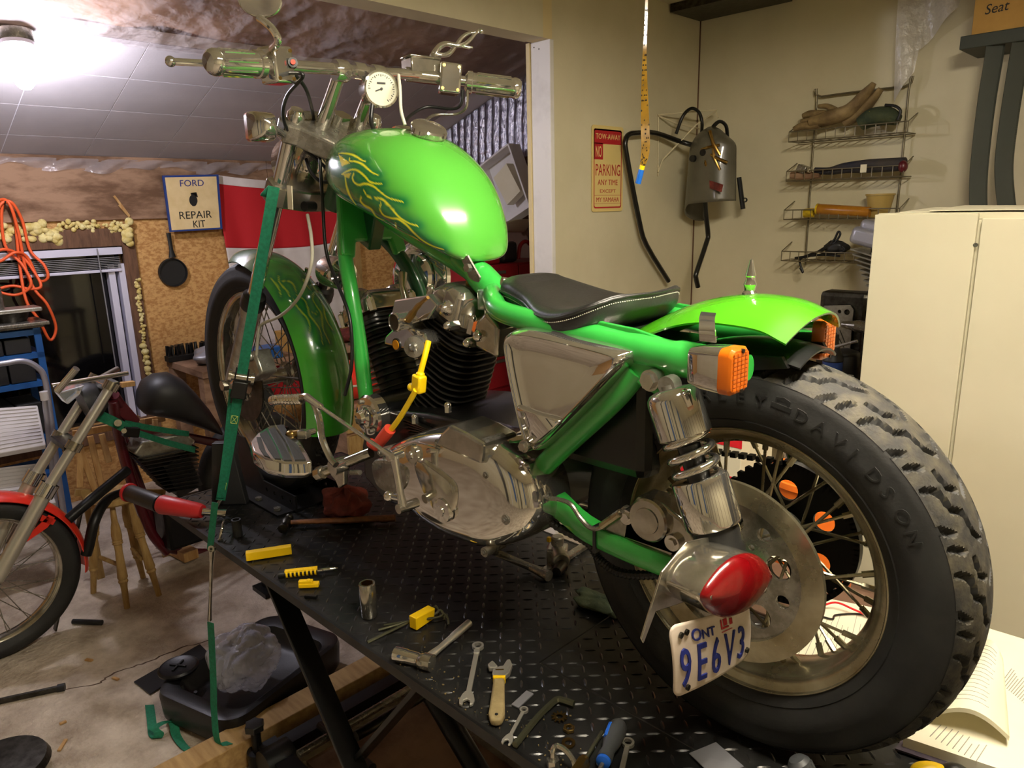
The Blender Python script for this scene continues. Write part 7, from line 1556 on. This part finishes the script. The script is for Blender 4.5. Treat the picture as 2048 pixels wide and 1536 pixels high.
# ---------- wire rack ----------
YR = 2.57
rk = thing('wire_rack', 'narrow wall rack of wire with four shelves', 'wire rack', (-.85, YR, .55))
xl_, xr_ = -1.045, -.645; zt_r, zb_r = 1.345, .56
MB().tube(cr([(xl_, YR, zb_r), (xl_, YR, zt_r-.02), (xl_+.02, YR, zt_r), (xr_-.02, YR, zt_r), (xr_, YR, zt_r-.02), (xr_, YR, zb_r)], 4), .0045, 8).build('frame', 'wire_gray', rk, ang=60)
shz = (1.145, .965, .785, .588)
for z in shz:
    sh9 = MB().tube([(-1.12, YR-.11, z), (-.60, YR-.11, z), (-.60, YR, z), (-1.12, YR, z)], .0032, 6, closed=True).build('shelf', 'wire_gray', rk)
    MB().tube([(-1.12, YR, z+.085), (-1.12, YR-.11, z+.045), (-.60, YR-.11, z+.045), (-.60, YR, z+.085)], .0028, 6).build('guard_rail', 'wire_gray', sh9)
    MB().tube([(-.60, YR-.11, z+.045), (-.60, YR-.11, z)], .0025, 5).build('end_post', 'wire_gray', sh9)
    for k in range(13): x = -1.12+.52*k/12; MB().tube([(x, YR, z), (x, YR-.11, z), (x, YR-.11, z+.045)], .002, 5).build('cross_wire', 'wire_gray', sh9)
GS = 'things on the wire rack'
def glove(c, pts, r, mt, label, seed):
    mb = MB(); o = thing('work_glove', label, 'glove', c, GS)
    return o
zz = shz[0]+.0075
g1 = thing('work_glove', 'tan leather work glove lying fingers left on the top wire shelf', 'glove', (-1.0, 2.5, zz), GS)
gp = lambda L, y: [PY(a, b, y) for a, b in L]
def fat(L, y, rs, nm, mt, par, fl=(1, .55)):
    P = gp(L, y); MB().tube(cr(P, 4), [float(np.interp(i/(4*(len(P)-1)), np.linspace(0, 1, len(rs)), rs)) for i in range(4*(len(P)-1)+1)], 14, flat=fl).build(nm, mt, par, ang=60)
fat(((1625, 245), (1660, 235), (1700, 222), (1730, 190), (1748, 166)), 2.50, [.05, .062, .060, .045, .018], 'cuff', 'glove_tan', g1)
fat(((1588, 258), (1605, 252), (1640, 248)), 2.49, [.014, .022, .03], 'finger', 'glove_tan', g1, (1, .8)); fat(((1606, 232), (1622, 228), (1650, 232)), 2.50, [.014, .022, .03], 'finger', 'glove_tan', g1, (1, .8)); fat(((1603, 243), (1625, 240), (1650, 240)), 2.51, [.014, .02, .03], 'finger', 'glove_tan', g1, (1, .8)); fat(((1637, 213), (1655, 213), (1672, 222)), 2.51, [.012, .016, .02], 'thumb', 'glove_tan', g1, (1, .8))
g2 = thing('work_glove', 'second tan glove cuff leaning behind on the top wire shelf', 'glove', (-.85, 2.52, zz), GS)
fat(((1690, 248), (1712, 232), (1740, 205), (1762, 178)), 2.52, [.03, .04, .035, .022], 'cuff', 'glove_tan', g2)
g3 = thing('work_glove', 'dark green cloth glove bundle on the top wire shelf', 'glove', (-.72, 2.5, zz), GS)
fat(((1722, 248), (1745, 235), (1775, 232), (1796, 240)), 2.50, [.045, .058, .056, .035], 'bundle', 'glove_green', g3, (1, .7)); p = PY(1742, 232, 2.455); MB().box(p, (.03, .004, .035), Ry(.3)).build('yellow_patch', 'yellow_tape', g3, ang=0)
fat(((1770, 210), (1790, 212), (1801, 222), (1796, 240)), 2.47, [.006, .006, .006, .006], 'cord', 'black_plastic', g3, (1, 1))
zz = shz[1]+.0055
g4 = thing('rolled_cloth', 'dark navy cloth tool roll on the second wire shelf', 'cloth', (-.75, 2.5, zz), GS)
fat(((1630, 341), (1660, 342), (1690, 336), (1740, 332), (1810, 328)), 2.50, [.018, .022, .030, .038, .036], 'roll', 'cloth_navy', g4, (1, .8)); p = PY(1727, 337, 2.445); MB().box(p, (.026, .004, .035)).build('tag', 'paper', g4, ang=0)
MB().ell(PY(1806, 333, 2.47), (.02, .02, .026), 12, 8).build('roll_end', 'maroon', g4)
g5 = thing('small_tool', 'small metal tool with a silver knob at the left of the second wire shelf', 'tool', (-1.08, 2.5, zz), GS)
MB().box(PY(1606, 336, 2.50)+V((0, 0, -.005)), (.045, .05, .035), Ry(.4)).build('block', 'steel', g5, bev=.004); MB().ell(PY(1619, 340, 2.47), .013, 14, 9).build('knob', 'chrome', g5); MB().tube([PY(1582, 350, 2.5), PY(1600, 352, 2.5), PY(1640, 350, 2.5)], [.016, .02, .014], 10).build('handle', 'brown_board', g5)
zz = shz[2]+.0055
g6 = thing('amber_tube', 'translucent amber plastic tube lying on the third wire shelf', 'tube', (-.9, 2.5, zz), GS)
a, b = PY(1634, 418, 2.475), PY(1740, 424, 2.475); MB().tube([a, lerp(a, b, .02), b], [.022, .0245, .0225], 18).build('tube', 'amber_plastic', g6); MB().tube([a-(b-a)*.004, a+(b-a)*.03], .0255, 16).build('end_cap', 'yellow_tape', g6)
tag(MB().lathe([(.011, -.022), (.021, -.022), (.021, .022), (.011, .022)], PY(1618, 426, 2.48)+V((0, 0, 0)), (1, 0, .05), 20, close=True).build('tape_roll', 'yellow_tape'), 'roll of yellow and black tape on the third wire shelf', 'tape', GS)
p = PY(1757, 430, 2.53); p.z = zz; tag(MB().lathe([(0, 0), (.040, 0), (.058, .095), (.062, .096), (.062, .104), (.056, .104), (.038, .006), (0, .005)], p, (0, 0, 1), 28).build('plastic_cup', 'cup_plastic', ang=40), 'cloudy amber plastic cup on the third wire shelf', 'cup', GS)
zz = shz[3]+.0055
g7 = thing('cable_coil', 'tangled black cable and plug on the bottom wire shelf', 'cable', (-.95, 2.5, zz), GS)
cpts_ = gp(((1600, 535), (1606, 545), (1600, 520), (1622, 508), (1650, 498), (1668, 480), (1676, 464), (1680, 470), (1665, 490), (1640, 502), (1660, 508), (1690, 500), (1670, 486), (1648, 496), (1620, 512), (1590, 516), (1640, 510), (1680, 512)), 2.48); MB().tube(cr(cpts_, 6), .0055, 8).build('cable', 'black_plastic', g7, ang=60)
lump(PY(1672, 495, 2.50), (.055, .035, .03), 30, 14, .10, 33).build('plug_body', 'matte_black', g7, ang=180)
# ---------- belts and box on a bracket ----------
bk2 = thing('wall_shelf', 'dark wooden wall shelf with two belts slung over it', 'shelf', (-.2, 2.5, 1.47))
a9, b9 = PY(1920, 82, 2.33), PY(2080, 62, 2.33); za9 = (a9.z+b9.z)/2
MB().bb(a9.x, .5, 2.33, 2.598, za9-.028, za9+.02).build('shelf_board', 'belt_rubber', bk2, ang=0, bev=.003)
tag(MB().bb(PY(1950, 30, 2.36).x, .30, 2.34, 2.59, za9+.0205, za9+.30).build('cardboard_box', 'cardboard', ang=0, bev=.002), 'brown cardboard box with scribbled writing on the wall shelf', 'box')
mb = MB(); p = PY(1968, 30, 2.339); mb.text('Seat', p+V((0, -.0002, 0)), (1, 0, .05), (.15, 0, 1), .05, .0006, .9); 
bxo = bpy.data.objects['cardboard_box']; mb.build('handwriting', 'print_black', bxo)
def belt(L0, y, label):
    P = [PY(a, b, y) for a, b in L0]; pts = cr(P, 6); mb = MB(); mb.ribbon(pts, V((.025, .012, 0)), .006)
    n = len(pts)
    for i in range(0, n):
        pass
    o = thing('drive_belt', label, 'belt', P[-1], 'belts on the wall shelf'); mb.build('band', 'belt_rubber', o, ang=60)
    fine_ = cr(P, 26); tm = MB()
    for i in range(len(fine_)-1):
        q = (fine_[i]+fine_[i+1])/2; t = (fine_[i+1]-fine_[i]).normalized(); tm.bar(q+V((.024, .012, 0)), q+V((.030, .016, 0)), .007, .006, t)
    tm.build('teeth', 'belt_rubber', o, ang=0, kind='stuff')
belt(((1990, 84), (1985, 120), (1972, 200), (1962, 280), (1955, 360), (1956, 430), (1966, 500)), 2.35, 'toothed drive belt hanging nearest the wire rack')
belt(((2042, 80), (2030, 150), (2016, 240), (2006, 330), (2010, 400), (2018, 450), (2030, 500)), 2.35, 'toothed drive belt hanging at the right edge of the picture')
# loose plastic sheet on the wall above
def pls(u, v):
    x = lerp(PY(1790, 60, 2.55).x, PY(1930, 30, 2.55).x, u); zt9 = ZC-.02; zb9 = lerp(1.40, 1.62, u) if u > .35 else lerp(1.28, 1.40, u/.35)
    return (x+.05*(1-v)*(.5-u), 2.56-.025*sin(u*9+v*2)*(.3+.7*(1-v))-.015, lerp(zb9, zt9, v))
tag(MB().grid(pls, 30, 24).build('plastic_sheet', 'sheet_white', ang=180), 'loose sheet of clear plastic hanging on the wall above the rack', 'plastic sheet')
# ---------- bench under the rack ----------
bn2 = thing('work_bench', 'cluttered wooden bench against the cream wall behind the rear fender', 'bench', (-.6, 2.2, FLOOR))
BT = .17
MB().bb(-1.02, -.02, 1.72, 2.58, BT-.04, BT).build('bench_top', 'lumber', bn2, ang=0, bev=.003)
for x in (-.97, -.08):
    for y in (1.77, 2.53): MB().bb(x-.04, x+.04, y-.04, y+.04, FLOOR, BT-.04).build('leg', 'lumber', bn2, ang=0)
p = V((PY(1664, 740, 1.86).x, 1.86, BT+.0005)); bt = thing('bottle_with_funnel', 'blue labelled bottle with a black cone cap on the bench', 'bottle', p)
MB().lathe([(0, 0), (.036, 0), (.038, .004), (.038, .075), (.034, .08), (0, .08)], p, (0, 0, 1), 28).build('bottle', 'sign_blue', bt); MB().lathe([(.0385, .078), (.040, .082), (.036, .095), (.020, .145), (.0165, .155), (.0165, .185), (.012, .186)], p, (0, 0, 1), 28).build('cone_cap', 'matte_black', bt)
c = V((PY(1690, 640, 2.1).x, 2.1, BT)); ec = thing('engine_case', 'dark alloy engine case half standing on the bench', 'engine case', c)
MB().bb(c.x-.10, c.x+.10, 2.06, 2.16, BT+.0005, BT+.33).build('casting', 'steel_dark', ec, ang=0, bev=.02); plate_holes(MB(), [(-.07, -.10), (.07, -.10), (.07, .08), (.055, .10), (-.05, .09), (-.07, .05)], [circ2(.045, .07, .012, 14), circ2(.015, .07, .008, 10)], (c.x-.02, 2.05, BT+.18), (1, 0, 0), (0, 0, 1), .006).build('gasket_plate', 'alu', ec, ang=0)
for a, b in (((1655, 655), (1668, 690)), ((1672, 665), (1688, 695)), ((1680, 660), (1692, 690))): MB().bar(PY(a[0], a[1], 2.045), PY(b[0], b[1], 2.045), .004, .004).build('rib', 'steel_dark', ec, ang=0)
a, b = PY(1560, 722, 1.75), PY(1715, 682, 1.76); a.z = max(a.z, BT+.006); mb = MB().tube([a, b], .006, 8); rdx = thing('pry_bar', 'long steel bar leaning across the bench clutter', 'bar', a); mb.build('bar', 'steel', rdx)
c = V((PY(1690, 722, 1.95).x, 1.95, BT+.0605)); tag(MB().lathe([(0, -.06), (.055, -.058), (.06, -.03), (.06, .03), (.05, .045), (.02, .055), (0, .055)], c, (0, 0, 1), 28).build('clutch_drum', 'matte_black'), 'black round drum on the bench behind the bottle', 'drum')
c = V((PY(1700, 752, 1.80).x, 1.80, BT+.0005)); tag(MB().lathe([(0, 0), (.028, 0), (.03, .02), (.02, .03), (.012, .045), (0, .047)], c, (0, 0, 1), 20).build('glass_bulb', 'lens_clear'), 'small clear glass bulb on the bench beside the bottle', 'bulb')
c = V((PY(1590, 715, 1.82).x, 1.82, BT+.0005)); tag(lump(c+V((0, 0, .02)), (.07, .05, .0205), 30, 14, .10, 41).build('paper_scrap', 'paper', ang=30), 'crumpled white paper scrap on the bench under the fender', 'paper')
c = V((PY(1548, 705, 1.9).x, 1.9, BT+.0005)); pz9 = thing('pliers', 'small dark pliers standing open on the bench', 'pliers', c); MB().bar(c, c+V((.06, 0, .10)), .014, .012).build('jaw_half', 'steel_dark', pz9, ang=0, bev=.003); MB().bar(c+V((.07, 0.013, 0)), c+V((.01, .013, .10)), .014, .012).build('jaw_half', 'steel_dark', pz9, ang=0, bev=.003)
a, b = PY(1640, 643, 1.92), PY(1712, 652, 1.92); gt2 = thing('air_tool', 'chrome tipped grey air tool lying across the engine case', 'tool', a); MB().tube([a, lerp(a, b, .6), lerp(a, b, .62), b], [.004, .005, .012, .022], 14).tube([b, b+V((.08, 0, -.005))], .024, 14).build('body', 'steel', gt2); MB().bb(b.x+.03, b.x+.06, 1.905, 1.935, BT+.0005, b.z-.018).build('rest_block', 'steel_dark', gt2, ang=0)
# upright engine behind the cabinet
E0 = V((PY(1768, 560, 2.36).x, 2.36, BT+.0005)); eg = thing('spare_engine', 'silver finned engine top half hidden behind the white cabinet', 'engine', E0)
MB().bb(E0.x-.10, E0.x+.12, 2.26, 2.46, BT+.0005, BT+.20).build('crankcase', 'steel_dark', eg, ang=0, bev=.02)
MB().cyl(E0+V((0, 0, .19)), E0+V((-.02, 0, .52)), .045, n=24).build('barrel', 'steel_dark', eg)
for k in range(9):
    t = k/8; c = E0+V((-.005-.02*t, 0, .30+.165*t)); r = lerp(.06, .13, t); MB().box(c, (r*1.5, r*1.5, .006), Ry(.28)).build('cooling_fin', 'alu', eg, ang=0)
c = E0+V((-.05, 0, .535)); MB().box(c, (.17, .16, .075), Ry(.25)).build('rocker_cover', 'alu_tube', eg, bev=.02, bseg=3); MB().box(c+V((.0, 0, .05)), (.11, .12, .05), Ry(.25)).build('rocker_lid', 'alu_tube', eg, bev=.02, bseg=3)
# ---------- white cabinet ----------
YC = 1.25; cx0_, cx1_, czt = -.29, .52, .825
cab = thing('storage_cabinet', 'tall plain white two door cabinet at the right edge', 'cabinet', (.1, YC+.22, FLOOR))
MB().bb(cx0_+.006, cx1_, YC+.02, YC+.44, FLOOR, czt-.012).build('carcass', 'cabinet_white', cab, ang=0, bev=.002)
MB().bb(cx0_+.003, cx1_, YC+.018, YC+.444, czt-.012, czt+.006).build('top_panel', 'cabinet_white', cab, ang=0, bev=.002)
d1_ = MB().bb(cx0_, -.028, YC, YC+.018, FLOOR+.05, czt+.003).build('door', 'cabinet_white', cab, ang=0, bev=.002)
d2_ = MB().bb(-.018, cx1_, YC+.002, YC+.02, FLOOR+.05, czt-.010).build('door', 'cabinet_white', cab, ang=0, bev=.002)
p = PY(1951, 490, YC); MB().cyl((p.x+.0, YC-.001, p.z), (p.x, YC+.002, p.z), .006, n=14).build('lock', 'steel', d1_)
for i, (x0_, x1_, sk_) in enumerate(((-.24, .05, .06), (-.16, .20, -.05))):
    z = czt+.0065+.004*i; tag(MB().add([(x0_, YC+.05, z), (x1_, YC+.04+sk_, z), (x1_-.04, YC+.30, z+.004), (x0_+.03, YC+.28, z+.010)]+[(x0_, YC+.05, z+.002), (x1_, YC+.04+sk_, z+.002), (x1_-.04, YC+.30, z+.006), (x0_+.03, YC+.28, z+.012)], [(3, 2, 1, 0), (4, 5, 6, 7), (0, 1, 5, 4), (1, 2, 6, 5), (2, 3, 7, 6), (3, 0, 4, 7)]).build('paper_sheet', 'paper', ang=0), ('loose white paper on top of the cabinet, lower of two', 'loose white paper on top of the cabinet, upper of two')[i], 'paper', 'papers on the cabinet')
# ---------- low table with manuals ----------
TZ = .002
lt2 = thing('low_table', 'low table beside the lift covered with papers and a manual', 'table', (.25, .45, FLOOR))
MB().bb(-.32, .80, .335, .575, TZ-.03, TZ).build('table_top', 'brown_panel', lt2, ang=0, bev=.003)
for x in (-.27, .74):
    for y in (.37, .54): MB().bb(x-.025, x+.025, y-.025, y+.025, FLOOR, TZ-.03).build('leg', 'black_metal', lt2, ang=0)
def sheet(c4, z, nm, label, th=.0015):
    Q = [PZ(a, b, z) for a, b in c4]; o = MB().add(Q+[p+V((0, 0, th)) for p in Q], [(3, 2, 1, 0), (4, 5, 6, 7), (0, 1, 5, 4), (1, 2, 6, 5), (2, 3, 7, 6), (3, 0, 4, 7)]).build(nm, 'paper', ang=0); return o, Q
def print_lines(par, c4, z, n, fr=(.08, .92), seed=1):
    Q = [PZ(a, b, z) for a, b in c4]; r_ = random.Random(seed); mb = MB()
    for i in range(n):
        v = lerp(.08, .92, i/(n-1)); a, b = Q[0].lerp(Q[3], v), Q[1].lerp(Q[2], v); e = r_.uniform(.7, 1)*fr[1]; mb.bar(a.lerp(b, fr[0])+V((0, 0, .0004)), a.lerp(b, e)+V((0, 0, .0004)), .0011, .0004)
    return mb.build('printed_lines', 'ink', par, ang=0, kind='stuff')
sa = ((1560, 1345), (1640, 1195), (1790, 1225), (1800, 1345)); o, _ = sheet(sa, TZ+.001, 'paper_sheet', ''); tag(o, 'printed sheet seen through the rear wheel spokes', 'paper'); print_lines(o, sa, TZ+.003, 14, (.1, .9), 3)
# manual: cover, page block, raised leaves
ma = thing('repair_manual', 'open repair manual with printed pages behind the rear tyre', 'book', PZ(1950, 1420, TZ))
c9 = ((1790, 1500), (1960, 1265), (2300, 1370), (2200, 1640)); Qc = [PZ(a, b, TZ+.001) for a, b in c9]
def slab(Q, z0, z1, nm, mt, par): return MB().add([V((p.x, p.y, z0)) for p in Q]+[V((p.x, p.y, z1)) for p in Q], [(3, 2, 1, 0), (4, 5, 6, 7), (0, 1, 5, 4), (1, 2, 6, 5), (2, 3, 7, 6), (3, 0, 4, 7)]).build(nm, mt, par, ang=0)
slab(Qc, TZ+.0005, TZ+.004, 'cover', 'book_cover', ma)
Qi = [sum(Qc, V((0, 0, 0)))/4+(p-sum(Qc, V((0, 0, 0)))/4)*.95 for p in Qc]; slab(Qi, TZ+.004, TZ+.022, 'page_block', 'paper', ma)
zpg = TZ+.0225; pgA = ((1840, 1480), (1895, 1420), (2030, 1478), (2000, 1540)); print_lines(ma, ((1850, 1470), (1880, 1440), (1985, 1490), (1960, 1530)), zpg, 9, (.05, .9), 5)
print_lines(ma, ((1995, 1365), (2020, 1330), (2100, 1380), (2060, 1420)), zpg, 14, (.05, .95), 6)
# a raised sheaf of leaves curling over
e0, e1_, e2_, e3_ = PZ(1855, 1437, zpg+.01), PZ(1968, 1285, zpg+.02), PZ(2005, 1325, zpg+.03), PZ(2018, 1482, zpg+.012)
def leafs(u, v, o=0):
    p = (e0*(1-v)+e1_*v)*(1-u)+(e3_*(1-v)+e2_*v)*u; return p+V((0, 0, .030*sin(pi*u)*(.4+.6*(1-v))+o))
rings = [[leafs(u, v) for v in [k/12 for k in range(13)]]+[leafs(u, v, .008) for v in [1-k/12 for k in range(13)]] for u in [k/16 for k in range(17)]]
lo9 = MB().loft(rings).build('turned_pages', 'paper', ma, ang=60)
mb = MB(); r_ = random.Random(9)
for i in range(15):
    v = lerp(.12, .9, i/14); mb.tube([leafs(u, v, .0084) for u in [lerp(.10, r_.uniform(.62, .72), k/6) for k in range(7)]], .0005, 4)
mb.build('printed_lines', 'ink', lo9, ang=0, kind='stuff')
rwp = cr([PZ(1630, 1218, TZ+.006), PZ(1670, 1205, TZ+.02), PZ(1710, 1220, TZ+.015), PZ(1760, 1240, TZ+.006), PZ(1800, 1236, TZ+.006)], 6); tag(MB().tube(rwp, .0022, 6).build('red_wire', 'red_wire'), 'thin red wire curving over the papers behind the wheel', 'wire')
rwp = cr([PZ(1640, 1232, TZ+.006), PZ(1665, 1238, TZ+.006), PZ(1672, 1230, TZ+.006), PZ(1720, 1228, TZ+.006), PZ(1760, 1238, TZ+.01)], 6); tag(MB().tube(rwp, .002, 6).build('black_wire', 'black_plastic'), 'thin black wire beside the red wire on the papers', 'wire')
# orange tub glimpsed through the sprocket
os_ = thing('stool', 'small dark stool carrying the orange tub beyond the rear wheel', 'stool', (-.2, .75, FLOOR)); MB().bb(-.33, -.06, .62, .89, -.18, -.15).build('seat', 'brown_panel', os_, ang=0, bev=.004)
for x in (-.30, -.09):
    for y in (.65, .86): MB().bb(x-.018, x+.018, y-.018, y+.018, FLOOR, -.18).build('leg', 'brown_panel', os_, ang=0)
oc2 = thing('orange_tub', 'orange plastic tub standing beyond the rear sprocket', 'tub', (-.2, .75, -.15)); c = V((-.20, .75, -.1495))
MB().lathe([(0, 0), (.095, 0), (.122, .32), (.128, .325), (.128, .34), (.118, .34), (.09, .008), (0, .008)], c, (0, 0, 1), 36).build('tub', 'orange_sticker', oc2, ang=40)
tag(MB().bb(-.66, -.44, .80, 1.0, -.0, .42).build('striped_box', 'paper', ang=0, bev=.003), 'white box with a red stripe standing beyond the engine', 'box')
bxs = bpy.data.objects['striped_box']
for k in range(3): MB().bb(-.661, -.439, .799, .80, .06+.13*k, .10+.13*k).build('red_stripe', 'red_stripe', bxs, ang=0)
# stool that carries it
ct = thing('side_stand_table', 'small dark table carrying the striped box behind the lift', 'table', (-.55, .9, FLOOR)); MB().bb(-.72, -.38, .72, 1.06, -.03, -.0005).build('top', 'brown_panel', ct, ang=0)
for x in (-.69, -.41):
    for y in (.75, 1.03): MB().bb(x-.02, x+.02, y-.02, y+.02, FLOOR, -.03).build('leg', 'brown_panel', ct, ang=0)
